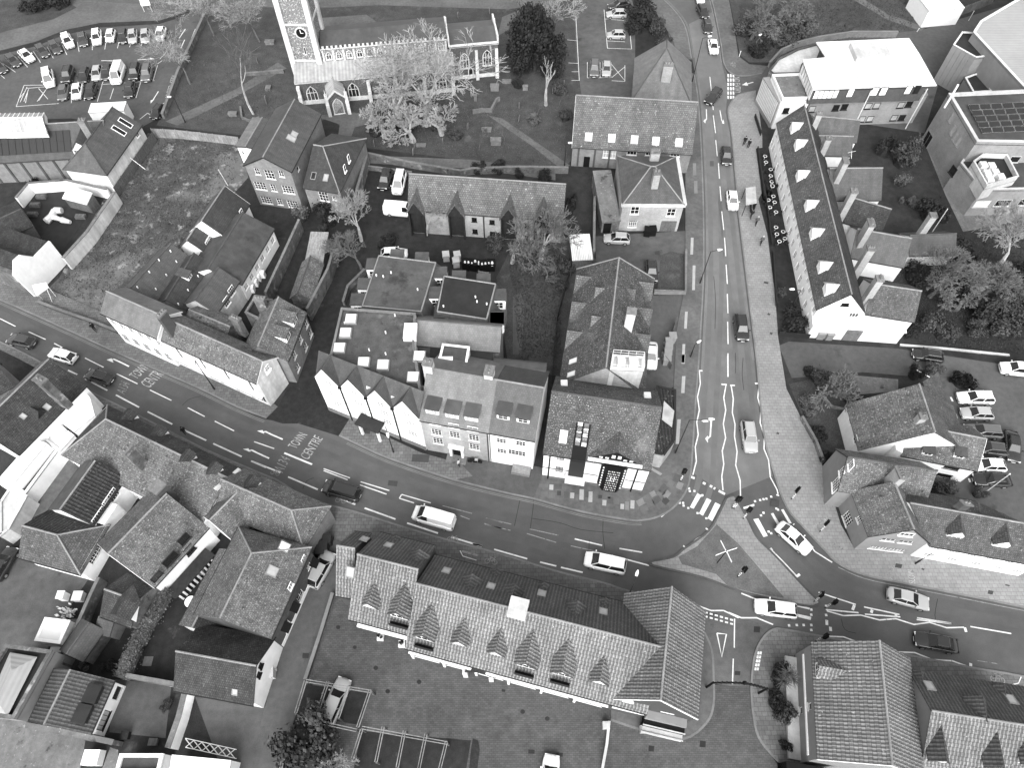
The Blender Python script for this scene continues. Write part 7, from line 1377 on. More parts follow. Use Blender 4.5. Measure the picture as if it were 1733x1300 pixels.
bare_tree('bare garden tree left of the pair by the long block', (866, 445), 362, 23, 'bark_pale', 'twig', **PL); bare_tree('bare garden tree right of the pair by the long block', (915, 440), 368, 21, 'bark_pale', 'twig', **PL)
bare_tree('thin bare sapling over the alley bend', (612, 455), 405, 22, 'bark', 'twig', **PL)
bare_tree('large pale bare tree in the right-hand garden', (1690, 455), 372, 23, 'bark_pale', 'twig_pale', levels=5, kids=(3, 4), spread=1.2, upb=.05, fork=.12, twig=.013)
bare_tree('round twiggy bare tree behind the white terrace end', (1590, 490), 418, 21, 'bark', 'twig', levels=6, kids=(3, 3), spread=1.2, upb=.04, fork=.1, twig=.012)
bare_tree('twiggy bare bush right of the round one', (1652, 515), 462, 22, 'bark', 'twig', levels=6, kids=(3, 3), spread=1.2, upb=.04, fork=.1, twig=.012)
bare_tree('bare fan-shaped shrub by the patio', (1386, 668), 618, 23, 'bark', 'twig', levels=5, kids=(3, 4), spread=.9, upb=.05, fork=.08, twig=.016)
bare_tree('pale bare twiggy tree beside the pergola', (578, 1282), 1240, 21, 'bark_pale', 'twig_pale', hmax=4.5, levels=5, kids=(3, 4), spread=1.3, upb=.0, fork=.1, twig=.013)
for i, (x, y, lab) in enumerate(((560, 640, 'thin bare sapling in the churchyard below the pollard'), (210, 880, 'thin bare sapling near the churchyard bench tomb'), (40, 930, 'thin bare sapling beside the pale table tomb'), (420, 700, 'thin bare bush below the dark yew'))): bare_tree(lab, T2(x, y + 40), T2(x, y - 60)[1], 22, 'bark', 'twig', levels=3, kids=(2, 3), spread=.7, upb=.1, fork=.2, twig=.02)
LO = dict(levels=5, kids=(3, 4), spread=1.3, upb=.03, fork=.07, twig=.014)
for p, ty, sd, lab in (((650, 232), 178, 31, 'low pale twiggy growth left of the huge lime foot'), ((700, 240), 172, 32, 'low pale twiggy growth in front of the huge lime foot'), ((748, 228), 170, 33, 'low pale twiggy growth right of the huge lime foot'), ((672, 205), 130, 32, 'pale sucker thicket behind the huge lime foot')): bare_tree(lab, p, ty, sd, 'bark_pale', 'twig_pale', 'lime_suckers', hmax=7, wide=1.2, **LO)
for p, ty, sd, lab in ((U3(1250, 600), U3(0, 450)[1], 31, 'twiggy bare bush below the slate extension'), (U3(1180, 700), U3(0, 570)[1], 32, 'twiggy bare bush right of the clay roofed wing'), (U3(1500, 690), U3(0, 540)[1], 33, 'twiggy bare bush under the large pale tree'), (U3(1640, 740), U3(0, 600)[1], 31, 'twiggy bare bush near the right edge'), (U3(1330, 780), U3(0, 660)[1], 32, 'twiggy bare bush above the drive bank'), (T3(130, 230), T3(0, 60)[1], 33, 'twiggy bush on the green by the pavement'), (T3(330, 200), T3(0, 40)[1], 31, 'twiggy bush right of the wide bare tree'), (T3(440, 170), T3(0, 20)[1], 32, 'twiggy bush at the right of the green thicket')): bare_tree(lab, p, ty, sd, 'bark', 'twig', 'bare_bush', hmax=5.5, wide=1.25, **LO)
# dark yew: trunk and several foliage masses
yw = thing('yew_tree', 'dense dark yew tree between chancel and hall car park', 'tree', at((905, 118)))
MB().tube(at((905, 118)), at((905, 118)) + V((0, 0, 5)), .5, .3, n=8).build('trunk', 'bark_dark', yw)
for i, (dx, dy, z, r, hh) in enumerate(((0, 0, 1.5, 4.6, 9), (-2.2, 3, 2.5, 3.6, 8), (3, 1.5, 1, 3.6, 6), (-3, -1.5, .6, 3.2, 6), (2.6, -2.6, .5, 3.4, 5), (0, 4.5, 3, 3, 8))):
    o = bpy.data.objects.new('crown', LM[3]); COL.objects.link(o); o.parent = yw; o.location = (dx, dy, z); o.scale = (r, r, hh*.7); o.rotation_euler.z = i; o.material_slots[0].link = 'OBJECT'; o.material_slots[0].material = M['leaf_dark']
for p, r, hh, m, lab in ((T3(1020, 960), 3.0, 4.2, 'leaf', 'round evergreen bush behind the terrace wings'), (T3(900, 905), 2.2, 3.0, 'leaf_dark', 'dark bush in the rear terrace garden'), (T3(1010, 1080), 1.8, 1.8, 'leaf_pale', 'pale low bush below the round evergreen'), (U3(1180, 240), 3.2, 2.6, 'leaf_dark', 'dark rounded bush beside the college path'), (U3(1070, 160), 1.3, 1.4, 'leaf_pale', 'clipped pale bush on the rear lawn'), (U3(1010, 150), .7, .8, 'leaf_pale', 'small clipped ball bush on the rear lawn'),
  (U3(375, 860), 3.2, 1.6, 'leaf_dark', 'broad dark hedge in the front garden of the terrace end'), (U3(300, 690), 1.2, 1.4, 'leaf', 'shrub behind the low front garden wall'), (U3(1080, 600), 2.6, 2.2, 'leaf_dark', 'dark shrub below the slate rear wing'), (U3(1350, 480), 3.4, 3, 'leaf_dark', 'dark shrub mass behind the flue pipe'), (U3(1320, 700), 3, 2.4, 'leaf_dark', 'dark undergrowth under the twiggy trees'), (U3(1500, 820), 3.4, 2.6, 'leaf_dark', 'dark undergrowth beside the pale garden gap'), (U3(1160, 880), 2.8, 2.4, 'leaf', 'bush right of the white terrace end'), (U3(1250, 930), 2.2, 2.0, 'leaf', 'bush on the bank above the drive'), (U3(1600, 900), 3, 2.4, 'leaf', 'bush at the right end of the garden bank'), (U3(1620, 780), 2.8, 3, 'leaf', 'leafy bush near the right edge of the garden'), (U3(1700, 850), 2.6, 2.6, 'leaf', 'leafy bush on the right edge of the garden'), (U3(1440, 920), 2.2, 1.8, 'leaf', 'low bush before the pale garden gap'), (U3(1060, 910), 2, 1.8, 'leaf_dark', 'dark bush close to the white terrace end'), (U3(1690, 600), 3, 2.6, 'leaf_dark', 'dark shrub below the large pale bare tree'),
  (T2(1080, 130), 4.0, 3.2, 'leaf_dark', 'dark laurel thicket above the hall car park'), (T2(1100, 40), 3.0, 3.2, 'leaf_dark', 'dark shrub at the top of the hall garden'), (T2(1050, 200), 2.6, 2.2, 'leaf_dark', 'dark clipped hedge end by the marked bay'), (T2(1190, 220), 2.4, 2.8, 'leaf', 'twiggy shrub beside the tall garden chimney'), (T2(1230, 300), 1.8, 2.0, 'leaf', 'shrub between garden wall and hipped hall'),
  (T0(200, 70), 2.6, 1.8, 'leaf_dark', 'dark hedge clump on the grass by the top road'), (T0(300, 45), 2.6, 2.0, 'leaf_dark', 'dark hedge clump in the middle of the grass verge'), (T0(400, 35), 2.8, 2.2, 'leaf_dark', 'dark rounded bush at the end of the hedge'),
  (L3(530, 150), 2.0, 1.6, 'leaf', 'evergreen shrub behind the fan-shaped shrub'), (L3(445, 290), 1.5, 1.6, 'leaf_pale', 'pale variegated bush beside the pavement'), (L3(465, 350), 1.1, 1.0, 'leaf_pale', 'small pale bush below the variegated one'), (L3(470, 115), 1.2, 1.0, 'leaf_dark', 'low dark bush at the drive corner'), (L3(520, 480), 1.6, 1.0, 'leaf_dark', 'dark low shrub in the cottage front garden'), (L3(560, 615), 1.1, 1.0, 'leaf_dark', 'dark bush against the grey house gable'), (L3(720, 260), 1.8, 1.0, 'leaf_dark', 'low dark bush at the cottage corner'), (L3(1080, 130), 1.5, 1.8, 'leaf_dark', 'dark bush at the cottage ridge end'), (L3(1190, 95), 1.5, 1.6, 'leaf', 'bush behind the cottage lean-to'), (L3(1360, 170), 1.8, 1.5, 'black', 'black covered mound beside the parked estate'), (L3(1190, 780), 1.5, 1.3, 'leaf', 'bush in the cottage rear garden'), (L3(1290, 790), 1.3, 1.2, 'leaf_pale', 'pale bush in the cottage rear garden'), (L3(1455, 825), 1.1, 1.2, 'leaf', 'round bush at the foot of the leaning pole'),
  (B1(390, 1150), 4.0, 4.0, 'leaf', 'broad leafy evergreen at the bottom of the lane'), (B1(480, 1150), 1.8, 2.6, 'leaf_pale', 'pale leafed bush beside the pergola tree'), (B1(440, 1240), 3.0, 2.6, 'leaf', 'evergreen bush at the bottom edge by the yard'),
  (B3(270, 800), 1.6, 2.0, 'leaf_dark', 'dark bush below the spiky palm'), (B3(255, 950), 1.6, 1.6, 'leaf_dark', 'dark bush in the bed by the grey flank'), (B3(300, 1010), 1.4, 1.5, 'leaf', 'bush in the bed near the stepped bay'), (B3(305, 975), .7, 1.2, 'leaf_pale', 'pale small bush against the grey flank'), (B3(310, 1180), 1.0, .9, 'leaf_dark', 'low dark bush at the end of the bed'),
  (T2(35, 1110), 1.6, 1.4, 'leaf_dark', 'dark bush behind the long block ridge'), (T2(170, 1100), 1.8, 1.5, 'leaf_dark', 'dark bush along the churchyard edge path'), (T2(300, 1145), 1.2, 1.3, 'leaf_dark', 'dark round bush in the strip behind the long block'), (T2(460, 1160), 1.8, 1.4, 'leaf_dark', 'dark hedge at the end of the strip'), (T2(290, 560), 1.4, 1.6, 'leaf_dark', 'dark ball bush beside the broken tomb'), (U2(620, 230), 1.6, 2.0, 'leaf_dark', 'dark hedge beside the long block gable'), (U2(640, 160), 1.2, 1.2, 'leaf_dark', 'dark shrub in the narrow garden'), (U2(600, 600), 1.8, 1.6, 'leaf', 'bush by the alley in the hotel garden'), (U2(500, 640), 1.8, 1.2, 'leaf_pale', 'pale scrubby bush in the hotel garden'), (U2(150, 450), 2.2, 1.6, 'leaf', 'hedge behind the bins in the hotel garden'), (U2(580, 720), 1.2, 1.2, 'leaf', 'small bush along the hotel garden fence'),
  (U1(570, 260), 1.9, 2.6, 'leaf_dark', 'dark bush at the end of the alley wall'), (U1(430, 270), 1.4, 2.2, 'leaf_pale', 'straggly pale bush below the tall brick house'), (U1(620, 300), 1.6, 2.2, 'leaf_dark', 'dark bush beside the pale alley tree'), (U1(980, 450), 2.0, 1.5, 'leaf_dark', 'dark hedge behind the mansard block'), (U1(560, 350), 1.3, 1.2, 'leaf', 'shrub in front of the low white wall'),
  (T1(1420, 890), 1.8, 1.0, 'leaf', 'low scrub patch in the churchyard below the lime'), (T1(1290, 830), 2.0, 1.2, 'leaf', 'scrub at the foot of the huge lime'), (T1(900, 870), 2.0, 1.4, 'leaf', 'scrub on the path side of the huge lime'), (T1(1080, 860), 2.4, 1.6, 'leaf', 'bushy growth under the huge lime'), (T2(400, 790), 2.2, 1.0, 'leaf_pale', 'pale scrub below the pollard'), (T2(600, 760), 2.0, 1.6, 'leaf', 'scrub against the tiled hall gable'), (T2(560, 600), 1.8, 1.8, 'leaf', 'twiggy scrub below the hall car park'),
  (T3(90, 190), 3.5, 2.6, 'twig_dark', 'thicket at the pavement edge of the green'), (T3(300, 260), 3.5, 2.2, 'twig_dark', 'thicket behind the curved wall'), (T3(400, 190), 4, 2.4, 'twig_dark', 'thicket right of the wide bare tree'), (T3(170, 320), 3, 1.8, 'leaf_dark', 'dark low shrubs where the wall meets the pavement'), (U0(220, 60), 1.5, 1.2, 'black', 'black bush under the curving white wall'), (B0(480, 220), 1.0, 1.2, 'leaf', 'shrub between hipped roof and wing'), (B0(470, 745), .8, .7, 'leaf_pale', 'potted pale shrub by the yard wall'), (B0(780, 640), .9, .8, 'leaf_dark', 'dark plant in the paved yard'), (B0(610, 745), 1.0, 1.0, 'leaf_dark', 'dark round plant beside the ivy wall'), (B0(920, 960), .8, .8, 'leaf', 'climber at the paved yard edge')):
    shrub(lab, p, r, hh, m)
# spiky palm in the bed
pm_ = thing('palm', 'spiky palm in the bed by the grey flank wall', 'palm', at(B3(285, 800)))
for s_, (ox, oy, hz) in enumerate(((0, 0, 2.6), (.6, -.5, 2.0), (-.4, -.7, 1.8))):
    b = MB(); o = ORG[pm_] + V((ox, oy, 0)); MB().tube(o, o + V((0, 0, hz)), .14, .1, n=6).build('trunk', 'bark', pm_); rg = random.Random(s_)
    for i in range(70):
        a = rg.uniform(0, 6.28); e = rg.uniform(-.2, 1.3); d = V((math.cos(a)*math.cos(e), math.sin(a)*math.cos(e), math.sin(e))); p = o + V((0, 0, hz)); q = d.cross(V((0, 0, 1))).normalized()*.04; b.poly([p - q, p + q, p + d*1.3 - V((0, 0, .15))])
    b.build('fronds', 'leaf_pale', pm_)
# ivy mass on the yard wall
iv = thing('ivy_wall', 'brick wall smothered in pale ivy between the two long yards', 'wall', at(B0(760, 600)))
P_ = [at(B0(*p), 2.2) for p in ((905, 305), (850, 400), (790, 500), (740, 600), (690, 700), (645, 800))]; P_ = [V((p.x, p.y, 0)) for p in P_]; b = MB(); A_, C_ = offset_line(P_, -.3), offset_line(P_, .3)
for i in range(len(P_) - 1): b.prism([A_[i], A_[i+1], C_[i+1], C_[i]], (0, 0, 2.1))
b.build('wall', 'brick_garden', iv); b = MB(); rg = random.Random(5)
for i in range(5200):
    k = rg.random()*(len(P_) - 1.001); j = int(k); p = P_[j].lerp(P_[j+1], k - j); e = (P_[j+1] - P_[j]).normalized(); q = V((-e.y, e.x, 0)); w_ = rg.gauss(0, .38); p = p + q*w_ + V((0, 0, 2.35 - abs(w_)*.7 + rg.uniform(-.3, .15) if rg.random() < .7 else rg.uniform(.2, 2.2))); s = rg.uniform(.04, .1); n_ = V((rg.gauss(0, .5), rg.gauss(0, .5), 1)).normalized(); x = n_.orthogonal().normalized()*s; y = n_.cross(x); b.poly([p - x, p + y, p + x, p - y])
b.build('ivy', 'leaf_pale', iv, uv=False)['kind'] = 'stuff'
# rough grass and weeds: blades scattered over the empty plot, lawns and scrub
def tufts(name, polys, n, m, size, seed, lab=None):
    rg = random.Random(seed); b = MB()
    for (pts, k) in polys:
        W_ = [at(p, 0) for p in pts]; x0, x1 = min(p.x for p in W_), max(p.x for p in W_); y0, y1 = min(p.y for p in W_), max(p.y for p in W_); c = 0
        while c < int(n*k):
            x, y = rg.uniform(x0, x1), rg.uniform(y0, y1); ins = False
            for i in range(len(W_)):
                a, q = W_[i], W_[i-1]
                if (a.y > y) != (q.y > y) and x < (q.x - a.x)*(y - a.y)/(q.y - a.y) + a.x: ins = not ins
            c += 1
            if not ins: continue
            for j in range(3):
                a = rg.uniform(0, 6.28); s = size*rg.uniform(.5, 1.4); d = V((math.cos(a), math.sin(a), 0)); p = V((x, y, .01)); b.poly([p - d*.05, p + d*.05, p + V((rg.gauss(0, .5), rg.gauss(0, .5), 1))*s])
    o = b.build(name, m, None, uv=False); o['kind'] = 'stuff'; return o
FIELD = [(255, 232), (405, 245), (400, 300), (350, 370), (310, 460), (190, 520), (160, 552), (70, 512), (110, 465), (180, 330), (225, 260)]
tufts('grass_tufts', [(FIELD, 1)], 2500, 'leaf', .18, 1); tufts('dry_grass', [(FIELD, 1)], 4000, 'leaf_pale', .2, 2)
tufts('churchyard_tufts', [([(330, 100), (480, 110), (480, 200), (290, 205)], .5), ([(620, 190), (960, 175), (960, 280), (640, 250)], 1)], 3000, 'leaf_pale', .15, 3)
tufts('green_tufts', [([(1250, 10), (1560, -10), (1540, 50), (1310, 95), (1260, 90)], 1), ([(1440, 420), (1733, 400), (1733, 600), (1530, 575)], 1), ([(860, 430), (950, 420), (950, 600), (880, 610)], .7)], 6000, 'leaf', .2, 4)
# ================================================================== street furniture
def lamp(label, base, topy, arm=(1.2, 0), name='street_lamp', m='dark_metal', hmax=9):
    v = at(base); H = min(height(base, topy), hmax); t = thing(name, label, 'lamp', v); MB().tube(v, v + V((0, 0, 1.2)), .11, n=8).tube(v + V((0, 0, 1.2)), v + V((0, 0, H)), .075, .05, n=8).build('post', m, t)
    a = v + V((arm[0], arm[1], H + .15)); MB().tube(v + V((0, 0, H - .05)), a, .04, n=6).build('arm', m, t); e = V((arm[0], arm[1], 0)).normalized()*.7; q = V((-e.y, e.x, 0))*.2
    MB().prism([a - q, a + e*.5 - q*1.2, a + e - q*.4, a + e + q*.4, a + e*.5 + q*1.2, a + q], (0, 0, .12)).build('lamp_head', 'lamp_glass', t)
for lab, b_, ty, arm in (('black street lamp on the kerb beside the hipped hall', T2(1420, 530), T2(0, 245)[1], (.9, .2)), ('black street lamp beside the oval lawn', U2(1470, 688), U2(0, 480)[1], (.9, .1)), ('black street lamp with white arm at the corner building bay', L2(1310, 640), L2(0, 425)[1], (2.2, 0)), ('black street lamp outside the hotel porch', L1(1018, 635), L1(0, 470)[1], (.3, -.9)), ('black post in front of the shop terrace', L0(1390, 228), L0(0, 40)[1], (.3, -.8)), ('thin black lamp on the churchyard path', T0(1200, 792), T0(0, 632)[1], (-.4, 0)), ('lamp with pale head at the end of the pantiled range', B2(832, 398), B2(0, 300)[1], (.4, 1.0)), ('lamp with white head in the terrace front garden', U3(362, 780), U3(0, 662)[1], (-1.0, 0)), ('thin lamp beside the tiled hall gable', T2(593, 1082), T2(0, 930)[1], (.3, 0)), ('pale lamp over the cycle path by the white row', B3(1025, 178), B3(0, 150)[1], (1.2, .6)), ('black lamp near the bin store', U2(1408, 1165), U2(0, 1085)[1], (.3, .2)), ('thin lamp on the green near the pavement', T3(140, 310), T3(0, 215)[1], (.3, .2))): lamp(lab, b_, ty, arm)
for lab, b_, t_, m in (('white pole leaning over the empty plot', T0(940, 1095), T0(845, 1022), 'white'), ('thin pole at the edge of the empty plot by the brick house', T0(1475, 1200), T0(1415, 1100), 'offwhite'), ('pale pole leaning beside the parked cars', L3(1490, 820), L3(1650, 702), 'pale_metal'), ('white pole beside the cottage lean-to', L3(1188, 138), L3(1105, 92), 'white'), ('small bollard on the green by the pavement', T3(62, 330), T3(72, 300), 'white'), ('white marker post on the green by the road', T3(1105, 185), T3(1118, 165), 'white'), ('white sign post beside the pavilion fence', D2(322, 112), D2(352, 60), 'offwhite')):
    z = min(height(b_, t_[1]), 7); v = at(b_); q = at(t_, max(z, .8)); tag(MB().tube(v, q, .06, .05, n=6).tube(q, q + V((0, 0, .06)), .09, n=6).build('pole', m), lab, 'pole')
def signal(label, base, rz):
    v = at(base, .12); t = thing('traffic_light', label, 'traffic light', v, None, rz); ORG[t] = V((0, 0, 0))
    MB().tube((0, 0, 0), (0, 0, 2.2), .06, n=6).tube((0, 0, 2.2), (0, 0, 3.2), .05, n=6).build('post', 'dark_metal', t); h_ = MB().box(.05, .3, -.2, .2, 2.2, 3.25).build('head', 'black', t); MB().box(.04, .06, -.3, .3, 2.1, 3.35).build('backing_board', 'black', t); MB().box(-.06, .06, -.09, .09, .9, 1.3).build('push_button', 'offwhite', t)
    for z in (2.4, 2.72, 3.04): MB().tube((.3, 0, z), (.34, 0, z), .1, n=10).build('lens', 'grey_metal', h_)
    for z in (.5, 1.5): MB().tube((0, 0, z), (0, 0, z + .25), .068, n=6).build('band', 'white', t)
for lab, b_, rz in (('signal post at the left kerb of the upper crossing', L2(1342, 822), 1.6), ('signal post on the island nose at the upper crossing', L2(1690, 1000), 1.6), ('signal post left side of the island by the right crossing', L3(20, 905), 1.2), ('signal post right side of the island by the right crossing', L3(85, 965), 1.2), ('signal post on the wide pavement by the right crossing', L3(368, 850), 2.2), ('signal post beside the upside-down SLOW lettering', L3(535, 1040), 2.4), ('signal post at the pointed island tip', B3(470, 385), 2.8), ('second signal post beside the island tip bollard', B3(530, 420), -.5), ('signal post at the pantiled house corner crossing', B3(478, 605), -.4), ('signal post on the grass of the island', B3(50, 250), .5)): signal(lab, b_, rz)
# finger post on the island, arch over the service road, bollards
fp = thing('finger_post', 'finger post with four white arms on the island grass', 'sign', at(B2(1345, 172), .13)); o = ORG[fp]; MB().tube(o, o + V((0, 0, 4.2)), .07, n=6).build('post', 'dark_metal', fp)
for a in (.3, 1.9, 3.5, 5.0): d = V((math.cos(a), math.sin(a), 0)); q = V((-d.y, d.x, 0))*.02; MB().obox(o + d*.05 + V((0, 0, 3.9 + a*.03)) - q, d*1.3, q*2, (0, 0, .22)).build('arm', 'white', fp)
ar = thing('entrance_arch', 'curved iron arch with a lamp over the service road', 'arch', at(B2(1290, 850))); a, b_ = at(B2(1285, 858), .1), at(B3(165, 890), .1); N = 14; pts = []
for i in range(N + 1): t_ = i/N; pts.append(a.lerp(b_, t_) + V((0, 0, 2.6 + 1.5*math.sin(math.pi*t_))))
for dz in (0, .45):
    b = MB()
    for i in range(N): b.tube(pts[i] + V((0, 0, dz)), pts[i+1] + V((0, 0, dz)), .06, n=5)
    b.build('arch_rail', 'black', ar)
for i in range(1, N): MB().tube(pts[i], pts[i] + V((0, 0, .45)), .12, .12, n=6).build('scroll', 'dark_metal', ar)
for p in (a, b_): MB().tube(p, p + V((0, 0, 3.1)), .12, n=8).build('post', 'black', ar)
MB().tube(pts[7] + V((0, 0, .5)), pts[7] + V((0, 0, 1.0)), .22, .12, n=8).build('lantern', 'black', ar)
# pergola over the parking bays
def pergola(label, lines, name='pergola', z=2.3):
    r = thing(name, label, 'pergola', at(lines[0][0]))
    for p, q in lines:
        for s_ in (-.12, .12):
            a, c_ = at(p, z), at(q, z); e = (c_ - a).normalized(); n_ = V((-e.y, e.x, 0)); MB().obox(a + n_*s_ - n_*.035, c_ - a, n_*.07, (0, 0, .16)).build('beam', 'wood_pale', r)
        for v in (a, c_): MB().obox(V((v.x - .07, v.y - .07, 0)), (.14, 0, 0), (0, .14, 0), (0, 0, z - .02)).build('post', 'wood', r)
for lab, L_ in (('timber pergola over the estate car beside the lane', (((385, 822), (742, 882)), ((340, 1025), (660, 1095)), ((382, 822), (328, 1000)), ((505, 825), (445, 1005)), ((620, 850), (560, 1028)), ((735, 878), (668, 1078)))), ('timber pergola over the empty bays at the bottom', (((690, 1080), (1160, 1165)), ((808, 1075), (768, 1270)), ((925, 1097), (885, 1300)), ((1043, 1115), (1003, 1310)), ((1155, 1160), (1118, 1310)), ((690, 1090), (640, 1250)), ((515, 1250), (650, 1275)), ((275, 1190), (245, 1310))))): pergola(lab, [(B1(*p), B1(*q)) for p, q in L_])
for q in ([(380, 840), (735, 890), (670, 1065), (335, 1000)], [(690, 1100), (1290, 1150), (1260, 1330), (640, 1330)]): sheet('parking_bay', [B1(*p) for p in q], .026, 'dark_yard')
k_ = sheet('planter_bed', [B1(*p) for p in ((1300, 1140), (1330, 1150), (1338, 1200), (1325, 1310), (1280, 1310), (1290, 1200))], .05, 'earth')
# bollards, planters and statues round the courtyards
for i, (f, x, y) in enumerate(((B1, 795, 585), (B1, 912, 622))):
    v = at(f(x, y)); t = thing('planter', 'white square planter with dark clipped bush, ' + ('left' if i == 0 else 'right') + ' of the pair by the range wall', 'planter', v, 'planters by the range wall'); MB().box(v.x - .35, v.x + .35, v.y - .35, v.y + .35, 0, .55).build('tub', 'white', t); o = bpy.data.objects.new('bush', LM[i]); COL.objects.link(o); o.parent = t; o.scale = (.4, .4, .7); o.location = (0, 0, .5); o.material_slots[0].link = 'OBJECT'; o.material_slots[0].material = M['leaf_dark']
for i, (x, y, lab) in enumerate(((730, 1070, 'pale square litter bin at the courtyard end of the wing'), (935, 1092, 'pale square litter bin in front of the stepped bay'))): v = at(B2(x, y)); tag(MB().box(v.x - .35, v.x + .35, v.y - .35, v.y + .35, 0, .9).box(v.x - .22, v.x + .22, v.y - .22, v.y + .22, .9, .93).build('litter_bin', 'pale_concrete'), lab, 'bin')
garden_wall('low_wall', 'low dark wall with pale cap closing the courtyard at the wing', [B2(748, 1045), B2(735, 1170), B2(710, 1310)], .5, .2, 'brick_dark', 'pale_concrete', top=False)
garden_wall('low_wall', 'low wall along the edge of the courtyard and the lane', [B1(535, 345), B1(470, 560), B1(385, 820)], .7, .3, 'brick_dark', 'kerb', top=False)
tp = thing('entrance_canopy', 'dark pitched entrance canopy on posts in front of the pantiled range', 'canopy', at(B1(1310, 800))); a, b_, c_ = at(B1(1255, 775), 2.6), at(B1(1325, 775), 3.2), at(B1(1400, 800), 2.6)
MB().prism([a, b_, b_ + V((.3, .9, 0)), a + V((.3, .9, 0))], (0, 0, -.1)).build('roof_slope', 'slate_dark', tp); MB().prism([b_, c_, c_ + V((.3, .9, 0)), b_ + V((.3, .9, 0))], (0, 0, -.1)).build('roof_slope', 'slate_dark', tp)
for v in (a, c_): MB().box(v.x - .25, v.x + .25, v.y - .1, v.y + .4, 0, 2.4).build('pier', 'pale_concrete', tp)
# wheelie bins
bm_ = MB(); bm_.prism([(-.3, -.35, .05), (.3, -.35, .05), (.3, .35, .05), (-.3, .35, .05)], (0, 0, .95)); bm_.prism([(-.34, -.4, 1.0), (.34, -.4, 1.0), (.34, .42, 1.06), (-.34, .42, 1.06)], (0, 0, .08)); bm_.tube((-.36, .36, .14), (.36, .36, .14), .13, n=8); BM = bm_.mesh('wheelie_bin'); BM.materials.append(M['dark_metal'])
def bins(f, pts, lab, grp, m='dark_metal', sc_=1.3):
    for i, p in enumerate(pts):
        v = at(f(*p)); o = bpy.data.objects.new('wheelie_bin', BM); COL.objects.link(o); o.location = v; o.scale = (sc_*1.2, sc_, sc_); o.rotation_euler.z = rnd.uniform(-.2, .2); o.material_slots[0].link = 'OBJECT'; o.material_slots[0].material = M[m]; tag(o, lab % ('first', 'second', 'third', 'fourth', 'fifth', 'sixth', 'seventh')[i], 'bin', grp)
bins(U2, ((1285, 1060), (1262, 1095), (1260, 1130), (1255, 1165), (1250, 1205)), 'dark wheelie bin beside the white parked car, %s from the top', 'bins by the corner building', 'grey_metal'); bins(U1, ((1360, 535), (1432, 535), (1425, 575)), 'pale lidded bin behind the mansard block, %s of three', 'pale bins behind the mansard block', 'pale_concrete'); bins(U1, ((1490, 590), (1540, 595), (1600, 600), (1650, 595)), 'open bin with white sacks behind the mansard block, %s of four', 'open bins behind the mansard block', 'black', 1.5); bins(U3, ((555, 935), (530, 940), (580, 945)), 'bin against the white terrace end, %s from the corner', 'bins at the terrace end', 'grey_metal'); bins(B1, ((490, 95), (510, 60), (470, 120)), 'dark bin in the lane by the brick flank, %s in line', 'bins in the lane', 'dark_metal'); bins(U2, ((1125, 375), (1160, 370)), 'dark bin by the stone house garage door, %s of two', 'bins by the stone house', 'black'); bins(B1, ((195, 790),), 'pale bin at the coach house corner, %s in the lane', 'bins at the coach house', 'pale_concrete')
b = MB(); rg = random.Random(3)
for i in range(9): v = at(U1(1480 + i*22, 555 + rg.uniform(-8, 8)), 1.6); s_ = rg.uniform(.2, .35); b = MB(); b.tube(v - V((0, 0, .3)), v + V((0, 0, s_)), s_, s_*.4, n=7); tag(b.build('rubbish_sack', 'white'), 'white rubbish sack on the open bins, %s from the left' % ORD[i], 'sack', 'rubbish sacks')
panel_fence('fence', 'dark slatted fence round the bin store by the road', [U2(1310, 950), U2(1290, 1010)], 1.6, 'wood', False); panel_fence('fence', 'leaning gate panel below the bin store', [U2(1215, 1170), U2(1280, 1250)], 1.5, 'wood', False); panel_fence('fence', 'dark timber fence between hotel garden and side passage', [U2(640, 540), U2(545, 900), U2(515, 1290)], 1.8, 'timber', True); panel_fence('gate', 'timber field gate in the hotel garden', [U1(1570, 640), U1(1640, 650)], 1.2, 'wood_pale', False)
garden_wall('garden_wall', 'low wall with coping round the oval lawn', [U2(1375, 490), U2(1372, 760), U2(1170, 755)], .9, .25, 'brick', 'concrete', top=False); garden_wall('garden_wall', 'boundary wall between stone house yard and narrow garden', [U2(790, 120), U2(785, 480)], 1.8, .3); garden_wall('garden_wall', 'old wall along the foot of the churchyard', [T1(795, 975), T1(1100, 1040), T1(1450, 1100), T2(0, 1085), T2(300, 1075), T2(620, 1080)], 1.3, .35); garden_wall('garden_wall', 'low wall at the top of the rear parking yard', [T1(845, 1070), T1(1135, 1110)], .9, .25); garden_wall('garden_wall', 'tall brick wall beside the rear parking yard', [T1(790, 960), T1(840, 1010), T1(760, 1290)], 2.4, .35)
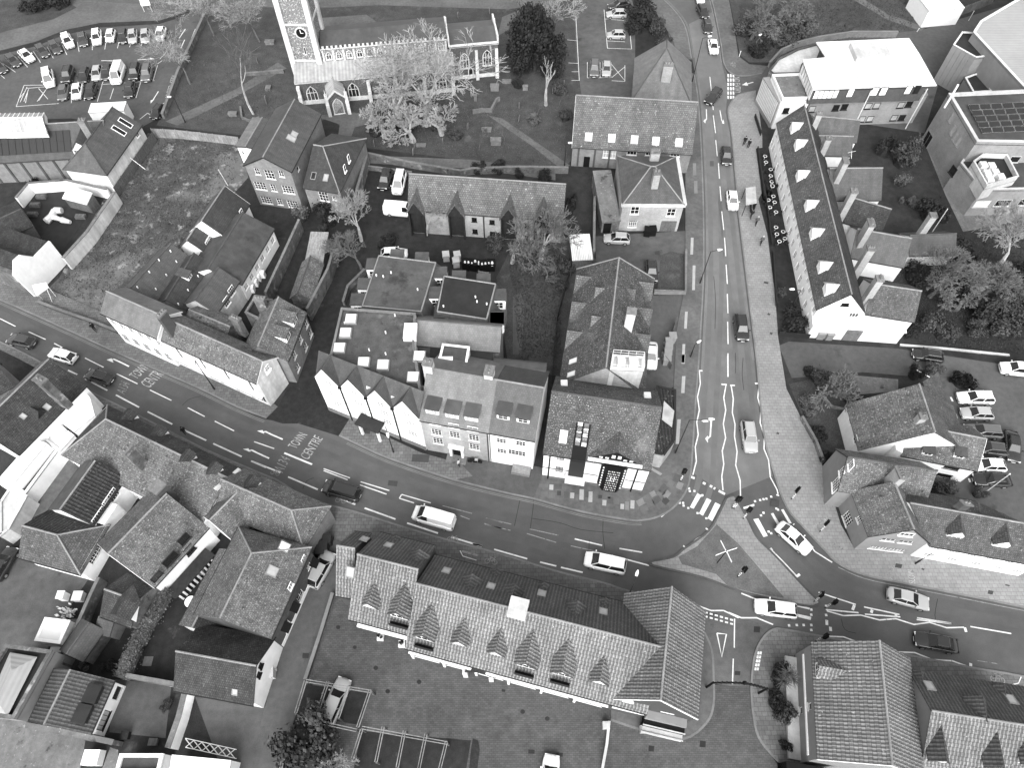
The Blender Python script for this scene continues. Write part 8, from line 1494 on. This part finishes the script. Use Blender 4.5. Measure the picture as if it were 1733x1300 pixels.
garden_wall('garden_wall', 'churchyard wall beside the car park', [T0(1340, 110), T0(1240, 330), T0(1165, 490), T0(1065, 770)], 1.2, .4, 'brick_garden', 'kerb', top=False); garden_wall('garden_wall', 'round raised kerb about the birch foot', [T0(1560, 700), T0(1570, 770), T0(1620, 790), T0(1680, 770)], .5, .25, 'concrete', top=False); garden_wall('garden_wall', 'curved brick wall sweeping behind the modern block', [T3(232, 395), T3(300, 320), T3(400, 275), T3(520, 245), T3(720, 215), T3(980, 215)], 1.2, .35, 'brick', 'kerb', top=False); garden_wall('garden_wall', 'pale retaining wall above the drive', [U3(1000, 990), U3(1250, 1010), U3(1640, 1050)], .35, .25, 'brick_garden', 'pale_concrete', top=False); garden_wall('garden_wall', 'low front garden wall of the grey house', [L3(420, 380), L3(500, 520), L3(545, 640)], .9, .25, 'brick_garden', top=False); garden_wall('garden_wall', 'curved path edging in the cottage garden', [L3(550, 255), L3(600, 310), L3(680, 330)], .4, .25, 'concrete', top=False); garden_wall('low_wall', 'low hedge wall along the churchyard green', [T2(0, 735), T2(60, 725), T2(120, 725), T2(155, 660), T2(175, 650)], .8, .3, 'concrete', 'concrete', top=False)
garden_wall('garden_wall', 'churchyard cross wall left of the tower', [T1(60, 490), T1(310, 470)], .7, .3, 'brick_garden', top=False)
e = House('corrugated_shed', 'shed with bright corrugated roof beside the corner building', 'shed', U2(648, 530), U2(774, 525), U2(772, 373), 2.6); e.walls('wood'); e.mono('corrugated', 2.9); e.monow.build('wall', 'wood', e.root)
# front gardens of the terrace: dark yards, cafe tables, bus shelter
sheet('front_garden', [U3(175, 130), U3(210, 60), U3(290, 110), U3(340, 300), U3(400, 500), U3(440, 780), U3(290, 790), U3(270, 600), U3(250, 420)], .13, 'dark_yard'); sheet('front_garden', [T3(160, 870), T3(230, 860), T3(260, 1000), T3(300, 1178), T3(200, 1178)], .13, 'dark_yard')
tb = MB(); tb.tube((0, 0, .7), (0, 0, .74), .34, n=14); tb.tube((0, 0, 0), (0, 0, .7), .05, n=6); TBM = tb.mesh('table_top'); TBM.materials.append(M['offwhite']); ti = MB().tube((0, 0, .742), (0, 0, .75), .22, n=12).mesh('inlay'); ti.materials.append(M['black']); cs = MB(); cs.box(-.2, .2, -.2, .2, .42, .46).box(-.2, .2, .17, .2, .46, .85)
for x_ in (-.17, .17):
    for y_ in (-.17, .17): cs.box(x_ - .02, x_ + .02, y_ - .02, y_ + .02, 0, .42)
CSM = cs.mesh('chair'); CSM.materials.append(M['dark_metal'])
for i, (f, x, y) in enumerate(((T3, 207, 935), (T3, 212, 970), (T3, 240, 1012), (T3, 240, 1050), (T3, 245, 1085), (T3, 250, 1112), (U3, 250, 68), (U3, 255, 130), (U3, 226, 152), (U3, 262, 165), (U3, 235, 195), (U3, 270, 222), (U3, 270, 312), (U3, 275, 352), (U3, 312, 338), (U3, 290, 395), (U3, 322, 378))):
    v = at(f(x, y), .13); t = thing('cafe_table', 'small round white cafe table before the terrace, %s down the row' % ORD[i], 'table', v, 'cafe tables'); o = sub('table_top', TBM, t); sub('inlay', ti, o)
    for j in (0, 2): o = bpy.data.objects.new('cafe_chair', CSM); COL.objects.link(o); a = j*1.57 + i; o.location = v + V((math.sin(a)*.75, -math.cos(a)*.75 + 0, 0)); o.rotation_euler.z = a + math.pi; tag(o, 'dark cafe chair %s side of the cafe table %s down the row' % ('on one' if j == 0 else 'on the other', ORD[i]), 'chair', 'cafe chairs')
bs = thing('bus_shelter', 'glass bus shelter with flat roof on the pavement by the terrace', 'bus shelter', at(U3(130, 170), .12)); q = [at(U3(*p), 2.5) for p in ((100, 62), (158, 52), (166, 150), (102, 162))]
MB().prism(q, (0, 0, -.1)).build('roof', 'glass_pale', bs); [MB().obox(V((p.x - .04, p.y - .04, .1)), (.08, 0, 0), (0, .08, 0), (0, 0, 2.3)).build('post', 'dark_metal', bs) for p in q]; MB().obox(V((q[1].x, q[1].y, .4)), V((q[2].x - q[1].x, q[2].y - q[1].y, 0)), (.03, 0, 0), (0, 0, 1.9)).build('glass_panel', 'glass', bs); MB().obox(V((q[1].x - .5, q[1].y - .3, .5)), V((q[2].x - q[1].x, q[2].y - q[1].y, 0))*.9, (.3, 0, 0), (0, 0, .06)).build('bench', 'dark_metal', bs)
for i in range(7): garden_wall('railing', 'dark front railing before the terrace, stretch %s' % ('nearest the modern block', 'below the first cafe tables', 'beside the bus shelter', 'behind the bus shelter', 'below the walkers', 'beside the long front garden', 'at the broad hedge')[i], [[T3(150, 690), T3(185, 800)], [T3(165, 880), T3(205, 1170)], [U3(200, 60), U3(215, 160)], [U3(215, 160), U3(235, 300)], [U3(232, 300), U3(250, 410)], [U3(255, 450), U3(275, 760)], [U3(290, 930), U3(470, 945)]][i], .9, .08, 'dark_metal', 'dark_metal', 'railing', top=False)
# tombs in the churchyard
for i, (f, x, y, w_, d_, h_, lab) in enumerate(((T1, 1285, 760, 1.6, .8, .8, 'pale table tomb left of the church lawn wall'), (T1, 1620, 848, 1.6, .6, .6, 'low ledger tomb on the churchyard grass'), (T1, 1680, 930, 1.7, 1.0, 1.0, 'large white chest tomb on the churchyard grass'), (T1, 1548, 650, .5, .5, 1.2, 'pedestal tomb before the chancel'), (T1, 1672, 580, 1.5, .9, 1.0, 'chest tomb at the chancel corner'), (T1, 220, 282, 1.7, .8, .7, 'pale tomb left of the church tower'), (T1, 208, 575, .8, 1.2, .4, 'leaning ledger left of the aisle'), (T2, 220, 535, 1.6, .5, .6, 'tomb beyond the chancel end'), (T2, 340, 580, .9, .5, .9, 'tomb beside the dark ball bush'), (T0, 1510, 745, 1.4, .7, .6, 'pale tomb beside the birch foot'), (T1, 1195, 945, 1.6, .5, .4, 'flat ledger stone near the churchyard posts'))): v = at(f(x, y)); tag(MB().box(v.x - w_/2, v.x + w_/2, v.y - d_/2, v.y + d_/2, -.05, h_ - .12).box(v.x - w_/2 - .08, v.x + w_/2 + .08, v.y - d_/2 - .08, v.y + d_/2 + .08, h_ - .12, h_).build('tomb', 'concrete'), lab, 'tomb')
hs = MB(); hs.prism([(-.3, 0, -.1), (.3, 0, -.1), (.3, 0, .75), (.2, 0, .92), (0, 0, 1.0), (-.2, 0, .92), (-.3, 0, .75)], (0, .1, 0)); HSM = hs.mesh('headstone'); HSM.materials.append(M['concrete'])
for i, (f, x, y) in enumerate(((T1, 897, 940), (T1, 1080, 930), (T1, 1155, 950), (T1, 1148, 998), (T1, 1343, 922), (T2, 303, 695), (T2, 300, 785), (T2, 520, 600), (T2, 590, 565), (T1, 145, 405), (T1, 1440, 110), (T1, 1640, 80), (T1, 200, 665), (T1, 1500, 835))):
    o = bpy.data.objects.new('headstone', HSM); COL.objects.link(o); o.location = at(f(x, y)); o.rotation_euler = (rnd.uniform(-.1, .1), rnd.uniform(-.12, .12), 1.4 + rnd.uniform(-.3, .3)); o.scale = (1.1, 1, rnd.uniform(1, 1.5)); tag(o, 'upright pale headstone %s' % ('nearest the brick house path', 'left of three below the lime', 'middle of three below the lime', 'lowest below the lime', 'right of the lime scrub', 'beside the broken tomb wall', 'below the broken tomb wall', 'near the scrub by the hall', 'by the hall car park edge', 'left of the tower foot', 'at the top beyond the nave', 'at the top beyond the chancel', 'left of the aisle corner', 'on the open grass by the ledger tomb')[i], 'headstone', 'headstones')
# ================================================================== people
def person_mesh(step):
    me = bpy.data.meshes.new('person'); s = step
    v = [(0, 0, .95), (0, 0, 1.2), (0, .01, 1.42), (0, .02, 1.54), (0, .03, 1.66), (.1, 0, .88), (.11, .14*s, .5), (.11, .05*s, .08), (.11, .2*s + .05, .05), (-.1, 0, .88), (-.11, -.02*s, .5), (-.11, -.28*s, .1), (-.11, -.16*s + .05, .05), (.2, 0, 1.38), (.25, -.1*s, 1.1), (.24, .02, .86), (-.2, 0, 1.38), (-.25, .12*s, 1.1), (-.24, .2*s, .9)]
    e = [(0, 1), (1, 2), (2, 3), (3, 4), (0, 5), (5, 6), (6, 7), (7, 8), (0, 9), (9, 10), (10, 11), (11, 12), (2, 13), (13, 14), (14, 15), (2, 16), (16, 17), (17, 18)]
    r = [.15, .15, .14, .06, .1, .1, .075, .05, .045, .1, .075, .05, .045, .08, .055, .04, .08, .055, .04]
    me.from_pydata(v, e, []); o = bpy.data.objects.new('tmp', me); COL.objects.link(o); o.modifiers.new('s', 'SKIN'); ss = o.modifiers.new('u', 'SUBSURF'); ss.levels = 1
    for i, d in enumerate(me.skin_vertices[0].data): d.radius = (r[i]*(1.25 if i in (0, 1, 2) else 1), r[i]); d.use_root = i == 0
    dg = bpy.context.evaluated_depsgraph_get(); out = bpy.data.meshes.new_from_object(o.evaluated_get(dg)); bpy.data.objects.remove(o); out.materials.clear()
    return out
PMs = [person_mesh(1.0), person_mesh(.35)]; hair = MB()
for i in range(4):
    for j in range(8):
        def hp(i, j): a, b_ = math.pi*.5*i/4 - .25, 2*math.pi*j/8; return V((.108*math.cos(a)*math.cos(b_), .115*math.cos(a)*math.sin(b_) - .01, 1.7 + .11*math.sin(a)))
        hair.poly([hp(i, j), hp(i, j + 1), hp(i + 1, j + 1), hp(i + 1, j)])
HM = hair.mesh('hair'); HM.materials.append(M['cloth_dark'])
for f, p, rz, pm, top, lab, z in ((T3, (88, 850), 2.9, 0, 'cloth_dark', 'person in dark coat walking, nearer the road of the pair', .12), (T3, (112, 868), 2.9, 1, 'cloth_dark', 'person in dark clothes walking, nearer the railings of the pair', .12), (U3, (128, 240), .3, 0, 'cloth_dark', 'person in dark clothes striding below the bus shelter', .12), (U3, (158, 280), .2, 0, 'cloth_mid', 'person with pale cap walking behind the striding one', .12), (U3, (186, 395), .1, 0, 'cloth_mid', 'person with pale cap walking alone by the front gardens', .12), (U0, (622, 995), 1.0, 0, 'cloth_dark', 'person in black walking past the empty plot', .12), (L1, (1443, 722), 1.2, 1, 'cloth_pale', 'person in pale coat standing by the motorbike', .12), (L0, (1205, 515), 1.0, 1, 'cloth_dark', 'person in dark clothes outside the shop terrace', .12)):
    v = at(f(*p), z); t = thing('person', lab, 'person', v, 'pedestrians', rz); me = PMs[pm].copy()
    for m in ('cloth_dark', top, 'skin'): me.materials.append(M[m])
    for q in me.polygons: c = q.center; q.material_index = 0 if c.z < .92 and abs(c.x) < .19 else (2 if c.z > 1.52 or (c.z < .9 and abs(c.x) > .19) else 1); q.use_smooth = True
    o = bpy.data.objects.new('body', me); COL.objects.link(o); o.parent = t; sub('hair', HM, t, 'cloth_pale' if 'cap' in lab else 'cloth_dark'); t.scale = (1.08,)*3
mb = thing('motorbike', 'black motorbike parked at the kerb of the brick house steps', 'motorbike', at(L1(1545, 700), .12), None, -.1); ORG[mb] = V((0, 0, 0))
for x_ in (-.65, .65): MB().tube((x_, -.06, .3), (x_, .06, .3), .3, n=14).build('wheel', 'rubber', mb)
MB().tube((-.6, 0, .35), (.1, 0, .7), .1, n=6).tube((.1, 0, .7), (.6, 0, .35), .08, n=6).box(-.2, .3, -.16, .16, .35, .75).build('frame', 'black', mb); MB().box(-.65, .0, -.13, .13, .75, .88).build('seat', 'rubber', mb); MB().box(0, .4, -.14, .14, .78, .98).build('fuel_tank', 'car_silver', mb); MB().tube((.42, -.35, 1.05), (.42, .35, 1.05), .03, n=5).build('handlebar', 'grey_metal', mb)
# bits on the yards: condenser, chairs, tables, tyre, satellite dish
for f, x, y, lab, m in ((B0, 510, 1245, 'large round-fan condenser unit in the dark bottom yard', 'white'),): v = at(f(x, y), .8); tag(MB().box(v.x - .8, v.x + .8, v.y - .7, v.y + .7, 0, 1.3).tube((v.x, v.y, 1.3), (v.x, v.y, 1.36), .5, n=16).tube((v.x, v.y, 1.36), (v.x, v.y, 1.38), .3, n=12).build('condenser_unit', m), lab, 'condenser')
sheet('yard', [B0(*p) for p in ((470, 1150), (610, 1175), (560, 1310), (440, 1310))], .02, 'felt_dark')
for x, y, lab, w_, d_, h_, m in ((1105, 200, 'pale wooden lounger in the timber-framed yard', 1.0, 1.8, .4, 'wood_pale'), (1085, 120, 'long pale bench in the timber-framed yard', 1.6, .5, .45, 'wood_pale'), (365, 365, 'white fridge among the yard clutter', .7, .8, 1.4, 'white'), (445, 365, 'stack of white trays among the yard clutter', 1.0, 1.0, .9, 'offwhite'), (815, 715, 'pale paving block set in the yard', .9, .9, .12, 'concrete'), (415, 500, 'grey planter on the yard wall side', .7, .5, .4, 'concrete'), (320, 655, 'white trough beside the flat store', 1.2, .5, .5, 'white'), (245, 850, 'pale curved hood on the pantile cottage roof edge', .9, 1.4, 2.0, 'concrete'), (700, 1125, 'dark pot in the corner of the paved yard', .7, .7, .7, 'dark_metal'), (850, 1160, 'dark crate at the foot of the paved yard', .8, .6, .5, 'wood')): v = at(B0(x, y)); tag(MB().box(v.x - w_/2, v.x + w_/2, v.y - d_/2, v.y + d_/2, 0, h_*.85).box(v.x - w_/2 - .05, v.x + w_/2 + .05, v.y - d_/2 - .05, v.y + d_/2 + .05, h_*.85, h_).build('yard_item', m), lab, 'furniture')
v = at(B0(1060, 395)); tt = thing('garden_table', 'round white garden table in the timber-framed yard', 'table', v); MB().tube((v.x, v.y, .7), (v.x, v.y, .76), .65, n=18).build('table_top', 'white', tt); MB().tube((v.x, v.y, 0), (v.x, v.y, .7), .08, n=8).build('leg', 'white', tt)
b = MB(); rg = random.Random(8)
for i in range(60): v = at(B0(360 + rg.gauss(0, 25), 450 + rg.gauss(0, 18)), rg.uniform(.1, .9)); s_ = rg.uniform(.1, .35); b.obox(v, V((s_, rg.gauss(0, .1), rg.gauss(0, .1))), V((rg.gauss(0, .1), s_*.6, 0)), (0, 0, s_*.5))
o = b.build('scrap_heap', 'offwhite'); tag(o, 'jumbled pale scrap heap behind the flat store', 'scrap'); o['kind'] = 'stuff'
sg = thing('sign_board', 'small white sign on two posts by the top road', 'sign', at(T0(960, 75))); v = ORG[sg]; MB().obox(v + V((-.9, 0, 1.2)), (1.8, .3, 0), (0, .05, 0), (0, .2, 1.2)).build('board', 'white', sg); [MB().tube(v + V((x_, .05, 0)), v + V((x_, .1, 2.4)), .05, n=5).build('post', 'offwhite', sg) for x_ in (-.8, .8)]
